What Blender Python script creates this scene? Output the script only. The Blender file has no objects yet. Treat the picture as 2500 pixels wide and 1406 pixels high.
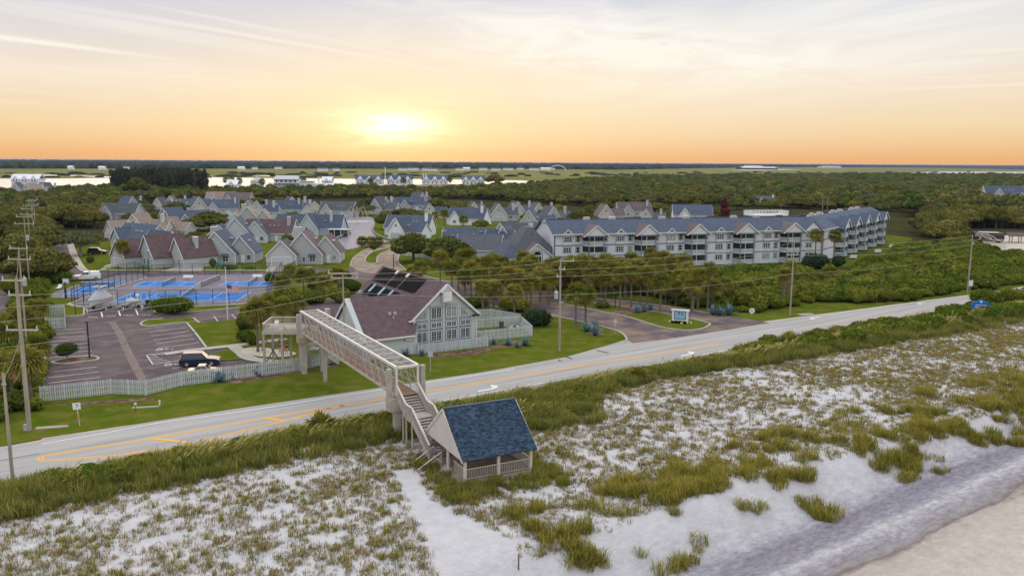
import bpy, math, random
import numpy as np
from mathutils import Matrix, Vector, noise as mnoise
random.seed(7); RNG = np.random.default_rng(11)
SC = bpy.context.scene
COL = SC.collection
R = math.radians
# ------------------------------------------------------------------ camera
CAM_F, CAM_H = 1985.0, 26.2
PITCH, ROLL = math.atan(307/1985.0), R(0.367)
cam = bpy.data.cameras.new('camera')
cam.sensor_width = 36.0; cam.lens = 36.0*CAM_F/2500.0
cam.clip_start = 0.5; cam.clip_end = 40000.0
camo = bpy.data.objects.new('camera', cam); COL.objects.link(camo)
camo.matrix_world = (Matrix.Translation((0,0,CAM_H)) @ Matrix.Rotation(math.pi/2-PITCH,4,'X')
                     @ Matrix.Rotation(ROLL,4,'Z'))
SC.camera = camo
# ------------------------------------------------------------------ light
SUN_AZ, SUN_EL = R(-8.3), R(2.4)          # measured from +Y towards +X; the sun stands just above the far woods
sun = bpy.data.lights.new('sun','SUN'); sun.energy = 1.3; sun.angle = R(50); sun.color = (1.0,0.76,0.50)
suno = bpy.data.objects.new('sun',sun); COL.objects.link(suno)
LAMP_EL = R(14)
sd = Vector((math.sin(SUN_AZ)*math.cos(LAMP_EL), math.cos(SUN_AZ)*math.cos(LAMP_EL), math.sin(LAMP_EL)))
suno.rotation_euler = sd.to_track_quat('Z','Y').to_euler(); suno.location = (-60,400,120)

world = bpy.data.worlds.new('World'); SC.world = world; world.use_nodes = True
def build_world():
    nt = world.node_tree; nt.nodes.clear(); N = nt.nodes.new; L = nt.links.new
    out = N('ShaderNodeOutputWorld'); bg = N('ShaderNodeBackground'); L(bg.outputs[0], out.inputs[0])
    tc = N('ShaderNodeTexCoord'); sep = N('ShaderNodeSeparateXYZ'); L(tc.outputs['Generated'], sep.inputs[0])
    def M(op, a, b=None, c=None, clamp=False):
        n = N('ShaderNodeMath'); n.operation = op; n.use_clamp = clamp
        for i, s in enumerate((a, b, c)):
            if s is None: continue
            if isinstance(s, (int, float)): n.inputs[i].default_value = s
            else: L(s, n.inputs[i])
        return n.outputs[0]
    def ramp(fac, stops):
        n = N('ShaderNodeValToRGB'); L(fac, n.inputs[0]); e = n.color_ramp.elements
        while len(e) < len(stops): e.new(0.5)
        for el, (p, c) in zip(e, stops): el.position = p; el.color = (*c, 1)
        return n.outputs[0]
    def mix(f, a, b, mode='MIX'):
        n = N('ShaderNodeMix'); n.data_type = 'RGBA'; n.blend_type = mode; n.clamp_result = False
        for sock, s in ((n.inputs[0], f), (n.inputs[6], a), (n.inputs[7], b)):
            if isinstance(s, (int, float)): sock.default_value = s
            elif isinstance(s, tuple): sock.default_value = (*s, 1)
            else: L(s, sock)
        return n.outputs[2]
    z = M('MAXIMUM', sep.outputs[2], 0.0)
    # elevation ramp: x = sin(el); 0.2 = 11.5 deg (top of the picture)
    fac = M('POWER', z, 0.5)
    base = ramp(fac, [(0.0,(0.82,0.44,0.17)), (0.09,(0.84,0.46,0.20)), (0.20,(0.88,0.66,0.38)), (0.30,(0.86,0.72,0.60)),
                      (0.38,(0.71,0.69,0.71)), (0.46,(0.545,0.615,0.775)), (0.60,(0.78,0.83,0.94)), (0.78,(1.10,1.14,1.24)), (1.0,(1.30,1.34,1.44))])
    # glow about the sun, wider along the horizon
    sv = Vector((math.sin(SUN_AZ)*math.cos(SUN_EL), math.cos(SUN_AZ)*math.cos(SUN_EL), math.sin(SUN_EL)))
    def gauss(wx, wz):
        # offsets along the horizon / in height from the sun direction
        rx = Vector((math.cos(SUN_AZ), -math.sin(SUN_AZ), 0))
        vx = N('ShaderNodeVectorMath'); vx.operation = 'DOT_PRODUCT'; L(tc.outputs['Generated'], vx.inputs[0]); vx.inputs[1].default_value = rx
        vf = N('ShaderNodeVectorMath'); vf.operation = 'DOT_PRODUCT'; L(tc.outputs['Generated'], vf.inputs[0]); vf.inputs[1].default_value = sv
        a = M('DIVIDE', vx.outputs['Value'], wx); b = M('DIVIDE', M('SUBTRACT', sep.outputs[2], sv.z), wz)
        d = M('ADD', M('MULTIPLY', a, a), M('MULTIPLY', b, b))
        g = M('POWER', 2.718, M('MULTIPLY', d, -1.0))
        return M('MULTIPLY', g, M('GREATER_THAN', vf.outputs['Value'], 0.0))
    # cirrus: noise on a plane overhead, so it streams towards the horizon
    den = M('ADD', z, 0.05)
    cx = M('DIVIDE', sep.outputs[0], den); cy = M('DIVIDE', sep.outputs[1], den)
    comb = N('ShaderNodeCombineXYZ'); L(cx, comb.inputs[0]); L(cy, comb.inputs[1])
    def streaks(theta, sx, sy, loc, lo_, hi_, det=6, dist=0.9):
        """cirrus drawn out along the plan direction theta (from +Y towards +X)"""
        vr = N('ShaderNodeVectorRotate'); vr.rotation_type = 'Z_AXIS'; vr.inputs['Angle'].default_value = theta; L(comb.outputs[0], vr.inputs['Vector'])
        mp = N('ShaderNodeMapping'); mp.inputs['Scale'].default_value = (sx,sy,1); mp.inputs['Location'].default_value = loc; L(vr.outputs[0], mp.inputs[0])
        nz = N('ShaderNodeTexNoise'); nz.inputs['Scale'].default_value = 1.0; nz.inputs['Detail'].default_value = det; nz.inputs['Roughness'].default_value = 0.58; nz.inputs['Distortion'].default_value = dist
        L(mp.outputs[0], nz.inputs['Vector']); return ramp(nz.outputs['Fac'], [(0.0,(0,0,0)), (lo_,(0,0,0)), (hi_,(0.85,)*3), (1.0,(1,1,1))])
    def mulc(a, b):
        n = N('ShaderNodeMix'); n.data_type = 'RGBA'; n.blend_type = 'MULTIPLY'; n.inputs[0].default_value = 1; L(a, n.inputs[6]); L(b, n.inputs[7]); return n.outputs[2]
    mp2 = N('ShaderNodeMapping'); mp2.inputs['Location'].default_value = (3.1,1.7,0); mp2.inputs['Scale'].default_value = (0.13,0.16,1); L(comb.outputs[0], mp2.inputs[0])
    nb = N('ShaderNodeTexNoise'); nb.inputs['Scale'].default_value = 1.0; nb.inputs['Detail'].default_value = 3; L(mp2.outputs[0], nb.inputs['Vector'])
    bank = ramp(nb.outputs['Fac'], [(0.0,(0.25,)*3), (0.42,(0.35,)*3), (0.62,(1,1,1)), (1.0,(1,1,1))])
    left = streaks(R(38), 1.5, 0.10, (2.3,0.4,0), 0.53, 0.70)
    right = mulc(streaks(R(-38), 0.75, 0.22, (5.2,1.1,0), 0.42, 0.64, 8, 1.2), bank)
    wisp = streaks(R(-62), 1.1, 0.16, (1.2,7.7,0), 0.50, 0.72)
    sw = M('MULTIPLY_ADD', sep.outputs[0], 3.2, 0.55, clamp=True)
    cl = N('ShaderNodeMix'); cl.data_type = 'RGBA'; L(sw, cl.inputs[0]); L(left, cl.inputs[6])
    ad = N('ShaderNodeMix'); ad.data_type = 'RGBA'; ad.blend_type = 'LIGHTEN'; ad.inputs[0].default_value = 1; L(right, ad.inputs[6]); L(wisp, ad.inputs[7]); L(ad.outputs[2], cl.inputs[7])
    # clouds thin out to nothing at the horizon
    lo = M('SMOOTH_MIN', M('MULTIPLY', M('MAXIMUM', M('SUBTRACT', z, 0.03), 0.0), 12.0), 1.0, 0.1)
    cf = M('MULTIPLY', cl.outputs[2], lo, clamp=True)
    ccol = ramp(fac, [(0.0,(1.0,0.72,0.35)), (0.22,(1.0,0.88,0.58)), (0.34,(1.0,0.96,0.86)), (0.46,(0.97,0.96,0.95)), (0.6,(1.0,1.0,1.02)), (1.0,(1.5,1.5,1.55))])
    # a broad veil of thin bright cloud above and right of the sun, torn by the same cirrus
    fwd = M('GREATER_THAN', sep.outputs[1], 0.0)
    def veil(x0, z0, wx, wz):
        a = M('DIVIDE', M('SUBTRACT', sep.outputs[0], x0), wx); b = M('DIVIDE', M('SUBTRACT', sep.outputs[2], z0), wz)
        return M('MULTIPLY', M('POWER', 2.718, M('MULTIPLY', M('ADD', M('MULTIPLY', a, a), M('MULTIPLY', b, b)), -1.0)), fwd)
    tb = N('ShaderNodeMapping'); tb.inputs['Scale'].default_value = (7,7,34); tb.inputs['Rotation'].default_value = (0,R(-9),0); L(tc.outputs['Generated'], tb.inputs[0])
    tn = N('ShaderNodeTexNoise'); tn.inputs['Scale'].default_value = 1.0; tn.inputs['Detail'].default_value = 8; tn.inputs['Roughness'].default_value = 0.56; tn.inputs['Distortion'].default_value = 1.1; L(tb.outputs[0], tn.inputs['Vector'])
    torn = ramp(tn.outputs['Fac'], [(0.0,(0.15,)*3), (0.38,(0.25,)*3), (0.60,(1,1,1)), (1.0,(1,1,1))])
    vl = M('MULTIPLY', M('ADD', veil(0.02,0.145,0.17,0.055), M('ADD', veil(0.27,0.115,0.20,0.045), M('MULTIPLY', veil(-0.42,0.09,0.22,0.03), 0.45))), torn, clamp=True)
    base = mix(M('MULTIPLY', veil(0.05,0.10,0.40,0.07), 0.45), base, (0.97,0.86,0.68))
    cf = M('MAXIMUM', cf, M('MULTIPLY', vl, 0.95))
    sky = mix(M('MULTIPLY', cf, 0.9), base, ccol)
    g1 = gauss(0.22, 0.085); g2 = gauss(0.085, 0.032); g3 = gauss(0.042, 0.013)
    sky = mix(M('MULTIPLY', g1, 0.45), sky, (0.95,0.78,0.40))
    # the glow is broken into streaks by thin cloud in front of the sun
    st = N('ShaderNodeMapping'); st.inputs['Scale'].default_value = (9,9,75); L(tc.outputs['Generated'], st.inputs[0])
    sn = N('ShaderNodeTexNoise'); sn.inputs['Scale'].default_value = 1.0; sn.inputs['Detail'].default_value = 5; sn.inputs['Distortion'].default_value = 0.8; L(st.outputs[0], sn.inputs['Vector'])
    sr = ramp(sn.outputs['Fac'], [(0.0,(0.25,)*3), (0.36,(0.35,)*3), (0.58,(1,1,1)), (1.0,(1,1,1))])
    g2 = M('MULTIPLY', g2, sr); g3 = M('MULTIPLY', g3, sr)
    sky = mix(g2, sky, (0.20,0.24,0.13), 'ADD')
    sky = mix(g3, sky, (0.9,0.9,0.7), 'ADD')
    ns = N('ShaderNodeTexSky'); ns.sky_type = 'NISHITA'; ns.sun_disc = False
    ns.sun_elevation = SUN_EL; ns.sun_rotation = SUN_AZ
    vm = N('ShaderNodeVectorMath'); vm.operation = 'SCALE'; vm.inputs['Scale'].default_value = 0.005; L(ns.outputs[0], vm.inputs[0])
    sky = mix(1.0, sky, vm.outputs[0], 'ADD')
    L(sky, bg.inputs['Color']); bg.inputs['Strength'].default_value = 1.0
build_world()
SC.view_settings.view_transform = 'Standard'; SC.view_settings.look = 'None'
SC.view_settings.exposure = 0.0; SC.view_settings.gamma = 1.0; SC.view_settings.use_curve_mapping = False
SC.render.engine = 'CYCLES'
SC.cycles.max_bounces = 6; SC.cycles.diffuse_bounces = 3; SC.cycles.glossy_bounces = 2
SC.cycles.transmission_bounces = 3; SC.cycles.transparent_max_bounces = 24; SC.cycles.volume_bounces = 0
SC.cycles.use_denoising = True
SC.cycles.caustics_reflective = False; SC.cycles.caustics_refractive = False
# ------------------------------------------------------------------ surveying: a pixel of the 2500x1406 photograph -> a point on the ground
def ray(px, py):
    u = px-1250; v = py-703
    x = u*math.cos(ROLL)+v*math.sin(ROLL); y = -u*math.sin(ROLL)+v*math.cos(ROLL)
    return (x, CAM_F*math.cos(PITCH)-y*math.sin(PITCH), -CAM_F*math.sin(PITCH)-y*math.cos(PITCH))
def G(px, py, z=0.0):
    d = ray(px, py); t = (z-CAM_H)/d[2]
    return (d[0]*t, d[1]*t)
def G3(px, py, z=0.0):
    a = G(px, py, z); return Vector((a[0], a[1], z))
def AtD(px, py, dist):
    d = ray(px, py); t = dist/d[1]
    return Vector((d[0]*t, dist, CAM_H+d[2]*t))
def lerp(a, b, t): return a+(b-a)*t
# ------------------------------------------------------------------ materials
MATS = {}
def nodes_of(name):
    m = bpy.data.materials.new(name); m.use_nodes = True; MATS[name] = m
    nt = m.node_tree; b = nt.nodes['Principled BSDF']
    return m, nt, b
def mat(name, col, rough=0.7, var=0.12, scale=3.0, bump=0.0, metal=0.0, spec=0.3, coord='Object', rnd=0.0, detail=4, stretch=None, tint=False):
    """plain material: base colour broken up by noise (and by a per-object random value when rnd > 0)"""
    m, nt, b = nodes_of(name); N = nt.nodes.new; L = nt.links.new
    b.inputs['Roughness'].default_value = rough; b.inputs['Metallic'].default_value = metal
    b.inputs['Specular IOR Level'].default_value = spec
    tc = N('ShaderNodeTexCoord'); src = tc.outputs[coord]
    if stretch:
        mp = N('ShaderNodeMapping'); mp.inputs['Scale'].default_value = stretch; L(src, mp.inputs[0]); src = mp.outputs[0]
    nz = N('ShaderNodeTexNoise'); nz.inputs['Scale'].default_value = scale; nz.inputs['Detail'].default_value = detail; L(src, nz.inputs['Vector'])
    hsv = N('ShaderNodeHueSaturation'); hsv.inputs['Color'].default_value = (*col, 1)
    mr = N('ShaderNodeMapRange'); mr.inputs[1].default_value = 0.25; mr.inputs[2].default_value = 0.75
    mr.inputs[3].default_value = 1-var; mr.inputs[4].default_value = 1+var; L(nz.outputs['Fac'], mr.inputs[0])
    val = mr.outputs[0]
    if rnd:
        oi = N('ShaderNodeObjectInfo'); m2 = N('ShaderNodeMapRange'); L(oi.outputs['Random'], m2.inputs[0])
        m2.inputs[3].default_value = 1-rnd; m2.inputs[4].default_value = 1+rnd
        mm = N('ShaderNodeMath'); mm.operation = 'MULTIPLY'; L(val, mm.inputs[0]); L(m2.outputs[0], mm.inputs[1]); val = mm.outputs[0]
    L(val, hsv.inputs['Value']); colout = hsv.outputs[0]
    if tint:
        at = N('ShaderNodeAttribute'); at.attribute_name = 'tint'
        mx = N('ShaderNodeMix'); mx.data_type = 'RGBA'; mx.blend_type = 'MULTIPLY'; mx.inputs[0].default_value = 1
        L(colout, mx.inputs[6]); L(at.outputs['Color'], mx.inputs[7]); colout = mx.outputs[2]
    L(colout, b.inputs['Base Color'])
    if bump:
        bp = N('ShaderNodeBump'); bp.inputs['Strength'].default_value = bump; bp.inputs['Distance'].default_value = 0.05
        L(nz.outputs['Fac'], bp.inputs['Height']); L(bp.outputs[0], b.inputs['Normal'])
    return m
def leaf_mat(name, col, col2, trans=0.3, rnd=0.25):
    """foliage: per-leaf tint attribute, per-plant random, a little light through the leaf"""
    m = bpy.data.materials.new(name); m.use_nodes = True; MATS[name] = m
    nt = m.node_tree; nt.nodes.clear(); N = nt.nodes.new; L = nt.links.new
    out = N('ShaderNodeOutputMaterial'); mixs = N('ShaderNodeMixShader'); mixs.inputs[0].default_value = trans
    d = N('ShaderNodeBsdfDiffuse'); t = N('ShaderNodeBsdfTranslucent'); L(d.outputs[0], mixs.inputs[1]); L(t.outputs[0], mixs.inputs[2]); L(mixs.outputs[0], out.inputs[0])
    oi = N('ShaderNodeObjectInfo'); at = N('ShaderNodeAttribute'); at.attribute_name = 'tint'
    mx = N('ShaderNodeMix'); mx.data_type = 'RGBA'; mx.inputs[6].default_value = (*col, 1); mx.inputs[7].default_value = (*col2, 1)
    L(oi.outputs['Random'], mx.inputs[0])
    mul = N('ShaderNodeMix'); mul.data_type = 'RGBA'; mul.blend_type = 'MULTIPLY'; mul.inputs[0].default_value = 1
    L(mx.outputs[2], mul.inputs[6]); L(at.outputs['Color'], mul.inputs[7])
    L(mul.outputs[2], d.inputs[0]); L(mul.outputs[2], t.inputs[0])
    return m
# ------------------------------------------------------------------ mesh builder
class MB:
    def __init__(s): s.v = []; s.f = []; s.m = []; s.M = None
    def add(s, verts, faces, m=0):
        o = len(s.v)
        if s.M is not None: verts = [s.M @ Vector(p) for p in verts]
        s.v += [tuple(p) for p in verts]; s.f += [tuple(i+o for i in f) for f in faces]; s.m += [m]*len(faces)
        return s
    def box(s, x0, x1, y0, y1, z0, z1, m=0):
        return s.add([(x0,y0,z0),(x1,y0,z0),(x1,y1,z0),(x0,y1,z0),(x0,y0,z1),(x1,y0,z1),(x1,y1,z1),(x0,y1,z1)],
              [(0,3,2,1),(4,5,6,7),(0,1,5,4),(1,2,6,5),(2,3,7,6),(3,0,4,7)], m)
    def beam(s, p, q, w, h=None, m=0, up=(0,0,1)):
        """box bar from p to q, w wide across, h along up"""
        h = w if h is None else h
        p = Vector(p); q = Vector(q); d = (q-p).normalized(); u = Vector(up)
        if abs(d.dot(u)) > 0.98: u = Vector((1,0,0))
        a = d.cross(u).normalized()*w/2; b = a.cross(d).normalized()*h/2
        vs = [p-a-b, p+a-b, p+a+b, p-a+b, q-a-b, q+a-b, q+a+b, q-a+b]
        return s.add(vs, [(0,1,2,3),(4,7,6,5),(0,4,5,1),(1,5,6,2),(2,6,7,3),(3,7,4,0)], m)
    def tube(s, pts, r, n=6, m=0, cap=True):
        """round bar through pts; r number or list"""
        pts = [Vector(p) for p in pts]; rs = r if isinstance(r, (list, tuple)) else [r]*len(pts)
        vs = []; fs = []
        for i, p in enumerate(pts):
            d = (pts[min(i+1,len(pts)-1)]-pts[max(i-1,0)]).normalized()
            u = Vector((0,0,1)) if abs(d.z) < 0.95 else Vector((1,0,0))
            a = d.cross(u).normalized(); b = a.cross(d).normalized()
            for k in range(n):
                t = 2*math.pi*k/n; vs.append(p+(a*math.cos(t)+b*math.sin(t))*rs[i])
        for i in range(len(pts)-1):
            for k in range(n):
                a0 = i*n+k; a1 = i*n+(k+1)%n; fs.append((a0,a1,a1+n,a0+n))
        if cap: fs.append(tuple(reversed(range(n)))); fs.append(tuple(range((len(pts)-1)*n, len(pts)*n)))
        return s.add(vs, fs, m)
    def prism(s, poly, z0, z1, m=0, mtop=None):
        n = len(poly)
        area = sum(poly[i][0]*poly[(i+1)%n][1]-poly[(i+1)%n][0]*poly[i][1] for i in range(n))
        if area < 0: poly = list(reversed(poly))
        vs = [(p[0],p[1],z0) for p in poly]+[(p[0],p[1],z1) for p in poly]
        s.add(vs, [(i,(i+1)%n,(i+1)%n+n,i+n) for i in range(n)]+[tuple(reversed(range(n)))], m)
        return s.add([(p[0],p[1],z1) for p in poly], [tuple(range(n))], m if mtop is None else mtop)
    def slab(s, pts, t, m=0):
        """a flat polygon of 3d points given thickness t downwards along its normal"""
        pts = [Vector(p) for p in pts]; n = (pts[1]-pts[0]).cross(pts[2]-pts[0]).normalized()
        if n.z < 0: pts.reverse(); n = -n
        k = len(pts); vs = pts+[p-n*t for p in pts]
        return s.add(vs, [tuple(range(k)), tuple(reversed(range(k,2*k)))]+[((i+1)%k,i,i+k,(i+1)%k+k) for i in range(k)], m)
    def poly(s, pts, m=0): return s.add(pts, [tuple(range(len(pts)))], m)
    def sphere(s, c, rx, ry, rz, m=0, n=8, k=5):
        vs = [(c[0],c[1],c[2]+rz)]; fs = []
        for i in range(1,k):
            t = math.pi*i/k
            for j in range(n):
                a = 2*math.pi*j/n; vs.append((c[0]+rx*math.sin(t)*math.cos(a), c[1]+ry*math.sin(t)*math.sin(a), c[2]+rz*math.cos(t)))
        vs.append((c[0],c[1],c[2]-rz))
        for j in range(n): fs.append((0,1+j,1+(j+1)%n))
        for i in range(k-2):
            for j in range(n):
                a = 1+i*n+j; b = 1+i*n+(j+1)%n; fs.append((a,a+n,b+n,b))
        e = len(vs)-1
        for j in range(n): fs.append((e,1+(k-2)*n+(j+1)%n,1+(k-2)*n+j))
        return s.add(vs, fs, m)
    def mesh(s, name, mats, smooth=False):
        me = bpy.data.meshes.new(name); me.from_pydata(s.v, [], s.f)
        for x in (mats if isinstance(mats, (list, tuple)) else [mats]): me.materials.append(MATS[x])
        me.polygons.foreach_set('material_index', s.m)
        if smooth: me.polygons.foreach_set('use_smooth', [True]*len(s.f))
        me.update(); return me
def link(name, me, parent=None, loc=None, rz=0.0, label=None, cat=None, group=None, kind=None):
    o = bpy.data.objects.new(name, me); COL.objects.link(o)
    if parent is not None: o.parent = parent
    if loc is not None: o.location = loc
    if rz: o.rotation_euler = (0,0,rz)
    if label: o['label'] = label
    if cat: o['category'] = cat
    if group: o['group'] = group
    if kind: o['kind'] = kind
    return o
def obj(name, mb, mats, parent=None, smooth=False, **kw): return link(name, mb.mesh(name, mats, smooth), parent, **kw)
def thing(name, label, cat, loc=(0,0,0), rz=0.0, group=None):
    return link(name, None, None, loc, rz, label, cat, group)
def dup(root, loc, rz=0.0, scale=1.0, label=None, group=None):
    r = root.copy(); COL.objects.link(r); r.location = loc; r.rotation_euler = (0,0,rz)
    r.scale = (scale,)*3 if isinstance(scale, (int, float)) else scale
    if label: r['label'] = label
    if group: r['group'] = group
    for ch in list(root.children):
        c = ch.copy(); COL.objects.link(c); c.parent = r
        for g in ch.children:
            d = g.copy(); COL.objects.link(d); d.parent = c
    return r
def npmesh(name, V, F, mats, tint=None, midx=None):
    """mesh from numpy arrays; F is (n,3) or (n,4)"""
    me = bpy.data.meshes.new(name); k = F.shape[1]; n = len(F)
    me.vertices.add(len(V)); me.vertices.foreach_set('co', V.astype(np.float32).ravel())
    me.loops.add(n*k); me.loops.foreach_set('vertex_index', F.astype(np.int32).ravel())
    me.polygons.add(n); me.polygons.foreach_set('loop_start', np.arange(0,n*k,k,dtype=np.int32)); me.polygons.foreach_set('loop_total', np.full(n,k,dtype=np.int32))
    for x in (mats if isinstance(mats, (list, tuple)) else [mats]): me.materials.append(MATS[x])
    if midx is not None: me.polygons.foreach_set('material_index', midx.astype(np.int32))
    if tint is not None:
        a = me.color_attributes.new('tint','FLOAT_COLOR','POINT'); c = np.ones((len(V),4),np.float32); c[:,:3] = tint
        a.data.foreach_set('color', c.ravel())
    me.update(calc_edges=True); me.validate(); return me
def in_poly(P, poly):
    """boolean mask of the points P (n,2) inside poly"""
    x, y = P[:,0], P[:,1]; ins = np.zeros(len(P),bool); n = len(poly)
    for i in range(n):
        x0,y0 = poly[i]; x1,y1 = poly[(i+1)%n]
        c = ((y0 > y) != (y1 > y)) & (x < (x1-x0)*(y-y0)/((y1-y0) if y1 != y0 else 1e-9)+x0)
        ins ^= c
    return ins
# ================================================================== SETTING: materials of the ground
def ground_mat(name, cols, scales, rough=0.9, bump=0.0, rot=0.0, stretch=(1,1,1), bscale=20):
    """two noise scales blend three colours"""
    m, nt, b = nodes_of(name); N = nt.nodes.new; L = nt.links.new
    b.inputs['Roughness'].default_value = rough; b.inputs['Specular IOR Level'].default_value = 0.0 if name in ('lawn','forest_floor','marsh','mulch') else 0.12
    tc = N('ShaderNodeTexCoord'); mp = N('ShaderNodeMapping'); mp.inputs['Rotation'].default_value = (0,0,rot); mp.inputs['Scale'].default_value = stretch
    mr = N('ShaderNodeMapping'); mr.inputs['Rotation'].default_value = (0,0,rot); L(tc.outputs['Object'], mr.inputs[0])
    mp.inputs['Rotation'].default_value = (0,0,0); L(mr.outputs[0], mp.inputs[0])
    def ns(sc, det=5):
        n = N('ShaderNodeTexNoise'); n.inputs['Scale'].default_value = sc; n.inputs['Detail'].default_value = det; n.inputs['Roughness'].default_value = 0.6
        L(mp.outputs[0], n.inputs['Vector']); return n.outputs['Fac']
    def rp(fac, lo, hi):
        n = N('ShaderNodeMapRange'); n.inputs[1].default_value = lo; n.inputs[2].default_value = hi; L(fac, n.inputs[0]); return n.outputs[0]
    a = ns(scales[0]); c = ns(scales[1], 7)
    m1 = N('ShaderNodeMix'); m1.data_type = 'RGBA'; L(rp(a,0.38,0.62), m1.inputs[0]); m1.inputs[6].default_value = (*cols[0],1); m1.inputs[7].default_value = (*cols[1],1)
    m2 = N('ShaderNodeMix'); m2.data_type = 'RGBA'; L(rp(c,0.45,0.68), m2.inputs[0]); L(m1.outputs[2], m2.inputs[6]); m2.inputs[7].default_value = (*cols[2],1)
    L(m2.outputs[2], b.inputs['Base Color'])
    if bump:
        f = ns(bscale, 3); bp = N('ShaderNodeBump'); bp.inputs['Strength'].default_value = bump; bp.inputs['Distance'].default_value = 0.08; L(f, bp.inputs['Height']); L(bp.outputs[0], b.inputs['Normal'])
    return m
ground_mat('lawn', [(0.072,0.108,0.009),(0.105,0.136,0.013),(0.165,0.145,0.032)], (0.09,0.45), bump=0.5, bscale=3)
ground_mat('forest_floor', [(0.035,0.042,0.014),(0.055,0.055,0.022),(0.080,0.062,0.035)], (0.06,0.5))
ground_mat('marsh', [(0.20,0.195,0.055),(0.27,0.245,0.085),(0.115,0.125,0.045)], (0.004,0.02), stretch=(0.5,1,1))
ROAD_ROT = -math.atan2(0.586,0.81)
ground_mat('road', [(0.385,0.368,0.348),(0.435,0.418,0.398),(0.300,0.288,0.282)], (0.35,0.6), rough=0.85, rot=ROAD_ROT, stretch=(0.06,1.6,1), bump=0.15, bscale=30)
ground_mat('asphalt', [(0.088,0.068,0.078),(0.120,0.092,0.098),(0.170,0.128,0.118)], (0.10,0.35), bump=0.1)
ground_mat('asphalt_drive', [(0.085,0.075,0.100),(0.145,0.110,0.110),(0.340,0.235,0.140)], (0.16,0.13), stretch=(1,1,1))
ground_mat('brick_drive', [(0.30,0.235,0.185),(0.175,0.130,0.115),(0.39,0.31,0.23)], (0.5,0.3))
ground_mat('court_pad', [(0.195,0.175,0.215),(0.225,0.20,0.235),(0.17,0.15,0.18)], (0.1,0.4))
ground_mat('court_blue', [(0.020,0.175,0.52),(0.024,0.195,0.57),(0.018,0.155,0.47)], (0.2,0.8))
ground_mat('concrete', [(0.42,0.38,0.33),(0.48,0.44,0.39),(0.34,0.31,0.27)], (0.3,1.2))
ground_mat('kerb', [(0.46,0.42,0.35),(0.52,0.48,0.41),(0.36,0.33,0.28)], (0.3,1.5))
ground_mat('mulch', [(0.11,0.06,0.045),(0.17,0.10,0.075),(0.30,0.22,0.16)], (0.5,0.8), bump=0.5)
ground_mat('bare_sand', [(0.52,0.45,0.36),(0.60,0.54,0.46),(0.42,0.36,0.27)], (0.5,1.0))
ground_mat('white_paint', [(0.80,0.79,0.77),(0.84,0.83,0.82),(0.66,0.64,0.60)], (0.8,2.5))
ground_mat('yellow_paint', [(0.86,0.42,0.035),(0.90,0.47,0.06),(0.72,0.44,0.16)], (0.8,1.5))
ground_mat('black_tar', [(0.05,0.045,0.05),(0.06,0.05,0.06),(0.09,0.08,0.08)], (0.8,2.5))
def water_mat(name, col, gloss, rough, bscale, bstr, stretch=(1,1,1)):
    """wind-rippled water: diffuse colour painted as reflected sky, mixed with a real glossy part"""
    m = bpy.data.materials.new(name); m.use_nodes = True; MATS[name] = m; nt = m.node_tree; nt.nodes.clear(); N = nt.nodes.new; L = nt.links.new
    out = N('ShaderNodeOutputMaterial'); mx = N('ShaderNodeMixShader'); mx.inputs[0].default_value = gloss; d = N('ShaderNodeBsdfDiffuse'); g = N('ShaderNodeBsdfGlossy')
    g.inputs['Roughness'].default_value = rough; L(d.outputs[0], mx.inputs[1]); L(g.outputs[0], mx.inputs[2]); L(mx.outputs[0], out.inputs[0])
    tc = N('ShaderNodeTexCoord'); mp = N('ShaderNodeMapping'); mp.inputs['Scale'].default_value = stretch; L(tc.outputs['Object'], mp.inputs[0])
    n = N('ShaderNodeTexNoise'); n.inputs['Scale'].default_value = bscale; n.inputs['Detail'].default_value = 6; L(mp.outputs[0], n.inputs['Vector'])
    cr = N('ShaderNodeValToRGB'); e = cr.color_ramp.elements; e[0].position = .3; e[0].color = (*[c*.72 for c in col],1); e[1].position = .7; e[1].color = (*[c*1.2 for c in col],1); L(n.outputs['Fac'], cr.inputs[0]); L(cr.outputs[0], d.inputs[0])
    bp = N('ShaderNodeBump'); bp.inputs['Strength'].default_value = bstr; bp.inputs['Distance'].default_value = 0.1; L(n.outputs['Fac'], bp.inputs['Height']); L(bp.outputs[0], g.inputs['Normal'])
water_mat('pond_water', (0.20,0.20,0.25), 0.11, 0.30, 0.6, 0.5, (.5,1.6,1))
water_mat('river_water', (0.42,0.37,0.35), 0.42, 0.30, 0.03, 0.3, (0.3,1,1))  # the sky's reflection is largely put into these diffuse water colours
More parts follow.
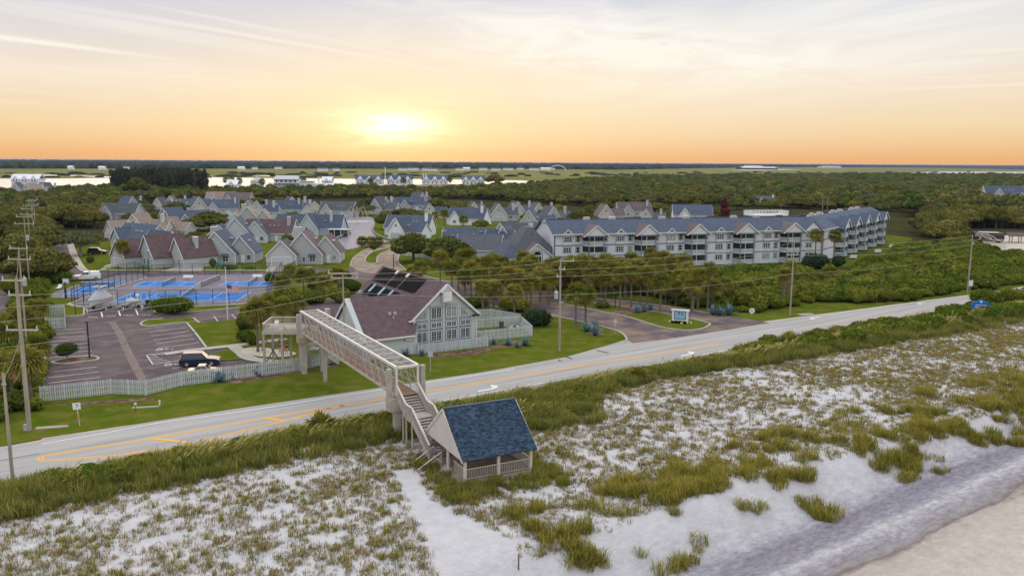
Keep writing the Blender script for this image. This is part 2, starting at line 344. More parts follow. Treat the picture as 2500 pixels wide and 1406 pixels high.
# sand: bands run along the beach; local x = along the shore, y = seaward distance from the road
def sand_mat():
    m, nt, b = nodes_of('sand'); N = nt.nodes.new; L = nt.links.new
    b.inputs['Roughness'].default_value = 0.95; b.inputs['Specular IOR Level'].default_value = 0.1
    tc = N('ShaderNodeTexCoord'); sep = N('ShaderNodeSeparateXYZ'); L(tc.outputs['Object'], sep.inputs[0])
    mp = N('ShaderNodeMapping'); mp.inputs['Scale'].default_value = (0.10,0.45,1); L(tc.outputs['Object'], mp.inputs[0])
    n1 = N('ShaderNodeTexNoise'); n1.inputs['Scale'].default_value = 1; n1.inputs['Detail'].default_value = 6; L(mp.outputs[0], n1.inputs['Vector'])
    add = N('ShaderNodeMath'); add.operation = 'MULTIPLY_ADD'; L(n1.outputs['Fac'], add.inputs[0]); add.inputs[1].default_value = 3.4; L(sep.outputs[1], add.inputs[2])
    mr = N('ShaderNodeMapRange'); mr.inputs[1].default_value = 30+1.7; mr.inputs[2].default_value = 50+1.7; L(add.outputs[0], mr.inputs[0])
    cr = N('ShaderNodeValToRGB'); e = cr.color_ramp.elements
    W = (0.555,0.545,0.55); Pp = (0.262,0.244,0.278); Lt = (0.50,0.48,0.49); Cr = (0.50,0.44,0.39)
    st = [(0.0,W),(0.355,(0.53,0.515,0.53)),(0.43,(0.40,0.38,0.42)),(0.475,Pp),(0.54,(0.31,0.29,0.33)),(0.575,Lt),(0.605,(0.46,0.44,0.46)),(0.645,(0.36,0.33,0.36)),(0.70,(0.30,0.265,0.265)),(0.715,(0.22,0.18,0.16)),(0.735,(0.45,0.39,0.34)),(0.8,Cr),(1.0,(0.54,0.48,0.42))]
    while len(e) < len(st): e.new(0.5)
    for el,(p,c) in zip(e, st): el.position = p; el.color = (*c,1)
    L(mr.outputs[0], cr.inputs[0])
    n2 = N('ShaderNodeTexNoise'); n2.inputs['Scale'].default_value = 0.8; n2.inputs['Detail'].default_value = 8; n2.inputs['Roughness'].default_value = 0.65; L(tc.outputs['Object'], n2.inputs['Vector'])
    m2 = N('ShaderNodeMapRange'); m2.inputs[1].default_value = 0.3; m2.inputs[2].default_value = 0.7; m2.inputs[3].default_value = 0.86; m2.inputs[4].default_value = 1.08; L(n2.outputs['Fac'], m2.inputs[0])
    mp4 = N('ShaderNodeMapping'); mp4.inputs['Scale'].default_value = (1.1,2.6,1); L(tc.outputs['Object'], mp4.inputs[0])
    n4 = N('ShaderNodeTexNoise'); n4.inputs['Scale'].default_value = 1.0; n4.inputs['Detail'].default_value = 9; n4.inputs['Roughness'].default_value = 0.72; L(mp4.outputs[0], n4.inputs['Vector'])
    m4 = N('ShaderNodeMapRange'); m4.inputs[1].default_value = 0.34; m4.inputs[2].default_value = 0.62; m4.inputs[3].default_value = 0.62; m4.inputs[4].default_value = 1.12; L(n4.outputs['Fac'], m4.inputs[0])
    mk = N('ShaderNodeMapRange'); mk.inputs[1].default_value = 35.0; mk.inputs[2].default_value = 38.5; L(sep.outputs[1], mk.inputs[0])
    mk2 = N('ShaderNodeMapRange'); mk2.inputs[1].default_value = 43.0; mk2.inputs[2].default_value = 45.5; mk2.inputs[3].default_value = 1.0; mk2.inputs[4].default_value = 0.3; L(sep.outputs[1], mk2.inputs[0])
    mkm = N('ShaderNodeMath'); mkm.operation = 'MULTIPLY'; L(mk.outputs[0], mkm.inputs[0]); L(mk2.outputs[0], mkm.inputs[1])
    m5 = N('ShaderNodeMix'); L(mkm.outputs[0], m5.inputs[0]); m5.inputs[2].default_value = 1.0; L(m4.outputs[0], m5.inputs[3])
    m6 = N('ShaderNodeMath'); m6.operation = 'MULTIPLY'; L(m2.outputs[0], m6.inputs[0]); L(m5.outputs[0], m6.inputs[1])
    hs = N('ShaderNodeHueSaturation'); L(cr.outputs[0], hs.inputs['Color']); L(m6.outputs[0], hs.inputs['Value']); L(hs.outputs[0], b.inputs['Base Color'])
    mp3 = N('ShaderNodeMapping'); mp3.inputs['Scale'].default_value = (1.0,1.6,1); L(tc.outputs['Object'], mp3.inputs[0])
    vo = N('ShaderNodeTexVoronoi'); vo.inputs['Scale'].default_value = 1.7; L(mp3.outputs[0], vo.inputs['Vector'])
    n3 = N('ShaderNodeTexNoise'); n3.inputs['Scale'].default_value = 5; n3.inputs['Detail'].default_value = 5; L(tc.outputs['Object'], n3.inputs['Vector'])
    ad = N('ShaderNodeMath'); ad.operation = 'MULTIPLY_ADD'; L(n3.outputs['Fac'], ad.inputs[0]); ad.inputs[1].default_value = 0.8; L(vo.outputs['Distance'], ad.inputs[2])
    bp = N('ShaderNodeBump'); bp.inputs['Strength'].default_value = 0.55; bp.inputs['Distance'].default_value = 0.16; L(ad.outputs[0], bp.inputs['Height']); L(bp.outputs[0], b.inputs['Normal'])
sand_mat()
# ================================================================== SETTING: sheets
def struct(name, mb, mats, **kw):
    return obj(name, mb, mats, kind='structure', **kw)
def spline(pts, k=6, closed=False):
    P = [Vector((p[0],p[1],p[2] if len(p) > 2 else 0)) for p in pts]; n = len(P); out = []
    rng = range(n if closed else n-1)
    for i in rng:
        p0 = P[(i-1)%n] if closed or i > 0 else P[0]*2-P[1]; p1 = P[i]; p2 = P[(i+1)%n]
        p3 = P[(i+2)%n] if closed or i+2 < n else P[-1]*2-P[-2]
        for j in range(k):
            t = j/k
            out.append(0.5*((2*p1)+(p2-p0)*t+(2*p0-5*p1+4*p2-p3)*t*t+(3*p1-p0-3*p2+p3)*t**3))
    if not closed: out.append(P[-1])
    return out
def ribbon(mb, pts, w, z0, z1=None, m=0, closed=False):
    """strip of width w along pts; a raised bar when z1 is given"""
    P = [Vector((p[0],p[1],0)) for p in pts]; n = len(P); Lp = []; Rp = []
    for i in range(n):
        a = P[i-1] if (i > 0 or closed) else P[i]; b = P[(i+1)%n] if (i < n-1 or closed) else P[i]
        d = (b-a).normalized(); nn = Vector((-d.y,d.x,0))*w/2; Lp.append(P[i]+nn); Rp.append(P[i]-nn)
    r = n if closed else n-1
    for i in range(r):
        j = (i+1)%n
        if z1 is None: mb.add([(*Rp[i].xy,z0),(*Rp[j].xy,z0),(*Lp[j].xy,z0),(*Lp[i].xy,z0)], [(0,1,2,3)], m)
        else:
            vs = [(*p.xy,z) for z in (z0,z1) for p in (Rp[i],Rp[j],Lp[j],Lp[i])]
            mb.add(vs, [(4,5,6,7),(0,1,5,4),(2,3,7,6)]+([(3,0,4,7)] if i == 0 and not closed else [])+([(1,2,6,5)] if i == r-1 and not closed else []), m)
def gp(l, z=0.0): return [G(*p, z) for p in l]
def flat(name, pts, z, m, kind='structure', **kw):
    me_b = MB(); me_b.poly([(p[0],p[1],z) for p in pts])
    ob = obj(name, me_b, m, kind=kind, **kw)
    return ob
import bmesh
def tri(ob):
    bm = bmesh.new(); bm.from_mesh(ob.data); bmesh.ops.triangulate(bm, faces=bm.faces[:])
    for f in bm.faces:
        if f.normal.z < 0: f.normal_flip()
    bm.to_mesh(ob.data); bm.free(); return ob
FAR = [(-120,29),(-90,46.5),(-48.0,71.2),(-44.5,74.0),(-39.9,76.7),(-36,79.7),(-27,85.2),(-16,92.6),(-10.4,96.2),(-0.8,101.8),(6.3,108.2),(11.1,113.2),(16.1,118.0),(29,126.8),(42.1,133.6),(50.6,138.5),(62.5,145.3),(80.4,156.0),(96.2,165.2),(112.7,176),(150,200),(230,250)]
NEAR = [(-120,19),(-88,37),(-41.8,62.5),(-34.9,66.5),(-20,75.3),(-3,88.2),(11,97.6),(31.5,111.6),(44,121),(65,134.5),(84,145.5),(120,167),(160,192),(245,240)]
S = 26000
tri(flat('ground', [(-S,-400),(-1500,-600)]+FAR+[(1500,820),(S,12000),(S,S),(-S,S)], -0.06, 'forest_floor'))
lawn_back = gp([(3300,640),(2700,575),(2340,600),(2235,606),(2225,580),(2050,560),(1500,560),(1400,545),(1240,520),(1130,540),(1010,520),(900,515),(780,512),(640,508),(520,540),(400,570),(250,590),(60,640),(-60,700)])
tri(flat('lawn', FAR+lawn_back, 0.0, 'lawn'))
rd = spline(FAR,4)+list(reversed(spline(NEAR,4)))
tri(flat('road', rd, 0.012, 'road'))
tri(flat('side_street', gp([(-260,640),(0,612),(26,618),(46,660),(44,720),(18,800),(-20,870),(-300,900)]), 0.012, 'asphalt'))
# sandy shoulder along the lawn
mb = MB(); ribbon(mb, spline(FAR[3:],4), 1.1, 0.008); struct('road_shoulder', mb, 'bare_sand')
# road markings
def px_line(l): return spline(gp(l), 5)
mb = MB()
ribbon(mb, px_line([(100,1083.5),(256,1057),(384,1033),(640,996.5),(900,955.5),(1041,934),(1140,919),(1256,901)]), 0.17, 0.020)
ribbon(mb, px_line([(1080,978),(1176.5,961),(1360,929),(1540,900),(1778,854),(1870,838)]), 0.17, 0.020)
struct('road_edge_line', mb, 'white_paint')
mb = MB()
UP = [(840,990),(640,1022),(369,1071),(223,1093),(140,1106),(106,1114),(98,1119),(104,1123.5),(120,1124),(200,1119),(282,1112),(350,1102),(435,1092.5),(500,1076),(592,1052),(695,1028),(770,1006),(840,990)]
MAIN = [(840,990),(953,970),(1043,955),(1240,922.5),(1440,889),(1600,864),(1760,838)]
for w, off in ((0.17,0.16),(0.17,-0.16)):
    for pl in (px_line(UP), px_line(MAIN)):
        q = []
        for i, p in enumerate(pl):
            d = (pl[min(i+1,len(pl)-1)]-pl[max(i-1,0)]).normalized(); q.append(p+Vector((-d.y,d.x,0))*off)
        ribbon(mb, q, w, 0.020)
for a, b in (((369,1070),(461,1080)), ((648,1020),(695,1028)), ((1905,809),(2100,779)), ((2100,779),(2330,746))):
    ribbon(mb, gp([a,b]), 0.45 if a[0] < 1000 else 0.12, 0.024)
struct('road_centre_line', mb, 'yellow_paint')
def turn_arrow(mb, px, ang, s=1.0, left=1):
    c = Vector((*G(*px),0)); ca, sa = math.cos(ang), math.sin(ang)
    def T(l): return [(c.x+s*(x*ca-y*left*sa), c.y+s*(x*sa+y*left*ca), 0.021) for x, y in l]
    mb.poly(T([(-2.0,-0.30),(0.2,-0.30),(0.75,-0.1),(1.0,0.35),(0.55,0.35),(0.35,0.12),(0.1,0.06),(-2.0,0.06)]))
    mb.poly(T([(0.2,0.35),(1.4,0.35),(0.8,1.35)]))
rdang = math.atan2(0.586,0.81)
mb = MB(); turn_arrow(mb, (1200,948), rdang, 1.0); turn_arrow(mb, (1685,864), rdang, 1.0)
turn_arrow(mb, (1985,776), math.atan2(0.45,0.89)+math.pi, 0.9); turn_arrow(mb, (2245,740), math.atan2(0.45,0.89)+math.pi, 0.9)
struct('road_arrow', mb, 'white_paint')
mb = MB()
for a, b in (((1363,879),(1369,881.5)), ((1381,870),(1396,876)), ((1456,855),(1486,862))): ribbon(mb, gp([a,b]), 0.35, 0.019)
ribbon(mb, gp([(0,1124),(40,1117),(95,1107)]), 0.10, 0.019)
struct('road_patch', mb, 'black_tar')
# ---- parking court and drives
PARK = [(104,958),(107,800),(162,800),(163,773),(205,770),(205,736),(345,738),(372,758),(388,768),(470,762),(600,751),(700,743),(800,734),(905,722),(905,745),(860,800),(560,912),(430,935)]
tri(flat('parking_lot', gp(PARK), 0.016, 'asphalt'))
ACC = [(120,575),(178,588),(192,640),(205,657),(240,663),(420,663),(640,663),(760,655),(850,660),(858,640),(880,620),(908,605),(960,595),(1010,588),(1012,600),(985,608),(978,625),(945,640),(948,655),(990,668),(1100,690),(1120,703),(1200,720),(1215,745),(1175,748),(1100,728),(1000,710),(900,690),(840,686),(760,680),(640,678),(420,679),(300,681),(235,690),(180,680),(150,650),(126,600)]
tri(flat('access_road', gp(ACC), 0.014, 'asphalt'))
DRV = [(1181,744),(1348,771),(1473,799),(1514,812),(1530,828),(1545,838),(1640,826),(1760,808),(1880,788),(1820,778),(1765,771),(1604,745),(1450,729),(1380,716),(1250,705),(1160,690),(1060,690),(1100,735)]
tri(flat('entrance_drive', gp(DRV), 0.018, 'asphalt_drive'))
LOOP = [(855,650),(862,632),(885,614),(915,603),(962,596),(1012,589),(1012,598),(985,607),(975,622),(972,640),(990,660),(930,668),(880,664)]
tri(flat('loop_drive', gp(LOOP), 0.020, 'brick_drive'))
ISL = spline(gp([(1733,794),(1715,803),(1680,808),(1640,804),(1604,797),(1519,771),(1450,758),(1380,744),(1372,740),(1385,737),(1481,744),(1540,753),(1614,765),(1690,780),(1726,789)]),4,True)
tri(flat('entrance_island', ISL, 0.13, 'lawn'))
ISL2 = spline(gp([(892,640),(893,630),(905,618),(925,611),(955,605),(952,610),(930,620),(921,630),(919,642),(906,643)]),4,True)
tri(flat('loop_island', ISL2, 0.12, 'lawn'))
WEDGE = gp([(345,794),(347,788),(362,782),(395,779),(440,776.5),(470,777),(486,789),(540,784.5),(600,778),(700,768),(800,760),(870,755),(880,790),(840,842),(780,862),(720,880),(640,882),(590,878),(520,884),(512,866),(560,851),(505,851),(478,815),(455,788),(410,791),(365,797)])
tri(flat('parking_lawn', WEDGE, 0.10, 'lawn'))
tri(flat('verge_lawn', gp([(105,962),(430,938),(566,905),(700,882),(830,868),(1000,850),(1020,842),(1180,838),(1300,812),(1190,760),(1250,745),(1348,775),(1470,802),(1512,814),(1527,829),(1500,838),(1380,872),(1180,908),(900,950),(560,1000),(300,1040),(100,1070)]), 0.020, 'lawn'))
# concrete walks
def walk(pts, w, z=0.12): mb = MB(); ribbon(mb, px_line(pts), w, z); struct('walkway', mb, 'concrete')
walk([(400,866),(470,856),(560,846),(640,836),(700,828)], 1.7)
walk([(570,846),(590,862),(610,876),(660,884),(720,888)], 1.8, 0.125)
walk([(170,592),(182,625),(196,650),(212,662),(240,663.5)], 1.8, 0.03)
walk([(240,659),(420,659.5),(560,659),(690,659),(760,652)], 1.5, 0.03)
walk([(166,743),(205,728),(280,702),(340,683),(363,677)], 0.8, 0.06)
walk([(166,743),(205,749),(330,748),(480,747),(560,744),(650,738)], 0.9, 0.06)
for l in ([(242,660),(330,642),(290,640),(258,648)], [(395,662),(448,646),(500,646),(492,662)], [(648,663),(658,646),(705,646),(702,663)]):
    tri(flat('house_driveway', gp(l), 0.035, 'concrete'))
def kerb(pts, closed=False, w=0.28, h=0.15, raw=False):
    mb = MB(); ribbon(mb, pts if raw else px_line(pts), w, -0.02, h, closed=closed); struct('kerb', mb, 'kerb')
kerb(ISL, True, raw=True, h=0.17); kerb(ISL2, True, raw=True, h=0.16)
kerb([(455,788),(410,791),(365,797),(345,794),(347,788),(362,782),(400,779)]); kerb([(455,788),(478,815),(505,851)])
kerb([(107,800),(110,860),(105,950)]); kerb([(205,770),(205,752)]); kerb([(162,775),(180,774),(205,770)])
kerb([(388,764),(372,757),(368,750)]); kerb([(388,767),(470,762),(600,750),(740,736),(850,727)])
kerb([(472,777),(486,789)])
kerb([(855,650),(862,632),(885,614),(915,603),(962,596),(1012,589)]); kerb([(975,622),(972,640),(992,660),(1010,668),(1100,690)])
kerb([(1181,744),(1348,771),(1473,799),(1514,812),(1530,828),(1524,834)]); kerb([(1450,729),(1604,745),(1765,771)])
kerb([(176,588),(190,640),(203,657),(240,665)])
# parking bed with the small tree
BED = spline(gp([(132,888),(132,884),(165,876),(205,872),(228,871),(240,875),(236,880),(205,884),(160,890)]),3,True)
tri(flat('parking_bed', BED, 0.12, 'mulch')); kerb(BED, True, raw=True, h=0.17)
tri(flat('palm_bed', spline(gp([(592,862),(600,852),(640,850),(720,862),(700,872),(640,872)]),4,True), 0.13, 'bare_sand'))
for l in ([(1020,868),(1100,862),(1190,848),(1200,855),(1160,866),(1060,874)], [(1195,842),(1270,832),(1300,835),(1250,846),(1200,852)], [(1430,800),(1455,796),(1475,818),(1445,822)], [(1490,760),(1520,770),(1600,762),(1560,752)],
          [(98,990),(365,970),(380,976),(200,990)], [(560,930),(700,905),(830,885),(830,892),(700,914),(565,938)]):
    tri(flat('mulch_bed', gp(l), 0.135 if 1480 < l[0][0] < 1600 else 0.026, 'mulch'))
ground_mat('worn_asphalt', [(0.20,0.155,0.14),(0.23,0.18,0.155),(0.14,0.11,0.11)], (0.4,0.9))
mb = MB(); ribbon(mb, px_line([(272,786),(290,812),(308,850),(328,890),(350,930)]), 1.0, 0.0185); ribbon(mb, px_line([(60,652),(66,700),(40,800)]), .5, .014); struct('pavement_seam', mb, 'worn_asphalt')
# stall lines, accessible bays
mb = MB()
def pl(a, b, w=0.11, z=0.022): ribbon(mb, gp([a,b]), w, z)
for k in range(8):
    y = 801.5+8.75*k+0.25*k*k*0.3; xr = 206+3.1*k; pl((112,y+7),(xr,y))
for (a,b) in (((125,908),(236,896)),((118,922),(241,908)),((118,935),(244,921)), ((364,811),(453,800)),((370,820),(460,809)),((375,830),(468,818)),((381,839),(476,827)),((388,850),(486,836.5)),
              ((358,867),(497,848)),((358,867),(373,889.5)),((373,889.5),(445,880)), ((420,899),(445,896)), ((522,772),(532,784)),((566,768),(578,779))): pl(a,b)
for k in range(8): pl((366+15*k,867-1.9*k-2),(384+15*k,868.5-2*k))
for k in range(4): pl((361+3.4*k,872+4.6*k),(388+10*k,872+3.2*k))
for (a,b) in (((247,761),(250,774)),((289,758),(294,771)),((331,755),(337,769))): pl(a,b,0.2)
struct('stall_line', mb, 'white_paint')
def wheelchair_mark(px, s):
    """painted accessible-bay symbol: wheel arc, back, seat, leg and head"""
    c = G(*px); mb = MB(); a0 = math.atan2(0.30,0.95)
    def T(x,y): return (c[0]+s*(x*math.cos(a0)-y*math.sin(a0)), c[1]+s*(x*math.sin(a0)+y*math.cos(a0)))
    ribbon(mb, [T(-0.45+0.32*math.cos(t),0.36*math.sin(t)) for t in np.linspace(0.6,5.6,12)], 0.10*s, 0.023)
    ribbon(mb, [T(0.45,0.05),T(-0.25,0.05),T(-0.3,0.4),T(-0.75,0.62)], 0.10*s, 0.0235)
    ribbon(mb, [T(0.15,0.05),T(0.15,0.35)], 0.09*s, 0.0232); ribbon(mb, [T(0.62,0.0),T(0.82,0.05)], 0.2*s, 0.0236)
    struct('accessible_mark', mb, 'white_paint')
wheelchair_mark((402,853),1.35); wheelchair_mark((424,890),1.35)
mb = MB()
for px in ((226,774),(270,772),(314,770),(357,768.5)):
    c = G(*px)
    for k in range(4): ribbon(mb, [(c[0]-0.75+0.42*k,c[1]),(c[0]-0.48+0.42*k,c[1]+0.02)], 0.34 if k%2 else 0.24, 0.022)
struct('bay_lettering', mb, 'white_paint')
# ---- tennis and pickleball courts
PAD1 = [(124,727),(130,714.5),(179,698),(240,684),(290,672),(350,669),(362,677),(200,727)]
PAD2 = [(172,741.5),(205,729),(363,677),(440,672),(560,670),(690,669),(672,690),(655,738),(470,745),(330,746),(205,747)]
tri(flat('court_pad', gp(PAD1), 0.024, 'court_pad')); tri(flat('court_pad', gp(PAD2), 0.028, 'court_pad'))
COURTS = [[(269,738),(325,715),(612,713),(577,735)], [(325,699.5),(353,687.5),(492,688.5),(467,699.5)], [(534,698.5),(556,688.3),(672,687.0),(654,698.5)], [(150,725),(223,688.8),(305,686),(229,715)]]
for c in COURTS: tri(flat('court_surface', gp(c), 0.032, 'court_blue'))
mb = MB()
def quadpt(c, u, v):
    A,B,Cc,Dd = [Vector(G(*p)) for p in c]; return (A*(1-v)+B*v)*(1-u)+(Dd*(1-v)+Cc*v)*u
for i, c in enumerate(COURTS):
    def ql(u0,v0,u1,v1,w=0.10): ribbon(mb, [quadpt(c,u0,v0),quadpt(c,u1,v1)], w, 0.037)
    ql(0,0,1,0); ql(0,1,1,1); ql(0,0,0,1); ql(1,0,1,1)
    ql(0,.125,1,.125); ql(0,.875,1,.875); ql(.23,.125,.23,.875); ql(.77,.125,.77,.875); ql(.23,.5,.77,.5)
struct('court_line', mb, 'white_paint')
# ---- pond
POND = [(785,586),(812,588),(856,570),(854,558),(840,549),(834,541),(838,533),(852,529.5),(905,529.5),(916,538),(914,552),(911,560),(914,570),(926,579),(957,589),(930,593),(890,602),(841,611),(800,613),(775,602)]
tri(flat('pond', gp(POND), 0.045, 'pond_water'))
# ---- dunes and beach: local frame, u along the shore, v seaward from the road's edge
DU, DN, DP = Vector((0.81,0.586)), Vector((0.586,-0.81)), Vector((11.0,97.6))
def edge_off(u): return float(np.interp(u, [-150,-63,0,87,128,260], [-7,-2.5,0,4.4,8.5,22]))
def uv_of(x, y): r = Vector((x,y))-DP; u = r.dot(DU); return u, r.dot(DN)-edge_off(u)
def sm(a, b, x): t = min(max((x-a)/(b-a),0),1); return t*t*(3-2*t)
def dune_z(u, v):
    base = 1.15*sm(0.5,6.5,v)-0.02*max(v-8,0)*0.4
    n1 = mnoise.noise((u*0.055,v*0.10,2.0)); n2 = mnoise.noise((u*0.22,v*0.35,9.0)); n3 = mnoise.noise((u*0.9,v*0.9,4.0))
    amp = sm(3,9,v)*(1-sm(37,41,v))
    z = base+amp*(0.32*n1+0.18*n2+0.09*n3)
    rid = 35.0+1.6*mnoise.noise((u*0.07,3.0,1.0))
    hump = math.exp(-((v-(rid-3.2))/2.2)**2)*max(0.0,0.15+1.2*mnoise.noise((u*0.17,v*0.12,7.0)))
    z += hump*0.95
    z -= 1.75*sm(rid-1.2,rid+3.2,v)+0.035*max(v-rid,0)
    z += (0.05*n3+0.03*mnoise.noise((u*2.2,v*2.2,1.0)))*sm(36,40,v)
    return z
def dune_at(x, y): return dune_z(*uv_of(x, y))
us = np.concatenate([np.arange(-110,-62,3.0), np.arange(-62,70,0.55), np.arange(70,110,1.0), np.arange(110,240,5.0)])
vs_ = np.concatenate([np.arange(-0.4,56,0.55), np.arange(56,72,2.0), np.arange(72,160,10.0)])
V = np.zeros((len(us)*len(vs_),3))
k = 0
for u in us:
    e = edge_off(u)
    for v in vs_: V[k] = (u, v+e, dune_z(u,v)); k += 1
nv = len(vs_); I = np.arange(len(us)-1)[:,None]*nv+np.arange(nv-1)[None,:]
F = np.stack([I, I+1, I+nv+1, I+nv], -1).reshape(-1,4)[:, ::-1]
# frame: local x = DU, local y = DN (left-handed in plan), so y is mirrored back in world space
V[:,1] *= -1.0; F = F[:, ::-1]
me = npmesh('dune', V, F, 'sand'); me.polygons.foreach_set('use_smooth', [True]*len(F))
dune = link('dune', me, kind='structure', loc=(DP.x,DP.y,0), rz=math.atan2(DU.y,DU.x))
for n_ in MATS['sand'].node_tree.nodes:
    if n_.type == 'SEPXYZ':
        nt = MATS['sand'].node_tree; neg = nt.nodes.new('ShaderNodeMath'); neg.operation = 'MULTIPLY'; neg.inputs[1].default_value = -1
        tgt = [l.to_socket for l in n_.outputs[1].links]; nt.links.new(n_.outputs[1], neg.inputs[0])
        for t in tgt: nt.links.new(neg.outputs[0], t)
# ---- far side: marsh, river
tri(flat('marsh', [(-2600,880),(-900,880),(-150,860),(60,900),(350,1100),(700,1400),(2600,1500),(3600,7000),(-3600,7000)], 0.0, 'marsh'))
tri(flat('river', gp([(-900,437),(-300,437),(150,436.5),(330,434),(400,430.5),(700,436.5),(1000,437.5),(1270,441),(1312,444.5),(1250,449),(1000,452),(700,456),(420,461),(150,464),(-300,465),(-900,468)]), 0.15, 'river_water'))
for l in ([(0,429),(120,427.5),(270,430),(120,430.5)], [(205,432.5),(262,431),(300,433),(240,434)], [(600,430),(660,429),(720,430),(660,431)], [(980,429.5),(1030,428.5),(1080,430),(1030,431)], [(1925,426),(2010,423.6),(2080,425),(2000,426)], [(2210,422.5),(2300,419),(2700,421),(2700,432),(2420,428)], [(1770,415.5),(1900,413.5),(1960,415),(1860,416.5)]):
    tri(flat('marsh_creek', gp(l), 0.3, 'river_water'))
# ================================================================== MATERIALS of built things
mat('concrete_grey', (0.44,0.41,0.36), 0.9, 0.18, 1.6, bump=0.2); mat('block_tan', (0.42,0.35,0.24), 0.9, 0.15, 1.2)
mat('wood_weathered', (0.44,0.40,0.35), 0.85, 0.22, 2.0, stretch=(1,1,8), rnd=0.10); mat('wood_pale', (0.62,0.59,0.53), 0.8, 0.10, 2.0)
mat('wood_rail', (0.55,0.49,0.42), 0.8, 0.15, 3.0); mat('wood_dark', (0.17,0.13,0.11), 0.85, 0.2, 2.0)
mat('deck_brown', (0.27,0.19,0.15), 0.85, 0.25, 1.5, rnd=0.18); mat('bridge_deck', (0.30,0.17,0.12), 0.85, 0.2, 1.5, rnd=0.12)
mat('steel_white', (0.66,0.64,0.62), 0.5, 0.08, 2.0, metal=0.0); mat('steel_tan', (0.47,0.43,0.37), 0.6, 0.15, 2.0)
mat('fence_board', (0.55,0.585,0.60), 0.85, 0.14, 1.3, rnd=0.13); 0
mat('gable_cream', (0.60,0.57,0.52), 0.8, 0.05, 1.0); mat('club_wall', (0.55,0.585,0.59), 0.8, 0.06, 0.8); mat('club_trim', (0.20,0.25,0.33), 0.7, 0.08, 1.0)
mat('white_trim', (0.78,0.79,0.80), 0.6, 0.04, 1.0); mat('roof_brown', (0.135,0.092,0.098), 0.95, 0.22, 1.4, detail=9, rnd=0.08)
mat('roof_shingle_blue', (0.046,0.080,0.128), 0.9, 0.20, 3.0, tint=True); mat('roof_slate', (0.085,0.108,0.150), 0.95, 0.2, 1.2, detail=9, rnd=0.10)
mat('roof_grey', (0.105,0.112,0.125), 0.95, 0.22, 1.2, detail=9, rnd=0.12); mat('roof_mauve', (0.150,0.118,0.118), 0.95, 0.2, 1.2, detail=9, rnd=0.1)
mat('roof_tan', (0.30,0.23,0.19), 0.95, 0.2, 1.2, detail=9, rnd=0.1); mat('roof_redbrown', (0.128,0.085,0.085), 0.95, 0.25, 1.0, detail=9)
mat('glass', (0.018,0.026,0.032), 0.10, 0.5, 0.8, spec=0.45); mat('glass_pale', (0.20,0.28,0.26), 0.14, 0.5, 0.9, spec=0.5)
mat('screen_dark', (0.045,0.043,0.052), 0.6, 0.45, 0.7); mat('solar_black', (0.006,0.006,0.009), 0.6, 0.2, 1.0, spec=0.02)
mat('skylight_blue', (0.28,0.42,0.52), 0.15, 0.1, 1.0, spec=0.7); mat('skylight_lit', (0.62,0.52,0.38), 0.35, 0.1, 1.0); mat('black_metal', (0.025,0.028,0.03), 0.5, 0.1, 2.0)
mat('green_black', (0.02,0.035,0.032), 0.5, 0.1, 2.0); mat('galvanised', (0.46,0.48,0.49), 0.45, 0.15, 2.0, metal=0.4); mat('white_plastic', (0.78,0.79,0.82), 0.5, 0.03, 1.0)
mat('pole_wood', (0.36,0.32,0.26), 0.9, 0.25, 1.2, stretch=(2,2,0.4)); mat('wire', (0.50,0.46,0.38), 0.6, 0.05, 1.0); mat('wire_dark', (0.10,0.09,0.085), 0.6, 0.05, 1.0)
mat('insulator', (0.55,0.55,0.55), 0.4, 0.05, 1.0); mat('teal', (0.06,0.42,0.42), 0.6, 0.05, 1.0)
mat('net', (0.05,0.06,0.07), 0.8, 0.1, 3.0)
def mesh_screen(name, col, alpha):
    m, nt, b = nodes_of(name); b.inputs['Base Color'].default_value = (*col,1); b.inputs['Alpha'].default_value = alpha; b.inputs['Roughness'].default_value = 0.7
mesh_screen('chain_link', (0.04,0.07,0.065), 0.16); mesh_screen('bridge_mesh', (0.30,0.28,0.27), 0.24); mesh_screen('windscreen', (0.012,0.10,0.075), 0.75); mesh_screen('net_mesh', (0.03,0.04,0.06), 0.5)
def frame(o, ux, z=0.0):
    """4x4 with origin o (x,y), local x along the plan direction ux"""
    d = Vector(ux).normalized(); return Matrix(((d.x,-d.y,0,o[0]),(d.y,d.x,0,o[1]),(0,0,1,z),(0,0,0,1)))
def at_frame(ob, M): ob.matrix_world = M; return ob
def empty(name, M, label, cat, group=None):
    o = thing(name, label, cat, group=group); o.matrix_world = M; return o
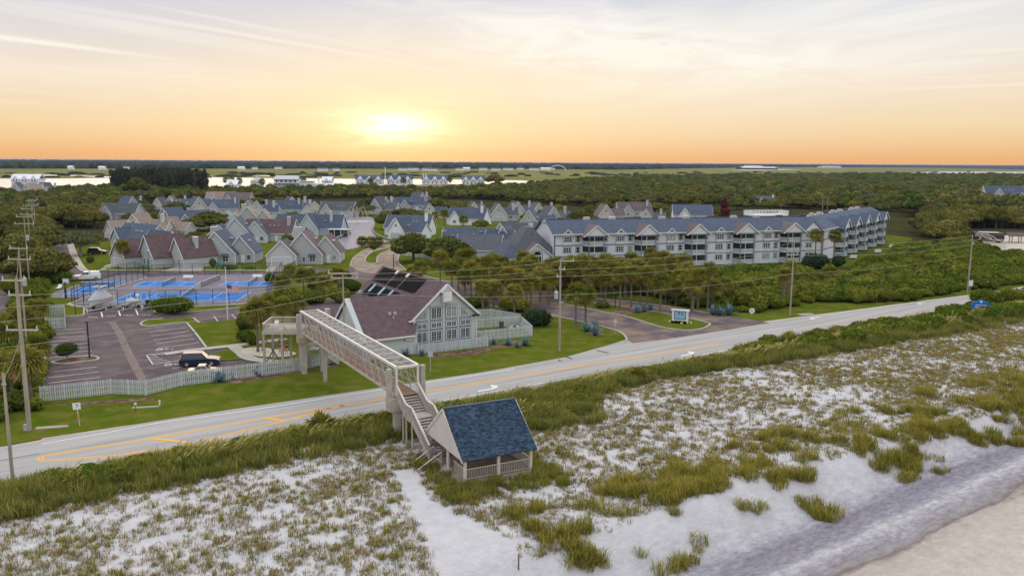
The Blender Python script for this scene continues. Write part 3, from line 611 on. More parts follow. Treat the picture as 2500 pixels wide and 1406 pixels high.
# ================================================================== FOOTBRIDGE over the road
BA, BB = Vector((-0.497,0.868)), Vector((0.868,0.497)); BO = Vector((-10.46,71.97))
FB = Matrix(((BA.x,BB.x,0,BO.x),(BA.y,BB.y,0,BO.y),(0,0,1,0),(0,0,0,1)))     # x = inland along the span, y = to its north side; mirrored frame
def bl(x, y, z): return FB @ Vector((x, y, z))
bridge = thing('footbridge', 'caged steel truss footbridge spanning the road between concrete piers', 'footbridge', (BO.x,BO.y,0))
def bpart(name, mb, m, parent=None, smooth=False):
    o = obj(name, mb, m, smooth=smooth); o.parent = parent or bridge
    o.matrix_parent_inverse = Matrix.Translation((-BO.x,-BO.y,0)); return o
ZD, ZT, LB, WB = 4.97, 7.65, 32.0, 2.1; NP = 17
for y in (0, WB):
    bpart('top_chord', MB().beam(bl(-0.05,y,ZT), bl(LB,y,ZT), 0.20, 0.24), 'steel_white')
    bpart('bottom_chord', MB().beam(bl(0,y,ZD-0.02), bl(LB,y,ZD-0.02), 0.14, 0.22), 'steel_tan')
    for zz in (ZD+0.75, ZD+1.35): bpart('side_rail', MB().beam(bl(0.1,y,zz), bl(LB-0.1,y,zz), 0.05, 0.05), 'steel_tan')
    for i in range(NP+1):
        x = LB*i/NP; e = i in (0, NP)
        bpart('upright', MB().beam(bl(x,y,ZD+0.08), bl(x,y,ZT-0.1), 0.2 if e else 0.075), 'steel_white' if e else 'steel_tan')
        if i < NP:
            x1 = LB*(i+1)/NP; a, c = (ZD+0.1, ZT-0.12) if i >= 5 else (ZT-0.12, ZD+0.1)
            if i >= NP//2: a, c = c, a
            bpart('diagonal', MB().beam(bl(x+0.05,y+(0.07 if y else -0.07),c), bl(x1-0.05,y+(0.07 if y else -0.07),a), 0.07), 'steel_tan')
    mbm = MB(); yy = y+(0.04 if y else -0.04); mbm.add([bl(0.1,yy,ZD+0.1),bl(LB-0.1,yy,ZD+0.1),bl(LB-0.1,yy,ZT-0.1),bl(0.1,yy,ZT-0.1)], [(0,1,2,3)])
    bpart('side_mesh', mbm, 'bridge_mesh')
for i in range(NP+1):
    x = LB*i/NP; bpart('roof_bar', MB().beam(bl(x,0.1,ZT), bl(x,WB-0.1,ZT), 0.2 if i == 0 else 0.09), 'steel_white')
    if i < NP:
        x1 = LB*(i+1)/NP; bpart('roof_brace', MB().beam(bl(x,0.12 if i%2 else WB-0.12,ZT-0.06), bl(x1,WB-0.12 if i%2 else 0.12,ZT-0.06), 0.06), 'steel_tan')
        if i >= NP-7: bpart('roof_brace', MB().beam(bl(x,WB-0.12 if i%2 else 0.12,ZT-0.11), bl(x1,0.12 if i%2 else WB-0.12,ZT-0.11), 0.06), 'steel_tan')
bpart('roof_bar', MB().beam(bl(0.2,WB/2,ZT-0.03), bl(LB-0.2,WB/2,ZT-0.03), 0.06), 'steel_tan')
mbm = MB(); mbm.add([bl(0.1,0.1,ZT+0.06),bl(LB-0.1,0.1,ZT+0.06),bl(LB-0.1,WB-0.1,ZT+0.06),bl(0.1,WB-0.1,ZT+0.06)], [(0,1,2,3)]); bpart('roof_mesh', mbm, 'bridge_mesh')
nb = 107
b0 = MB().box(-0.14,0.14,0.09,WB-0.09,ZD-0.05,ZD+0.02).mesh('deck_board','bridge_deck')
for i in range(nb):
    o = link('deck_board', b0); o.parent = bridge; o.matrix_parent_inverse = Matrix.Translation((-BO.x,-BO.y,0)); o.matrix_basis = FB @ Matrix.Translation((0.15+i*0.2985,0,0))
def pier(xc, z0, cap, piles, two=True):
    p = bpart('pier', MB().add([bl(x,y,z) for z in cap[2:4] for x,y in ((xc-0.55,cap[0]),(xc+0.55,cap[0]),(xc+0.55,cap[1]),(xc-0.55,cap[1]))], [(0,1,2,3),(4,5,6,7),(0,1,5,4),(1,2,6,5),(2,3,7,6),(3,0,4,7)]), 'block_tan' if z0 < 0.1 else 'concrete_grey')
    for y in piles:
        q = bpart('pile', MB().beam(bl(xc,y,z0-0.6), bl(xc,y,cap[2]), 0.62, 0.62, up=(0.866,0.5,0)), 'concrete_grey', None); q.parent = p; q.matrix_parent_inverse = Matrix()
    for y in (cap[0]+0.18, cap[1]-0.18):
        q = bpart('pillar', MB().beam(bl(xc,y,cap[3]), bl(xc,y,cap[3]+2.75), 0.42, 0.42, up=(0.866,0.5,0)), 'concrete_grey'); q.parent = p; q.matrix_parent_inverse = Matrix()
pier(0.35, 1.0, (-0.78, WB+0.78, 3.6, 4.78), (0.1, WB+0.05)); pier(LB-1.3, 0.0, (-0.85, WB+0.85, 3.95, 4.78), (-0.15, WB+0.15))
q = bpart('pile', MB().beam(bl(LB-6.2,WB/2,-0.2), bl(LB-6.2,WB/2,ZD-0.15), 0.42, 0.42), 'concrete_grey')
# ---- stairs from the bridge down to the pavilion
st = thing('wooden_stairs', 'grey wooden stairs with landing dropping from the footbridge to the pavilion', 'stairs', (BO.x,BO.y,0))
def spart(name, mb, m, root=None):
    o = obj(name, mb, m); o.parent = root or st; o.matrix_parent_inverse = Matrix.Translation((-BO.x,-BO.y,0)) if root is None else Matrix(); return o
prof = [(0.0,ZD)]; x = -0.25; z = ZD
treads = []
while z > 3.9: z -= 0.172; treads.append((x,z,0.30)); x -= 0.29
LZ = z; LX0 = x+0.29-0.15; LX1 = LX0-1.35; x = LX1-0.14
while z > 1.62: z -= 0.172; treads.append((x,z,0.30)); x -= 0.29
for (tx,tz,w) in treads: spart('tread', MB().beam(bl(tx,0.12,tz), bl(tx,WB-0.12,tz), w, 0.06), 'wood_weathered')
for (tx,tz,w) in treads: spart('riser', MB().beam(bl(tx+0.15,0.14,tz-0.085), bl(tx+0.15,WB-0.14,tz-0.085), 0.03, 0.12), 'wood_weathered')
for k in range(9): spart('landing_board', MB().beam(bl(LX0-0.075-0.15*k,0.0,LZ), bl(LX0-0.075-0.15*k,WB,LZ), 0.14, 0.06), 'wood_weathered')
ends = (0.0,ZD), (LX0,LZ), (LX1,LZ), (x+0.2,z)
for y in (0.0, WB):
    for (xa,za),(xb,zb) in zip(ends[:-1], ends[1:]):
        spart('stringer', MB().beam(bl(xa,y,za-0.18), bl(xb,y,zb-0.18), 0.08, 0.34), 'wood_weathered')
        spart('handrail', MB().beam(bl(xa,y,za+1.05), bl(xb,y,zb+1.05), 0.17, 0.08), 'wood_pale')
        spart('bottom_rail', MB().beam(bl(xa,y,za+0.14), bl(xb,y,zb+0.14), 0.06, 0.08), 'wood_weathered')
        n = max(2,int(abs(xa-xb)/0.16))
        for k in range(n):
            t = (k+0.5)/n; xx = lerp(xa,xb,t); zz = lerp(za,zb,t)
            spart('baluster', MB().beam(bl(xx,y,zz+0.14), bl(xx,y,zz+1.02), 0.055), 'wood_weathered')
    for (xx,zt) in ((-1.4,ZD-0.85+1.05),(LX0,LZ+1.1),(LX1,LZ+1.1),(LX1-1.7,LZ-1.0+1.05)):
        spart('post', MB().beam(bl(xx,y,0.4), bl(xx,y,zt), 0.15), 'wood_weathered')
# ================================================================== PAVILION on the dune
FLp, FRp, BLp = Vector((-3.60,60.95)), Vector((1.62,63.6)), Vector((-6.72,67.6))
PX = (FRp-FLp).normalized(); PL = (FRp-FLp).length; PW = (BLp-FLp).length; MP = frame(FLp, PX)      # local x along the front, y back inland
pav = empty('pavilion', MP, 'open wooden pavilion with blue shingled gable roof standing in the dunes', 'pavilion')
FZ, EZ, RZ = 1.40, 3.18, 6.22
def pp(name, mb, m, parent=None): return obj(name, mb, m, parent or pav)
for k in range(int(PW/0.148)): pp('floor_board', MB().box(0,PL,k*0.148,k*0.148+0.138,FZ-0.05,FZ), 'deck_brown')
for a, b in (((0,0),(PL,0)),((PL,0),(PL,PW)),((PL,PW),(0,PW)),((0,PW),(0,0))): pp('skirt_board', MB().beam((a[0],a[1],FZ-0.22),(b[0],b[1],FZ-0.22),0.06,0.34), 'wood_weathered')
for xx in (0, PL/2, PL):
    for yy in (0, PW): pp('post', MB().tube([(xx,yy,0.3),(xx,yy,EZ-0.05)], 0.14, 10), 'wood_pale')
for xx in (0, PL): pp('post', MB().tube([(xx,PW*0.47,0.3),(xx,PW*0.47,EZ-0.05)], 0.14, 10), 'wood_pale')
OH = 0.38
for yy in (0, PW): pp('eave_beam', MB().beam((-OH,yy,EZ+0.02),(PL+OH,yy,EZ+0.02),0.12,0.26), 'wood_pale')
for xx in (-OH+0.05, PL+OH-0.05):
    pp('gable_panel', MB().add([(xx-0.03,-0.2,EZ-0.08),(xx-0.03,PW+0.2,EZ-0.08),(xx-0.03,PW/2,RZ-0.1),(xx+0.03,-0.2,EZ-0.08),(xx+0.03,PW+0.2,EZ-0.08),(xx+0.03,PW/2,RZ-0.1)], [(0,2,1),(3,4,5),(0,1,4,3),(1,2,5,4),(2,0,3,5)]), 'gable_cream')
    sg = -1 if xx < 0 else 1
    for ys in (-OH, PW+OH): pp('rake_board', MB().beam((xx+sg*0.07,ys,EZ-0.15),(xx+sg*0.07,PW/2,RZ+0.03),0.05,0.20), 'wood_pale')
def shingle_roof(parent, x0, x1, ylow, yhigh, zlow, zhigh, flip):
    """slope built of real overlapping tabs in courses"""
    L = math.hypot(yhigh-ylow, zhigh-zlow); nC = int(L/0.155); V = []; F = []; T = []
    dy, dz = (yhigh-ylow)/L, (zhigh-zlow)/L; ny, nz = -dz, dy
    if nz < 0: ny, nz = -ny, -nz
    rg = np.random.default_rng(5 if flip else 6)
    for c in range(nC):
        s0 = c*L/nC; s1 = s0+L/nC*1.25; xx = x0+(-0.12 if c%2 else 0)
        while xx < x1:
            w = rg.uniform(0.18,0.36); xa, xb = max(xx,x0), min(xx+w-0.012,x1); xx += w
            if xb-xa < 0.03: continue
            t0 = 0.028+rg.uniform(0,0.012); o = len(V)
            for s, h in ((s0,t0),(s1,0.010)):
                for xq in (xa,xb): V.append((xq, ylow+dy*s+ny*h, zlow+dz*s+nz*h))
            for xq in (xa,xb): V.append((xq, ylow+dy*s0, zlow+dz*s0))
            q = [(o,o+1,o+3,o+2),(o+4,o+5,o+1,o)]
            if (dy < 0): q = [tuple(reversed(a)) for a in q]
            F += q; g = rg.choice([0.60,0.78,1.0,1.15,1.35])*rg.uniform(0.88,1.1); T += [(g*rg.uniform(0.9,1.05),g,g*rg.uniform(0.95,1.05))]*6
    me = npmesh('shingles', np.array(V), np.array(F), 'roof_shingle_blue', np.array(T)); o = link('shingles', me, parent); o['kind'] = 'stuff'; return o
for flip, (ya, yb) in enumerate(((-OH,PW/2),(PW+OH,PW/2))):
    rp_ = pp('roof', MB().slab([(-OH,ya,EZ-0.02),(PL+OH,ya,EZ-0.02),(PL+OH,yb,RZ+0.10),(-OH,yb,RZ+0.10)] if not flip else [(PL+OH,ya,EZ-0.02),(-OH,ya,EZ-0.02),(-OH,yb,RZ+0.10),(PL+OH,yb,RZ+0.10)], 0.12), 'roof_slate')
    shingle_roof(rp_, -OH-0.02, PL+OH+0.02, ya, yb, EZ-0.01, RZ+0.11, flip)
pp('ridge_cap', MB().beam((-OH-0.02,PW/2,RZ+0.13),(PL+OH+0.02,PW/2,RZ+0.13),0.3,0.05), 'roof_slate')
def railing(pts, z, h=0.9, gap=0.15, mrail='wood_rail', parent=None, mk=pp):
    for a, b in zip(pts[:-1], pts[1:]):
        a = Vector((*a,0)); b = Vector((*b,0)); n = max(2,int((b-a).length/gap))
        mk('handrail', MB().beam(a+Vector((0,0,z+h)), b+Vector((0,0,z+h)), 0.14, 0.05), mrail)
        mk('bottom_rail', MB().beam(a+Vector((0,0,z+0.1)), b+Vector((0,0,z+0.1)), 0.05, 0.07), 'wood_weathered')
        for k in range(n):
            p = a.lerp(b,(k+0.5)/n); mk('baluster', MB().beam(p+Vector((0,0,z+0.1)), p+Vector((0,0,z+h-0.03)), 0.045), 'wood_weathered')
railing([(0.15,0),(PL/2-0.14,0)], FZ); railing([(PL/2+0.14,0),(PL-0.14,0)], FZ); railing([(PL,0.15),(PL,PW*0.47-0.14)], FZ); railing([(PL,PW*0.47+0.14),(PL,PW-0.15)], FZ); railing([(PL-0.15,PW),(0.15,PW)], FZ)
railing([(0,0.15),(0,PW*0.30)], FZ)
pp('notice_board', MB().box(-0.14,-0.10,PW*0.36,PW*0.44,FZ-0.55,FZ+0.05), 'white_plastic')
bench = empty('picnic_bench', MP @ Matrix.Translation((PL-1.35,PW*0.58,FZ)), 'wooden bench with back inside the dune pavilion', 'bench')
for k in range(3): obj('seat_slat', MB().box(-0.05,0.30,-0.9,0.9,0.42,0.46), 'wood_weathered', bench, loc=(-0.1+0.13*k*0.0+0.0,0,0)) if k == 0 else obj('back_slat', MB().box(0.34,0.38,-0.9,0.9,0.50+0.17*k,0.62+0.17*k), 'wood_weathered', bench)
for yy in (-0.8,0.8): obj('leg', MB().box(-0.1,0.34,yy-0.04,yy+0.04,0,0.42), 'wood_weathered', bench); obj('back_post', MB().beam((0.32,yy,0),(0.42,yy,1.05),0.07), 'wood_weathered', bench)
# beach steps on the pavilion's inland-left side
bs = empty('beach_steps', MP @ Matrix.Translation((0,PW*0.72,0)), 'short wooden steps with handrails leading from the pavilion to the sand', 'steps')
for k in range(4): obj('tread', MB().box(-0.62-0.30*k,-0.30-0.30*k,-0.75,0.75,FZ-0.22-0.17*k,FZ-0.17-0.17*k), 'wood_weathered', bs)
obj('landing_board', MB().box(-0.30,0,-0.8,0.8,FZ-0.07,FZ-0.01), 'wood_weathered', bs)
for yy in (-0.8,0.8):
    obj('handrail', MB().beam((-0.2,yy,FZ+0.9),(-2.3,yy,FZ-0.30),0.13,0.06), 'wood_rail', bs); obj('mid_rail', MB().beam((-0.2,yy,FZ+0.55),(-2.3,yy,FZ-0.55),0.08,0.06), 'wood_weathered', bs)
    for xx, zz in ((-0.2,FZ+0.95),(-1.9,FZ)): obj('post', MB().box(xx-0.06,xx+0.06,yy-0.06,yy+0.06,0.3,zz), 'wood_weathered', bs)
    obj('stringer', MB().beam((-0.1,yy,FZ-0.15),(-1.7,yy,FZ-1.0),0.05,0.25), 'wood_weathered', bs)
# ================================================================== LOOKOUT DECK at the inland end of the bridge
MD = frame((-31.2,99.6), (1,0.04))
dk = empty('lookout_deck', MD, 'raised timber lookout deck on tall posts beside the parking court', 'deck')
DZ = 5.1; DL, DW = 4.7, 4.6
def dp(name, mb, m, parent=None): return obj(name, mb, m, parent or dk)
for k in range(29): dp('deck_board', MB().box(0,DL,k*0.16,k*0.16+0.15,DZ-0.05,DZ), 'wood_weathered')
for yy in (0,DW): dp('joist', MB().box(-0.05,DL+0.05,yy-0.05,yy+0.05,DZ-0.38,DZ-0.055), 'wood_weathered')
for xx in (0,DL): dp('joist', MB().box(xx-0.05,xx+0.05,0.055,DW-0.055,DZ-0.38,DZ-0.055), 'wood_weathered')
for xx in (0.12,2.4,DL-0.12):
    for yy in (0.1,DW-0.1): dp('post', MB().box(xx-0.13,xx+0.13,yy-0.13,yy+0.13,-0.1,DZ-0.39), 'wood_weathered')
for a, b in (((0.2,0.3),(2.3,3.9)),((0.2,3.9),(2.3,0.3))): dp('cross_brace', MB().beam((a[0],0.0,0.9 if a[1] < 1 else DZ-0.7),(b[0],0.0,DZ-0.7 if a[1] < 1 else 0.9),0.05,0.16), 'wood_dark')
railing([(0.05,0),(DL,0)], DZ, 0.95, 0.14, 'wood_pale', mk=dp); railing([(0.05,0.1),(0.05,DW)], DZ, 0.95, 0.14, 'wood_pale', mk=dp); railing([(0.1,DW),(DL-1.0,DW)], DZ, 0.95, 0.14, 'wood_pale', mk=dp)
# stairs down from the deck, a low landing behind the pier
for k in range(14): dp('tread', MB().box(DL+0.1+0.02*k,DL+1.3+0.02*k,DW-0.6+0.27*k,DW-0.32+0.27*k,DZ-0.2-0.18*k,DZ-0.15-0.18*k), 'wood_weathered')
for xx in (DL+0.05,DL+1.45): dp('handrail', MB().beam((xx,DW-0.6,DZ+0.9),(xx+0.25,DW+3.2,DZ-1.6),0.12,0.06), 'wood_pale')
dp('stair_landing', MB().box(DL+0.6,DL+3.2,1.2,3.0,2.3,2.42), 'wood_weathered'); railing([(DL+0.6,1.2),(DL+2.2,1.0),(DL+3.4,1.9)], 2.42, 0.95, 0.15, 'wood_pale', mk=dp)
for xx in (DL+0.8,DL+3.0): dp('post', MB().box(xx-0.1,xx+0.1,1.25,1.45,0,2.3), 'wood_weathered')
for k in range(12): dp('tread', MB().box(DL+0.7+0.28*k,DL+0.98+0.28*k,3.05,4.2,2.2-0.19*k,2.26-0.19*k), 'wood_weathered')
def adirondack(M, label, m='white_plastic', group=None):
    c = empty('adirondack_chair', M, label, 'chair', group)
    obj('seat', MB().slab([(-0.3,-0.25,0.36),(0.3,-0.25,0.36),(0.3,0.3,0.26),(-0.3,0.3,0.26)],0.04), m, c)
    for k in range(4): obj('back_slat', MB().slab([(-0.3+0.155*k,0.26,0.28),(-0.165+0.155*k,0.26,0.28),(-0.165+0.155*k,0.58,1.02+(0.06 if k in (1,2) else 0)),(-0.3+0.155*k,0.58,1.02+(0.06 if k in (1,2) else 0))],0.03), m, c)
    for xx in (-0.38,0.38): obj('arm', MB().box(xx-0.07,xx+0.07,-0.35,0.35,0.52,0.56), m, c); obj('leg', MB().box(xx-0.03,xx+0.03,-0.3,-0.2,0,0.52), m, c); obj('leg', MB().box(xx-0.03,xx+0.03,0.25,0.33,0,0.52), m, c)
    return c
adirondack(MD @ Matrix.Translation((1.15,1.4,DZ)) @ Matrix.Rotation(R(-25),4,'Z'), 'white slat-back garden chair facing the road on the lookout deck')
lo = empty('deck_lounger', MD @ Matrix.Translation((3.3,1.1,DZ)), 'low cream bench on the lookout deck beside the bridge end', 'bench')
for k in range(4): obj('seat_slat', MB().box(-0.9,0.9,-0.3+0.17*k,-0.15+0.17*k,0.40,0.44), 'wood_pale', lo)
for xx in (-0.8,0.8): obj('leg', MB().box(xx-0.04,xx+0.04,-0.28,0.3,0,0.40), 'wood_pale', lo)
# ================================================================== FENCES of single boards
BOARD = {}
def board_mesh(h, w=0.14):
    k = (round(h,2), w)
    if k not in BOARD: BOARD[k] = MB().box(-w/2,w/2,-0.011,0.011,0.04,h).mesh('fence_board','fence_board')
    return BOARD[k]
def fence(pts, h, label, gap=0.225, name='board_fence', group=None, cat='fence'):
    P = [Vector(p) for p in pts]; o = thing(name, label, cat, (P[0].x,P[0].y,0), group=group); O = P[0]
    for a, b in zip(P[:-1], P[1:]):
        a = a-O; b = b-O; d = b-a; L = d.length; ang = math.atan2(d.y,d.x); n = max(1,round(L/gap)); dn = d.normalized(); nn = Vector((-dn.y,dn.x))
        for zz in (0.35, h*0.55, h-0.25): obj('rail', MB().beam((a.x,a.y,zz),(b.x,b.y,zz),0.04,0.09), 'fence_board', o)
        npst = max(1,round(L/2.4))
        for k in range(npst+1):
            p = a+d*(k/npst); obj('post', MB().box(-0.045,0.045,-0.045,0.045,-0.1,h+0.02), 'fence_board', o, loc=(p.x,p.y,0), rz=ang)
        for k in range(n):
            p = a+d*((k+0.5)/n)-nn*0.035
            link('board', board_mesh(h), o, (p.x,p.y,random.uniform(-0.012,0.012)), ang)
    return o
fence(gp([(98.6,981),(272.6,961.5),(356,965),(443,942),(640,917.5),(716,907),(830,882)]), 1.75, 'long pale grey board fence bending between the parking court and the roadside lawn')
fence(gp([(1006,850),(1020,866),(1191,846),(1166,834)]), 1.5, 'low pale board fence wrapped around the front of the clubhouse gable')
fence(gp([(1166,834),(1299,820.5),(1271,795),(1160,803)]), 1.65, 'board fence enclosing the small patio to the right of the clubhouse')
fence(gp([(1146,779),(1200,777),(1270,790)]), 1.65, 'weathered board fence behind the clubhouse patio')
fence(gp([(974,622),(1018,629),(1060,634)]), 1.7, 'grey board fence beside the loop drive under the oaks', gap=0.30)
fence(gp([(107,693),(121,690),(137,689)]), 1.6, 'short grey board fence in the corner of the lawn near the pickup')
fence(gp([(750,641),(757,643),(841,617),(832,603)]), 1.3, 'grey patio fence around the brown-roofed house beside the pond', gap=0.28)
fence(gp([(722,640),(757,643)]), 1.0, 'low entry fence between the garage and the patio of the brown-roofed house', gap=0.28)
fence(gp([(112,805),(161,802),(158,770),(116,773),(112,805)]), 1.85, 'square board enclosure hiding the bins at the edge of the parking court', name='bin_enclosure', gap=0.24)
fence(gp([(2340,598),(2385,603),(2455,612)]), 1.7, 'long grey board fence below the motorhome lot', gap=0.6)
# ================================================================== CLUBHOUSE
U = (0.851,0.525); MC = frame((-13.5,110.3), U)
club = empty('clubhouse', MC, 'grey clubhouse with steep brown roof, solar panels and a tall gable of windows', 'clubhouse')
def cp(name, mb, m, parent=None): return obj(name, mb, m, parent or club)
GW, GE, GR, GD = 9.7, 4.95, 9.2, 22.0
sl = (GR-GE)/(GW/2)
# gable front wall with the window columns standing in front of it; side and back walls
cp('front_wall', MB().add([(0,0.0,-0.1),(GW,0,-0.1),(GW,0,GE),(GW/2,0,GR-0.05),(0,0,GE),(0,.25,-0.1),(GW,.25,-0.1),(GW,.25,GE),(GW/2,.25,GR-0.05),(0,.25,GE)],
    [(0,1,2,3,4),(9,8,7,6,5),(0,5,6,1),(1,6,7,2),(2,7,8,3),(3,8,9,4),(4,9,5,0)]), 'club_wall')
cp('side_wall', MB().box(0,0.25,0.255,GD,-0.1,GE-0.05).box(GW-0.25,GW,0.255,GD,-0.1,GE-0.05), 'club_wall')
cp('rear_wall', MB().add([(0.26,GD-.25,-0.1),(GW-0.26,GD-.25,-0.1),(GW-0.26,GD-.25,GE),(GW/2,GD-.25,GR-0.1),(0.26,GD-.25,GE),(0.26,GD,-0.1),(GW-0.26,GD,-0.1),(GW-0.26,GD,GE),(GW/2,GD,GR-0.1),(0.26,GD,GE)],
    [(0,1,2,3,4),(9,8,7,6,5),(0,5,6,1),(1,6,7,2),(2,7,8,3),(3,8,9,4),(4,9,5,0)]), 'club_wall')
OVF, OVE = 0.45, 0.5
zl = GE-sl*OVE
rl = cp('main_roof', MB().slab([(-OVE,-OVF,zl+.12),(GW/2,-OVF,GR+.12),(GW/2,GD+OVF,GR+.12),(-OVE,GD+OVF,zl+.12)],0.2), 'roof_brown')
rr = cp('main_roof', MB().slab([(GW+OVE,-OVF,zl+.12),(GW+OVE,GD+OVF,zl+.12),(GW/2,GD+OVF,GR+.12),(GW/2,-OVF,GR+.12)],0.2), 'roof_brown')
for x0, x1 in ((-OVE,GW/2),(GW+OVE,GW/2)):
    cp('rake_trim', MB().beam((x0,-OVF-.03,zl+.02),(x1,-OVF-.03,GR+.02),0.06,0.28), 'white_trim'); cp('rake_trim', MB().beam((x0,-OVF+.1,zl-.22),(x1,-OVF+.1,GR-.22),0.1,0.12), 'club_trim')
cp('downspout', MB().beam((GW+.1,-0.1,zl),(GW+.1,-0.1,0),0.12,0.12), 'white_trim'); cp('downspout', MB().beam((-0.1,-0.1,zl-.1),(-0.1,-0.1,1.2),0.12,0.12), 'white_trim')
cp('gutter', MB().box(-0.9,0.1,-0.45,-0.2,zl-.12,zl+.05), 'white_trim')
def lou():
    v = cp('louvre_vent', MB().box(GW/2-.75,GW/2+.75,-0.75,-0.02,6.75,8.35).add([(GW/2-.85,-0.8,8.35),(GW/2+.85,-0.8,8.35),(GW/2,-0.8,9.15),(GW/2-.85,-0.02,8.35),(GW/2+.85,-0.02,8.35),(GW/2,-0.02,9.15)],[(0,1,2),(5,4,3),(0,3,4,1),(1,4,5,2),(2,5,3,0)]), 'club_wall')
    for k in range(9): obj('slat', MB().slab([(GW/2-.6,-0.80,6.92+.15*k),(GW/2+.6,-0.80,6.92+.15*k),(GW/2+.6,-0.755,7.05+.15*k),(GW/2-.6,-0.755,7.05+.15*k)],0.02), 'white_trim', v)
    for s in (-1,1): obj('rake_trim', MB().beam((GW/2+s*1.0,-0.86,8.22),(GW/2,-0.86,9.28),0.08,0.2), 'white_trim', v)
lou()
def gwin(x0, x1, z0, z1, tri_=0, sash=2, nx=3, nz=4):
    """window with dark trim, white frame, muntins (sub-parts: trim, pane)"""
    y = -0.06; f = MB(); w = x1-x0
    if not tri_:
        f.box(x0,x1,y-.05,y+.04,z0,z0+.09).box(x0,x1,y-.05,y+.04,z1-.09,z1)
        for i in range(sash+1): xx = x0+(w-.09)*i/sash; f.box(xx,xx+.09,y-.045,y+.035,z0+.09,z1-.09)
        for i in range(sash):
            a = x0+(w-.09)*i/sash+.09; b = x0+(w-.09)*(i+1)/sash
            for k in range(1,nx): xx = lerp(a,b,k/nx); f.box(xx-.014,xx+.014,y-.02,y+.0,z0+.09,z1-.09)
            for k in range(1,nz): zz = lerp(z0,z1,k/nz); f.box(a,b,y-.022,y-.002,zz-.014,zz+.014)
        pane = MB().add([(x0,y+.02,z0),(x1,y+.02,z0),(x1,y+.02,z1),(x0,y+.02,z1)],[(0,1,2,3)])
    else:
        lo, hi = (x0,x1) if tri_ > 0 else (x1,x0); z0b = z0+0.12
        f.box(x0,x1,y-.05,y+.04,z0,z0+.09); f.box(hi-.05,hi+.05,y-.045,y+.035,z0+.09,z1); f.beam((lo,y,z0b),(hi,y,z1),0.09,0.1,up=(0,1,0))
        def zt(x): return lerp(z0b,z1,(x-lo)/(hi-lo))
        for k in range(1,6): xx = lerp(lo,hi,k/6); f.box(xx-.014,xx+.014,y-.02,y,z0+.09,zt(xx))
        for k in range(1,6): zz = lerp(z0,z1,k/6); xa = lerp(lo,hi,max(0,(zz-z0b)/(z1-z0b))); f.box(min(xa,hi),max(xa,hi),y-.022,y-.002,zz-.014,zz+.014)
        pane = MB().add([(lo,y+.02,z0),(hi,y+.02,z0),(hi,y+.02,z1),(lo,y+.02,z0b)],[(0,1,2,3)])
    wn = cp('window', f, 'white_trim'); obj('pane', pane, 'glass' if z0 < 2 else 'glass_pale' if random.random() < .5 else 'glass', wn)
    t = MB()
    if not tri_: t.box(x0-.14,x1+.14,-0.05,-0.004,z1,z1+.13).box(x0-.14,x1+.14,-0.05,-0.004,z0-.2,z0).box(x0-.14,x0,-0.05,-0.004,z0,z1).box(x1,x1+.14,-0.05,-0.004,z0,z1)
    else: t.beam((lo-(.2 if tri_>0 else -.2),-.03,z0b-.1),(hi,-.03,z1+.16),0.05,0.14,up=(0,1,0)); t.box(x0-.14,x1+.14,-0.05,-0.004,z0-.2,z0).box(hi-.05 if tri_ < 0 else hi,hi if tri_ < 0 else hi+.14,-0.05,-0.004,z0,z1)
    obj('trim', t, 'club_trim', wn)
for (a,b) in ((.35,1.95),(2.55,4.25),(4.95,6.6),(7.2,8.8)): gwin(a,b,1.25,2.75,nz=4); gwin(a,b,3.1,3.95,nz=3)
gwin(2.55,4.25,4.4,6.15,nz=5); gwin(4.95,6.6,4.4,6.15,nz=5); gwin(0.35,1.95,4.4,5.95,1); gwin(7.2,8.8,4.4,5.95,-1)
# left wing: ridge parallel to the front
WX0, WX1, WY0, WY1, WE, WR = -8.0, 3.6, -1.1, 9.6, 3.1, 7.55; WM = 4.3
cp('wing_wall', MB().box(WX0,-0.02,WY0,WY0+.25,-0.1,WE+.1), 'club_wall')
cp('wing_gable_wall', MB().add([(WX0,WY0+.255,-0.1),(WX0,WY1,-0.1),(WX0,WY1,WE),(WX0,WM,WR-.1),(WX0,WY0+.255,WE),(WX0+.25,WY0+.255,-0.1),(WX0+.25,WY1,-0.1),(WX0+.25,WY1,WE),(WX0+.25,WM,WR-.1),(WX0+.25,WY0+.255,WE)],
    [(4,3,2,1,0),(5,6,7,8,9),(0,1,6,5),(1,2,7,6),(2,3,8,7),(3,4,9,8),(4,0,5,9)]), 'club_wall')
wr = cp('wing_roof', MB().slab([(WX0-.3,WY0-.5,WE-.3),(-0.6,WY0-.5,WE-.3),(3.4,WM,WR+.05),(WX0-.3,WM,WR+.05)],0.2), 'roof_brown')
cp('wing_roof', MB().slab([(WX0-.3,WY1+.5,WE-.3),(-0.6,WY1+.5,WE-.3),(3.4,WM,WR+.05),(WX0-.3,WM,WR+.05)],0.2), 'roof_brown')
cp('wing_fascia', MB().box(WX0-.3,-0.6,WY0-.56,WY0-.5,WE-.52,WE-.28), 'white_trim')
for ya in (WY0-.5, WY1+.5): cp('wing_rake', MB().beam((WX0-.34,ya,WE-.38),(WX0-.34,WM,WR-.05),0.06,0.34), 'white_trim')
cp('side_strip', MB().slab([(WX0-.36,WY0-.5,WE-.28),(WX0+.35,WY0-.5,WE-.28),(WX0+.35,WM,WR+.10),(WX0-.36,WM,WR+.10)],0.05), 'club_wall')
for x, s in ((-3.0,2.6),(-2.2,2.6)): v = cp('roof_vent', MB().box(x-.18,x+.18,WY0+s-.2,WY0+s+.15,WE-.3+.83*(s+.5)-.1,WE-.3+.83*(s+.5)+.32), 'steel_tan')
cp('vent_pipe', MB().tube([(-2.6,1.0,4.0),(-2.6,1.0,5.2)],0.06), 'white_trim')
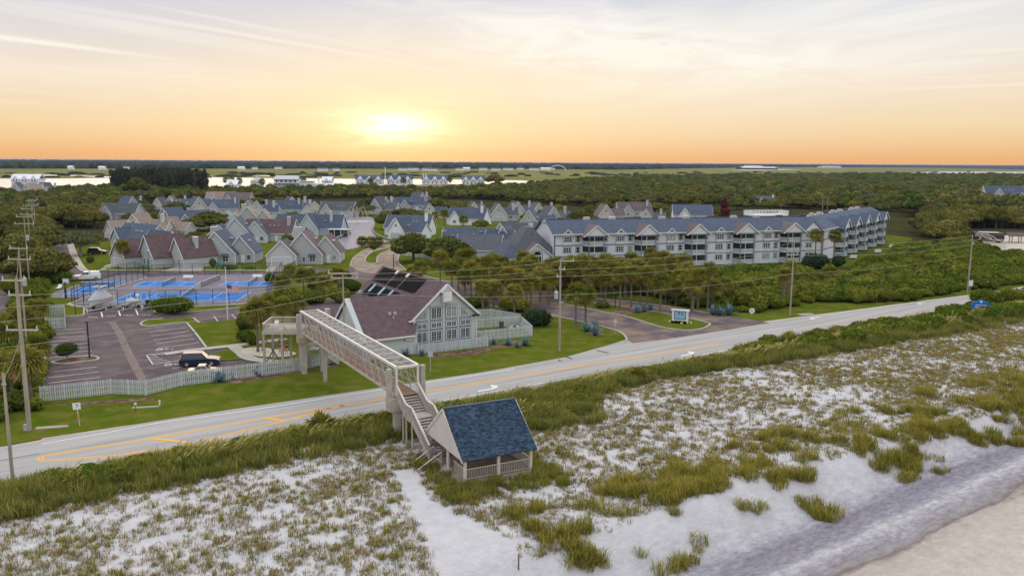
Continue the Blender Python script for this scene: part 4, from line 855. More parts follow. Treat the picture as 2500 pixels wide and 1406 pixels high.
wn = cp('window', MB().box(-2.0,-0.6,WY0-.06,WY0-.003,1.95,2.45), 'club_trim'); obj('pane', MB().box(-1.85,-0.75,WY0-.075,WY0-.062,2.05,2.35), 'white_trim', wn)
# lower far-left wing
cp('low_wing_wall', MB().box(-11.5,-0.3,10.4,16.6,-0.1,2.75), 'club_wall')
for ya in (9.9,17.1): cp('low_wing_roof', MB().slab([(-11.9,ya,2.65),(-0.3,ya,2.65),(-0.3,13.5,4.9),(-11.9,13.5,4.9)],0.18), 'roof_brown')
cp('chimney', MB().box(-8.6,-7.9,11.6,12.3,3.6,5.0), 'steel_tan')
# roof furniture on the left slope of the main roof
def slope(x, y, up=0.0): return Vector((x, y, GR+.12-sl*(GW/2-x)+up))
def roofrect(name, xa, xb, ya, yb, t, m, up=0.03): return cp(name, MB().slab([slope(xa,ya,up+t),slope(xb,ya,up+t),slope(xb,yb,up+t),slope(xa,yb,up+t)],t), m)
for ya, yb in ((5.4,11.2),(11.9,15.2),(15.9,21.3)): roofrect('solar_panel', 2.45, 4.6, ya, yb, 0.08, 'solar_black')
for ya, yb in ((9.0,11.2),(12.0,14.4),(15.2,18.2),(18.9,20.3)): roofrect('solar_panel', 0.35, 1.95, ya, yb, 0.08, 'solar_black')
for ya, yb in ((11.35,11.75),(14.55,15.05),(18.3,18.8)):
    roofrect('skylight', 0.75, 1.95, ya-.05, yb+.05, 0.22, 'skylight_blue')
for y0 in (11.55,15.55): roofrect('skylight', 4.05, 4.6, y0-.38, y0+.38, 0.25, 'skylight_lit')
roofrect('roof_hatch', 3.0, 3.6, 24.0-2.9, 24.0-2.3, 0.2, 'skylight_lit') if False else None
dish = cp('satellite_dish', MB().sphere((-0.2,19.6,GE+.75),0.42,0.14,0.42).tube([(-0.2,19.6,GE-.2),(-0.2,19.6,GE+.6)],0.04), 'galvanised')
cp('wall_lamp', MB().box(GW-0.75,GW+0.35,-0.62,-0.4,4.35,4.6), 'black_metal')
# patio chairs and a trunk inside the fence
for i,(px,a) in enumerate((((1245,803),150),((1268,803),210))): adirondack(frame(G(*px),(1,0)) @ Matrix.Rotation(R(a),4,'Z'), ['white garden chair on the patio nearer the clubhouse wall','white garden chair at the far corner of the patio'][i])
tk = thing('patio_heater_cabinet', 'upright rust brown cabinet against the patio fence', 'cabinet', (*G(1224,805),0)); obj('body', MB().box(-.35,.35,-.3,.3,0.08,1.3), 'roof_redbrown', tk); obj('top', MB().box(-.42,.42,-.36,.36,1.3,1.38), 'wood_dark', tk); obj('foot', MB().box(-.3,.3,-.25,.25,0,0.08), 'wood_dark', tk)
# ================================================================== shared windows for houses and flats
WIN = {}
def win_meshes(w, h, n, trim, fr='white_trim'):
    k = (round(w,2),round(h,2),n,trim)
    if k in WIN: return WIN[k]
    f = MB(); f.box(0,w,-.06,-.005,0,.10).box(0,w,-.06,-.005,h-.10,h)
    for i in range(n+1): xx = (w-.10)*i/n; f.box(xx,xx+.10,-.058,-.006,.10,h-.10)
    for i in range(n): a = (w-.10)*i/n+.10; b = (w-.10)*(i+1)/n; f.box(a,b,-.05,-.015,h/2-.035,h/2+.035)
    p = MB().add([(0,-.02,0),(w,-.02,0),(w,-.02,h),(0,-.02,h)],[(0,1,2,3)])
    t = MB()
    if trim: t.box(-.13,w+.13,-.04,-.003,h,h+.13).box(-.13,w+.13,-.04,-.003,-.13,0).box(-.13,0,-.04,-.003,0,h).box(w,w+.13,-.04,-.003,0,h)
    WIN[k] = (f.mesh('window',fr), [p.mesh('pane',g) for g in ('glass','glass','glass_pale')], t.mesh('trim','apt_trim') if trim else None)
    return WIN[k]
def window(parent, x, y, z, w, h, n=1, trim=False, ang=0.0):
    f, p, t = win_meshes(w,h,n,trim); o = link('window', f, parent, (x,y,z), ang)
    link('pane', random.choice(p), o)
    if t: link('trim', t, o)
    return o
mat('apt_wall', (0.70,0.71,0.76), 0.8, 0.05, 0.6); mat('apt_trim', (0.085,0.125,0.235), 0.7, 0.08, 1.0); mat('apt_rail', (0.40,0.46,0.48), 0.7, 0.10, 2.0, stretch=(6,6,0.3)); mat('apt_post', (0.20,0.26,0.30), 0.7, 0.08, 1.0)
mat('house_wall', (0.47,0.485,0.49), 0.85, 0.07, 1.2, stretch=(0.3,0.3,6), rnd=0.10); mat('house_wall_cream', (0.60,0.575,0.52), 0.85, 0.06, 1.2, rnd=0.05); mat('house_wall_blue', (0.50,0.56,0.585), 0.85, 0.06, 1.2, rnd=0.06)
mat('garage_door', (0.50,0.51,0.515), 0.7, 0.04, 1.0); mat('white_house', (0.80,0.81,0.83), 0.7, 0.03, 1.0); mat('chimney_grey', (0.55,0.56,0.56), 0.8, 0.08, 1.0)
# ================================================================== APARTMENT BUILDING
SH, NF = 2.72, 3; AE = SH*NF+0.1; AR = 11.3; ADp = 15.0
def apartments(M, n, pitch, x_first, label, name, left_gable=True, length=None, wins=True):
    b = empty(name, M, label, 'apartment block'); L = length
    def ap(nm, mb, m, parent=None): return obj(nm, mb, m, parent or b)
    ap('wall', MB().box(0,L,0,ADp,-0.4,AE), 'apt_wall')
    ap('roof', MB().slab([(-.5,-.7,AE-.05),(L+.5,-.7,AE-.05),(L+.5,5.5,AR),(-.5,5.5,AR)],0.22), 'roof_slate')
    ap('roof', MB().slab([(-.5,ADp+.7,AE-.05),(L+.5,ADp+.7,AE-.05),(L+.5,ADp-5.5,AR),(-.5,ADp-5.5,AR)],0.22), 'roof_slate')
    ap('roof_deck', MB().box(-.4,L+.4,5.5,ADp-5.5,AR-.7,AR-.35), 'concrete')
    for k in range(int(L/7)):
        ac = ap('rooftop_unit', MB().box(3+7*k,4.6+7*k,6.2,7.3,AR-.34,AR+.55), 'galvanised' if k%3 else 'roof_redbrown')
    ap('gutter', MB().box(-.5,L+.5,-.78,-.66,AE-.22,AE), 'white_trim')
    for z in (SH,2*SH): ap('band', MB().box(-.03,L+.03,-.05,-.003,z-.13,z+.10), 'apt_trim')
    for x in (0.1,L-.1): ap('corner_trim', MB().box(x-.14,x+.14,-.055,-.004,-.2,AE-.3), 'apt_trim')
    ap('end_gable', MB().add([(0.02,-.0,AE-.02),(0.02,ADp,AE-.02),(0.02,5.5,AR-.2),(0.02,ADp-5.5,AR-.2)],[(0,2,3,1)]), 'apt_wall')
    for i in range(n):
        xc = x_first+pitch*i; hw = 2.7; dp_ = 2.1
        # balcony tower: gabled roof, three storeys of screened balconies
        ap('tower_roof', MB().slab([(xc-hw-.75,-dp_-.6,AE-.55),(xc,-dp_-.6,AE+2.2),(xc,4.9,AE+2.2),(xc-hw-.75,2.0,AE-.55)],0.18), 'roof_mauve' if wins else 'roof_slate')
        ap('tower_roof', MB().slab([(xc+hw+.75,-dp_-.6,AE-.55),(xc+hw+.75,2.0,AE-.55),(xc,4.9,AE+2.2),(xc,-dp_-.6,AE+2.2)],0.18), 'roof_slate')
        ap('tower_gable', MB().add([(xc-hw-.3,-dp_-.3,AE-.35),(xc+hw+.3,-dp_-.3,AE-.35),(xc,-dp_-.3,AE+2.02),(xc-hw-.3,-dp_-.15,AE-.35),(xc+hw+.3,-dp_-.15,AE-.35),(xc,-dp_-.15,AE+2.02)],[(0,1,2),(5,4,3),(0,3,4,1),(1,4,5,2),(2,5,3,0)]), 'apt_wall')
        for s in (-1,1): ap('rake_trim', MB().beam((xc+s*(hw+.75),-dp_-.64,AE-.62),(xc,-dp_-.64,AE+2.14),0.06,0.24), 'white_trim')
        ap('tower_beam', MB().box(xc-hw-.2,xc+hw+.2,-dp_-.2,-dp_+.1,AE-.65,AE-.36), 'apt_post')
        ap('tower_back', MB().box(xc-hw,xc+hw,-.04,-.002,0,AE-.4), 'screen_dark')
        for f in range(NF):
            z = SH*f
            bal = ap('balcony', MB().add([(x,y,zz) for zz in (z-.15,z+.06) for x,y in ((xc-hw,-.06),(xc-hw+.9,-dp_),(xc+hw-.6,-dp_),(xc+hw,-.06))],[(3,2,1,0),(4,5,6,7),(0,1,5,4),(1,2,6,5),(2,3,7,6),(3,0,4,7)]), 'apt_wall')
            path = [(xc-hw,-.06),(xc-hw+.9,-dp_),(xc-.35,-dp_),(xc+hw-.6,-dp_),(xc+hw,-.06)]
            for (a,c) in zip(path[:-1],path[1:]):
                obj('railing', MB().beam((a[0],a[1],z+.55),(c[0],c[1],z+.55),0.05,0.86), 'apt_rail', bal); obj('rail_cap', MB().beam((a[0],a[1],z+1.02),(c[0],c[1],z+1.02),0.09,0.08), 'white_trim', bal)
                obj('edge_beam', MB().beam((a[0],a[1],z+.02),(c[0],c[1],z+.02),0.1,0.16), 'white_trim', bal)
                zt = z+SH-.28
                obj('screen', MB().add([(a[0],a[1]+.03,z+1.06),(c[0],c[1]+.03,z+1.06),(c[0],c[1]+.03,zt),(a[0],a[1]+.03,zt)],[(0,1,2,3)]), 'bal_screen', bal)
                obj('head_beam', MB().beam((a[0],a[1],zt+.06),(c[0],c[1],zt+.06),0.08,0.10), 'apt_post', bal)
            for (x,y) in path[1:4]: obj('screen_post', MB().box(x-.05,x+.05,y-.06,y+.04,z+.06,z+SH-.2), 'white_trim', bal)
            obj('balcony_door', MB().box(xc-.2,xc+1.6,-.055,-.042,z+.1,z+2.15), 'glass', bal)
        for x, y in ((xc-hw+.9,-dp_-.1),(xc+hw-.6,-dp_-.1)): ap('post', MB().box(x-.10,x+.10,y-.10,y+.06,-.3,AE-.5), 'apt_post')
        if wins:
            for f in range(NF):
                z = SH*f+.85
                window(b, xc-hw-1.75, -0.0, z, 1.0, 1.45, 1, True); window(b, xc+hw+.25, -0.0, z, .8, 1.35, 1, True)
                window(b, xc-hw-5.0, -.42 if f == 2 else 0.0, z+.05, 1.95, 1.25, 3, True)
            xb = xc-hw-4.0
            ap('bay', MB().box(xb-1.15,xb+1.15,-.41,-.005,SH*2+.12,AE+.1), 'apt_wall')
            dm = ap('dormer', MB().add([(xb-1.25,-.55,AE-.05),(xb+1.25,-.55,AE-.05),(xb,-.55,AE+1.0),(xb,2.0,AE+1.0)],[(0,1,2)]), 'apt_wall')
            for s in (-1,1): obj('dormer_roof', MB().slab([(xb+s*1.55,-.7,AE-.25),(xb,-.7,AE+1.12),(xb,2.2,AE+1.12),(xb+s*1.55,.2,AE-.25)],0.12), 'roof_slate', dm); obj('rake_trim', MB().beam((xb+s*1.55,-.73,AE-.30),(xb,-.73,AE+1.06),0.05,0.18), 'white_trim', dm)
            obj('fanlight', MB().poly([(xb+.42*math.cos(t),-.565,AE+.22+.40*math.sin(t)) for t in np.linspace(0,math.pi,9)]), 'glass', dm)
            obj('fanlight_frame', MB().tube([(xb+.46*math.cos(t),-.57,AE+.22+.44*math.sin(t)) for t in np.linspace(0,math.pi,9)],0.06,5), 'white_trim', dm)
    return b
mesh_screen('bal_screen', (0.035,0.035,0.042), 0.62)
ADIR = (0.965,0.262)
A0 = Vector((10.3,198.9)); MA = frame(A0, ADIR, 0.55)
apt = apartments(MA, 5, 13.9, 10.1, 'three-storey pale apartment block with slate roof and five gabled balcony towers facing the road', 'apartment_block', length=76.0)
WDIR = Vector((0.60,0.80)); W0 = A0+Vector(ADIR)*77.0+Vector((-0.262,0.965))*1.0
MW = frame(W0, WDIR, 0.55)
apartments(MW, 5, 11.4, 14.5, 'receding apartment wing stepping away to the right with five stacked balcony towers', 'apartment_wing', length=72.0, wins=False)
for f in range(3): window(apt, 71.0, 0, SH*f+.85, 1.7, 1.25, 2, True)
xg = 72.3
obj('end_dormer', MB().add([(xg-3,-.9,AE-.3),(xg+3,-.9,AE-.3),(xg,-.9,AE+2.2)],[(0,1,2)]), 'apt_wall', apt)
for s in (-1,1): obj('end_dormer_roof', MB().slab([(xg+s*3.4,-1.1,AE-.6),(xg,-1.1,AE+2.4),(xg,4.8,AE+2.4),(xg+s*3.4,1.2,AE-.6)],0.16), 'roof_slate', apt)
# white roof terrace
tr = empty('roof_terrace', MA @ Matrix.Translation((60.5,9.5,AR-.2)), 'white railed sun terrace on the apartment roof', 'terrace')
obj('platform', MB().box(0,11,0,5,0.3,0.6), 'white_house', tr)
for a,c in (((0,0),(11,0)),((0,5),(11,5)),((0,0),(0,5)),((11,0),(11,5))):
    obj('handrail', MB().beam((*a,1.62),(*c,1.62),0.12,0.08), 'white_house', tr); n = int((Vector(c)-Vector(a)).length/.45)
    for k in range(n+1): p = Vector(a).lerp(Vector(c),k/n); obj('baluster', MB().box(p.x-.06,p.x+.06,p.y-.06,p.y+.06,.6,1.58), 'white_house', tr)
# lobby pavilion with stacked hip roofs at the left end
lob = empty('lobby_building', MA @ Matrix.Translation((-9.0,2.0,0)), 'low lobby with tiered hip roofs and arched window left of the apartments', 'building')
def hip(nm, x0,x1,y0,y1,z0,z1,ins,m):
    cx0,cx1,cy0,cy1 = x0+ins,x1-ins,y0+ins,y1-ins; v = [(x0,y0,z0),(x1,y0,z0),(x1,y1,z0),(x0,y1,z0),(cx0,cy0,z1),(cx1,cy0,z1),(cx1,cy1,z1),(cx0,cy1,z1)]
    obj(nm, MB().add(v,[(0,1,5,4),(1,2,6,5),(2,3,7,6),(3,0,4,7),(4,5,6,7),(3,2,1,0)]), m, lob)
obj('wall', MB().box(0,8.8,0,12,-.3,4.6), 'apt_wall', lob); hip('roof',-.9,9.6,-.9,13,4.3,9.6,4.6,'roof_grey'); hip('lower_roof',-4.5,1.2,-3.2,9,2.9,6.2,2.8,'roof_slate')
obj('lower_wall', MB().box(-4,-0.02,-2.7,8.5,-.3,2.95), 'apt_wall', lob)
obj('porch_wall', MB().add([(.9,-3.6,-.3),(7.4,-3.6,-.3),(7.4,-3.6,3.6),(4.15,-3.6,6.0),(.9,-3.6,3.6),(.9,-.02,-.3),(7.4,-.02,-.3),(7.4,-.02,3.6),(4.15,-.02,6.0),(.9,-.02,3.6)],[(0,1,2,3,4),(0,5,6,1),(1,6,7,2),(4,9,5,0),(2,7,8,3),(3,8,9,4)]), 'apt_wall', lob)
for s in (-1,1): obj('porch_roof', MB().slab([(4.15+s*3.9,-3.95,3.1),(4.15,-3.95,6.2),(4.15,2.5,6.2),(4.15+s*3.9,.6,3.1)],0.16), 'roof_mauve' if s < 0 else 'roof_slate', lob); obj('rake_trim', MB().beam((4.15+s*3.9,-4.0,3.05),(4.15,-4.0,6.15),0.06,0.22), 'white_trim', lob)
aw = obj('arched_window', MB().poly([(4.15+1.15*math.cos(t),-3.63,3.3+1.15*math.sin(t)) for t in np.linspace(0,math.pi,13)]+[(3.0,-3.63,1.2),(5.3,-3.63,1.2)]), 'glass', lob)
obj('arch_frame', MB().tube([(3.0,-3.66,1.2)]+[(4.15+1.15*math.cos(t),-3.66,3.3+1.15*math.sin(t)) for t in np.linspace(math.pi,0,13)]+[(5.3,-3.66,1.2)],0.10,5).box(3.0,5.3,-3.72,-3.64,3.15,3.35).box(3.7,3.78,-3.71,-3.64,1.2,3.15).box(4.5,4.58,-3.71,-3.64,1.2,3.15), 'white_trim', aw)
obj('arch_trim', MB().tube([(2.8,-3.63,1.2)]+[(4.15+1.38*math.cos(t),-3.63,3.3+1.38*math.sin(t)) for t in np.linspace(math.pi,0,13)]+[(5.5,-3.63,1.2)],0.09,5), 'apt_trim', aw)
# ================================================================== HOUSES
GAR = MB().box(0,4.7,-.05,-.004,0,2.1).mesh('garage_door','garage_door')
GARF = MB().box(-.16,0,-.08,-.006,0,2.26).box(4.7,4.86,-.08,-.006,0,2.26).box(0,4.7,-.08,-.006,2.1,2.26).mesh('door_frame','white_trim')
GARL = MB().box(0.05,4.65,-.062,-.052,.51,.54).box(0.05,4.65,-.062,-.052,1.03,1.06).box(0.05,4.65,-.062,-.052,1.55,1.58).mesh('door_panels','white_trim')
DOOR = MB().box(0,.95,-.06,-.004,0,2.05).mesh('door','white_trim')
def house(px, kind, rz, roof, label, wall='house_wall', sc=1.0, roof2=None, group=None, chim=True, name='house', pos=None):
    """stepped-gable cottages; kind picks the massing"""
    M = frame(pos if pos else G(*px), (math.cos(R(rz)),math.sin(R(rz)))) @ Matrix.Scale(sc,4)
    h = empty(name, M, label, 'house', group)
    def hp(nm, mb, m, parent=None): return obj(nm, mb, m, parent or h)
    def vol(x0,x1,y0,y1,e,r,ax,rm=roof,trim=True,oh=.32):
        t = .16
        if ax == 'y':
            xm = (x0+x1)/2; s = (r-e)/(xm-x0)
            hp('wall', MB().add([(x0,y0,-.2),(x1,y0,-.2),(x1,y0,e),(xm,y0,r-.08),(x0,y0,e),(x0,y1,-.2),(x1,y1,-.2),(x1,y1,e),(xm,y1,r-.08),(x0,y1,e)],[(0,1,2,3,4),(9,8,7,6,5),(0,5,6,1),(1,6,7,2),(4,9,5,0),(2,7,8,3),(3,8,9,4)]), wall)
            for sx in (-1,1):
                xe = xm+sx*(xm-x0+oh); ze = e-s*oh
                hp('roof', MB().slab([(xe,y0-oh,ze+t),(xm,y0-oh,r+t),(xm,y1+oh,r+t),(xe,y1+oh,ze+t)],t), rm)
                if trim: hp('rake_trim', MB().beam((xe,y0-oh-.03,ze+.02),(xm,y0-oh-.03,r+.04),.06,.26), 'white_trim'); hp('corner_board', MB().box(xm+sx*(xm-x0)-.09,xm+sx*(xm-x0)+.09,y0-.03,y0-.002,0,e-.1), 'white_trim')
        else:
            ym = (y0+y1)/2; s = (r-e)/(ym-y0)
            hp('wall', MB().add([(x0,y0,-.2),(x0,y1,-.2),(x0,y1,e),(x0,ym,r-.08),(x0,y0,e),(x1,y0,-.2),(x1,y1,-.2),(x1,y1,e),(x1,ym,r-.08),(x1,y0,e)],[(4,3,2,1,0),(5,6,7,8,9),(0,1,6,5),(1,2,7,6),(0,5,9,4),(2,3,8,7),(3,4,9,8)]), wall)
            for sy in (-1,1):
                ye = ym+sy*(ym-y0+oh); ze = e-s*oh
                hp('roof', MB().slab([(x0-oh,ye,ze+t),(x1+oh,ye,ze+t),(x1+oh,ym,r+t),(x0-oh,ym,r+t)],t), rm)
                if trim:
                    for xe in (x0-oh-.03,x1+oh+.03): hp('rake_trim', MB().beam((xe,ye,ze+.02),(xe,ym,r+.04),.06,.26), 'white_trim')
            hp('fascia', MB().box(x0-oh,x1+oh,y0-oh-.05,y0-oh,e-s*oh-.06,e-s*oh+.14), 'white_trim')
    def garage(x, y): g = link('garage_door', GAR, h, (x,y,0)); link('door_frame', GARF, g); link('door_panels', GARL, g)
    def chimney(x, y, z0, z1, w=1.0): c = hp('chimney', MB().box(x,x+w,y,y+.8,z0,z1), wall); obj('chimney_cap', MB().box(x-.1,x+w+.1,y-.1,y+.9,z1,z1+.12), 'white_trim', c)
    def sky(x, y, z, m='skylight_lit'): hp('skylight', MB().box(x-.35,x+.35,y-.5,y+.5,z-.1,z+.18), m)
    r2 = roof2 or roof
    if kind == 1:      # garage gable, taller gable behind to the right, third gable
        vol(0,7.2,0,7,2.7,6.3,'y'); vol(3.4,13.2,3.0,12.5,2.7,8.2,'y'); vol(10.2,17.2,6.0,15,2.7,6.9,'y',r2)
        garage(1.25,0); window(h,10.0,3.0,.7,1.5,1.4,2); window(h,8.2,3.0,.7,.8,1.3); link('door', DOOR, h, (13.8,6.0,0)); window(h,15.2,6.0,.8,1.2,1.3,1)
        hp('bay_roof', MB().slab([(9.7,2.2,2.25),(11.8,2.2,2.25),(11.5,2.99,2.75),(10,2.99,2.75)],.08), 'roof_slate')
        if chim: chimney(5.2,9.5,5.5,8.9,1.6)
        sky(10.6,9.5,6.1); sky(15.2,9.5,5.5)
    elif kind == 2:    # the same, stepped further back
        vol(0,7.6,0,8,2.7,6.6,'y'); vol(6.0,13.6,4.2,14,2.7,7.8,'y'); vol(12.0,19.0,9.0,18,2.7,7.2,'y',r2); vol(-2,9,8,15,2.9,8.2,'x',roof2 or 'roof_slate')
        garage(1.4,0); window(h,8.4,4.2,.7,.9,1.5); window(h,10.2,4.2,.7,1.3,1.5,2); window(h,13.9,9.0,.8,.9,1.3); window(h,16.2,9.0,.8,1.2,1.3,2)
        if chim: chimney(16.2,13.0,4.5,7.3,1.5)
    elif kind == 3:    # plain gable front with a lower cross wing
        vol(0,7.4,0,9,2.8,7.8,'y'); vol(6.9,13.4,3.0,9.5,2.6,5.6,'x',r2)
        garage(1.3,0); window(h,3.2,0,4.4,.9,1.1); window(h,9,3.0,.9,1.4,1.2,2)
        if chim: chimney(10.8,5.0,4.5,7.6,1.1)
        sky(6.0,4.5,4.9)
    elif kind == 4:    # long roof along the front with one gable and skylights
        vol(0,16.5,2.0,11,2.8,6.9,'x'); vol(2.0,6.8,0,6,2.7,5.9,'y',r2)
        window(h,3.6,0,.8,1.5,1.3,2); window(h,8.5,2.0,.9,1.2,1.2,2); window(h,13,2.0,.9,1.2,1.2,2); link('door', DOOR, h, (11.0,2.0,0))
        if chim: chimney(14.4,4.3,3.0,7.9,1.0)
        for x in (8.8,10.2,11.6): sky(x,4.4,5.0,'skylight_lit' if random.random() < .6 else 'skylight_blue')
    elif kind == 5:    # big ridge with gables to the right
        vol(-2,13,8,18,2.9,7.4,'x'); vol(4,16,0,8.5,2.7,6.4,'x','roof_grey'); vol(12,19,9,21,2.8,8.4,'y'); vol(11,18.5,5.0,14,2.7,7.4,'x')
        for x,y,z in ((1,10.6,5.4),(6,10.6,5.4),(9,11.8,6.6),(13,7.3,4.9)): sky(x,y,z,'skylight_blue')
        hp('wall_dormer', MB().add([(6.2,9.2,4.0),(7.6,9.2,4.0),(6.9,9.2,6.2),(6.9,12,6.2)],[(0,1,2),(0,2,3),(1,3,2)]), 'house_wall_cream'); hp('wall_dormer', MB().add([(3.2,8.8,3.4),(4.2,8.8,3.4),(3.7,8.8,4.8),(3.7,10.4,4.8)],[(0,1,2),(0,2,3),(1,3,2)]), 'house_wall_cream')
        g = link('garage_door', GAR, h, (16.05,1.4,0), math.pi/2); link('door_frame', GARF, g); link('door_panels', GARL, g); chimney(-2.6,12,0,6.6,1.2)
    elif kind == 6:    # long pond-side house: ridge along the front, gable breaking forward, porch at the right end
        vol(0,24,3,12,2.9,7.2,'x'); vol(9.5,16.5,0,8,2.8,7.6,'y'); chimney(19.6,5.0,3.0,8.6,.8); window(h,12.2,0,1.0,.8,2.4,1); window(h,14.4,0,.7,.8,1.2,1); window(h,3,3,.9,1.3,1.2,2); window(h,6,3,.9,1.3,1.2,2)
        for x in (2.5,5.0,7.5,18.0): sky(x,5.2,5.2,'skylight_blue')
        p = hp('porch', MB().box(20.2,27.5,0.2,2.9,2.5,2.68), 'white_trim')
        for x in (20.4,22.4,24.6,27.2): obj('porch_post', MB().box(x-.08,x+.08,.3,.46,0,2.5), 'white_trim', p)
        obj('porch_screen', MB().box(20.5,27.2,.44,.47,.1,2.5), 'bal_screen', p)
    return h
H = house
H((272,648),2,-40,'roof_redbrown','brown-roofed house with stepped gables behind the lone tall palm',wall='house_wall')
H((436,649),1,3,'roof_slate','slate-roofed grey house with white-trimmed garage gable in the middle of the front row')
H((652,649),1,3,'roof_mauve','brown-roofed grey house with three stepped gables nearest the pond shore',roof2='roof_mauve')
H((262,603),4,-32,'roof_slate','slate-roofed house tucked behind the brown-roofed house at the left end of the front row',chim=False)
H((303,578),3,-6,'roof_tan','cream gabled house with tan roof and skylights behind the left front house','house_wall_cream')
H((256,580),3,-35,'roof_tan','small tan-roofed house with white chimney under the spreading oak','house_wall_cream',.75)
H((382,574),3,-20,'roof_tan','low tan-roofed house beside a palm in the second row','house_wall',.8,chim=False)
H((384,556),3,-25,'roof_slate','grey house with long white-edged gable and chimney in the third row left')
H((424,563),4,42,'roof_slate','slate roof running diagonally up the third row',chim=False)
H((504,599),1,8,'roof_slate','grey house with twin gables and small upper window behind the front row','house_wall_blue')
H((548,558),1,10,'roof_tan','tan-roofed grey house with garage gable in the third row centre')
H((308,519),3,55,'roof_slate','lone slate-roofed house half buried in oaks at upper left')
H((236,536),4,-5,'roof_grey','long grey-brown roof low among the oaks at left',chim=False)
H((372,511),3,-10,'roof_grey','pale gabled house at the far left of the back row','house_wall_cream',.8)
H((400,510),3,10,'roof_grey','pale house topped by a square chimney in the back row','house_wall_cream',.9)
H((436,522),4,10,'roof_slate','dark slate-roofed house joined to a tall pale gable','house_wall_cream')
H((466,525),3,35,'roof_slate','tall gable with sunlit side wall in the back row','house_wall_cream',1.1,chim=False)
H((497,524),4,20,'roof_slate','slate house with roof vents behind the round green oak','house_wall_cream')
H((586,530),3,8,'roof_grey','grey gable with tall white chimney in the middle of the village')
H((606,533),3,15,'roof_slate','blue-grey gable beside the tall chimney house','house_wall_blue')
H((500,497),4,5,'roof_tan','brown roof peeping over the back row at left',chim=False)
H((540,499),4,-5,'roof_mauve','mauve-brown roof at the back edge of the village',chim=False)
H((652,526),4,12,'roof_slate','slate-blue house with white porch near the back edge of the village','house_wall_blue')
H((696,521),3,30,'roof_slate','tall grey gable above the oaks behind the pond','house_wall_cream',1.05)
H((736,526),1,18,'roof_grey','double-gabled cream house with white porch columns','house_wall_cream',.8)
H((775,529),4,-8,'roof_grey','dark-roofed house with a deep shady porch left of the fountain',chim=False)
H((586,590),4,-4,'roof_redbrown','red-brown roofed house with tall white chimney in the second row','house_wall')
H((662,577),6,-3,'roof_slate','long slate-roofed house on the grassy point of the pond','house_wall_blue')
H((900,523),3,-20,'roof_grey','grey-roofed house right of the fountain',chim=False)
H((928,518),3,45,'roof_slate','slate roof with pale gable turned right of the fountain','house_wall_cream')
H((968,515),4,20,'roof_slate','long slate roof among oaks beyond the pond',chim=False)
H((1020,502),3,45,'roof_grey','farthest grey gable with skylights above the oak canopy','house_wall_cream')
H((934,575),4,-12,'roof_slate','white-walled house with two pale chimneys on the right bank of the pond','white_house')
H((948,581),3,-28,'roof_slate','pale gabled wing with a narrow window on the right bank of the pond','white_house',.9,chim=False)
H((1032,534),3,15,'roof_slate','small slate gable rising behind the right-bank palms','house_wall_cream',.9,chim=False)
H((1086,549),4,-18,'roof_slate','light slate roof with white gable near the leaning palm','white_house')
H((1146,518),3,20,'roof_grey','small grey house almost hidden by oaks behind the garages','house_wall_cream',.7)
H((1198,541),3,12,'roof_grey','grey gable with wide garage door facing the parked cars')
H((1246,533),3,18,'roof_grey','middle of the three far grey garage gables right of the parked cars')
H((1296,538),3,14,'roof_grey','right-hand far grey gable beside a yellow-green palm')
H((1330,552),3,20,'roof_grey','grey house with round skylights directly left of the apartments')
H((1268,562),3,-12,'roof_slate','blue-grey gable below the far garage gables',chim=False)
H((1244,603),4,25,'roof_grey','long grey house with small windows beside the lobby')
H((1196,606),3,-30,'roof_grey','pale grey gable with skylights behind the entrance palms','house_wall_blue')
H((1078,632),5,-8,'roof_slate','big slate-roofed double house with steep pale gables behind the entrance palms','house_wall_blue')
H((1460,543),3,10,'roof_mauve','mauve-roofed house with pale triangle gable above the apartment roof','house_wall_cream',1.0,chim=False)
H((1512,530),4,5,'roof_mauve','long brown roof with chimney above the apartment roof')
H((1560,545),3,-15,'roof_grey','small grey house with cupola just behind the apartment roof','house_wall_cream',.8)
H((1646,541),4,-4,'roof_slate','wide slate-roofed white house beside the dark red tree','white_house',1.05,chim=False)
H((1846,500),4,0,'roof_grey','pale roof showing among oaks above the terrace','white_house',.8)
H((2412,492),4,-10,'roof_slate','dark blue roof sunk in the woods at far right','house_wall_cream',1.6,chim=False)
H((2474,506),3,-4,'roof_slate','white gabled house at the right edge of the picture','white_house',1.2)
H((2225,474),4,0,'white_house','flat white building among oaks right of the palms','white_house',.9,chim=False)
H((1795,470),4,5,'roof_grey','small pale roof far out in the right-hand woods','white_house',.8,chim=False)
H((88,474),3,-15,'roof_grey','grey-roofed cottage in the upper left woods, nearest the white mansion','house_wall_cream',1.1)
H((24,474),3,10,'roof_slate','slate-roofed cottage in the upper left woods at the picture edge','house_wall_cream',1.1)
H((54,477),3,-8,'roof_tan','tan-roofed cottage between two grey cottages in the upper left woods','house_wall_cream',1.1)
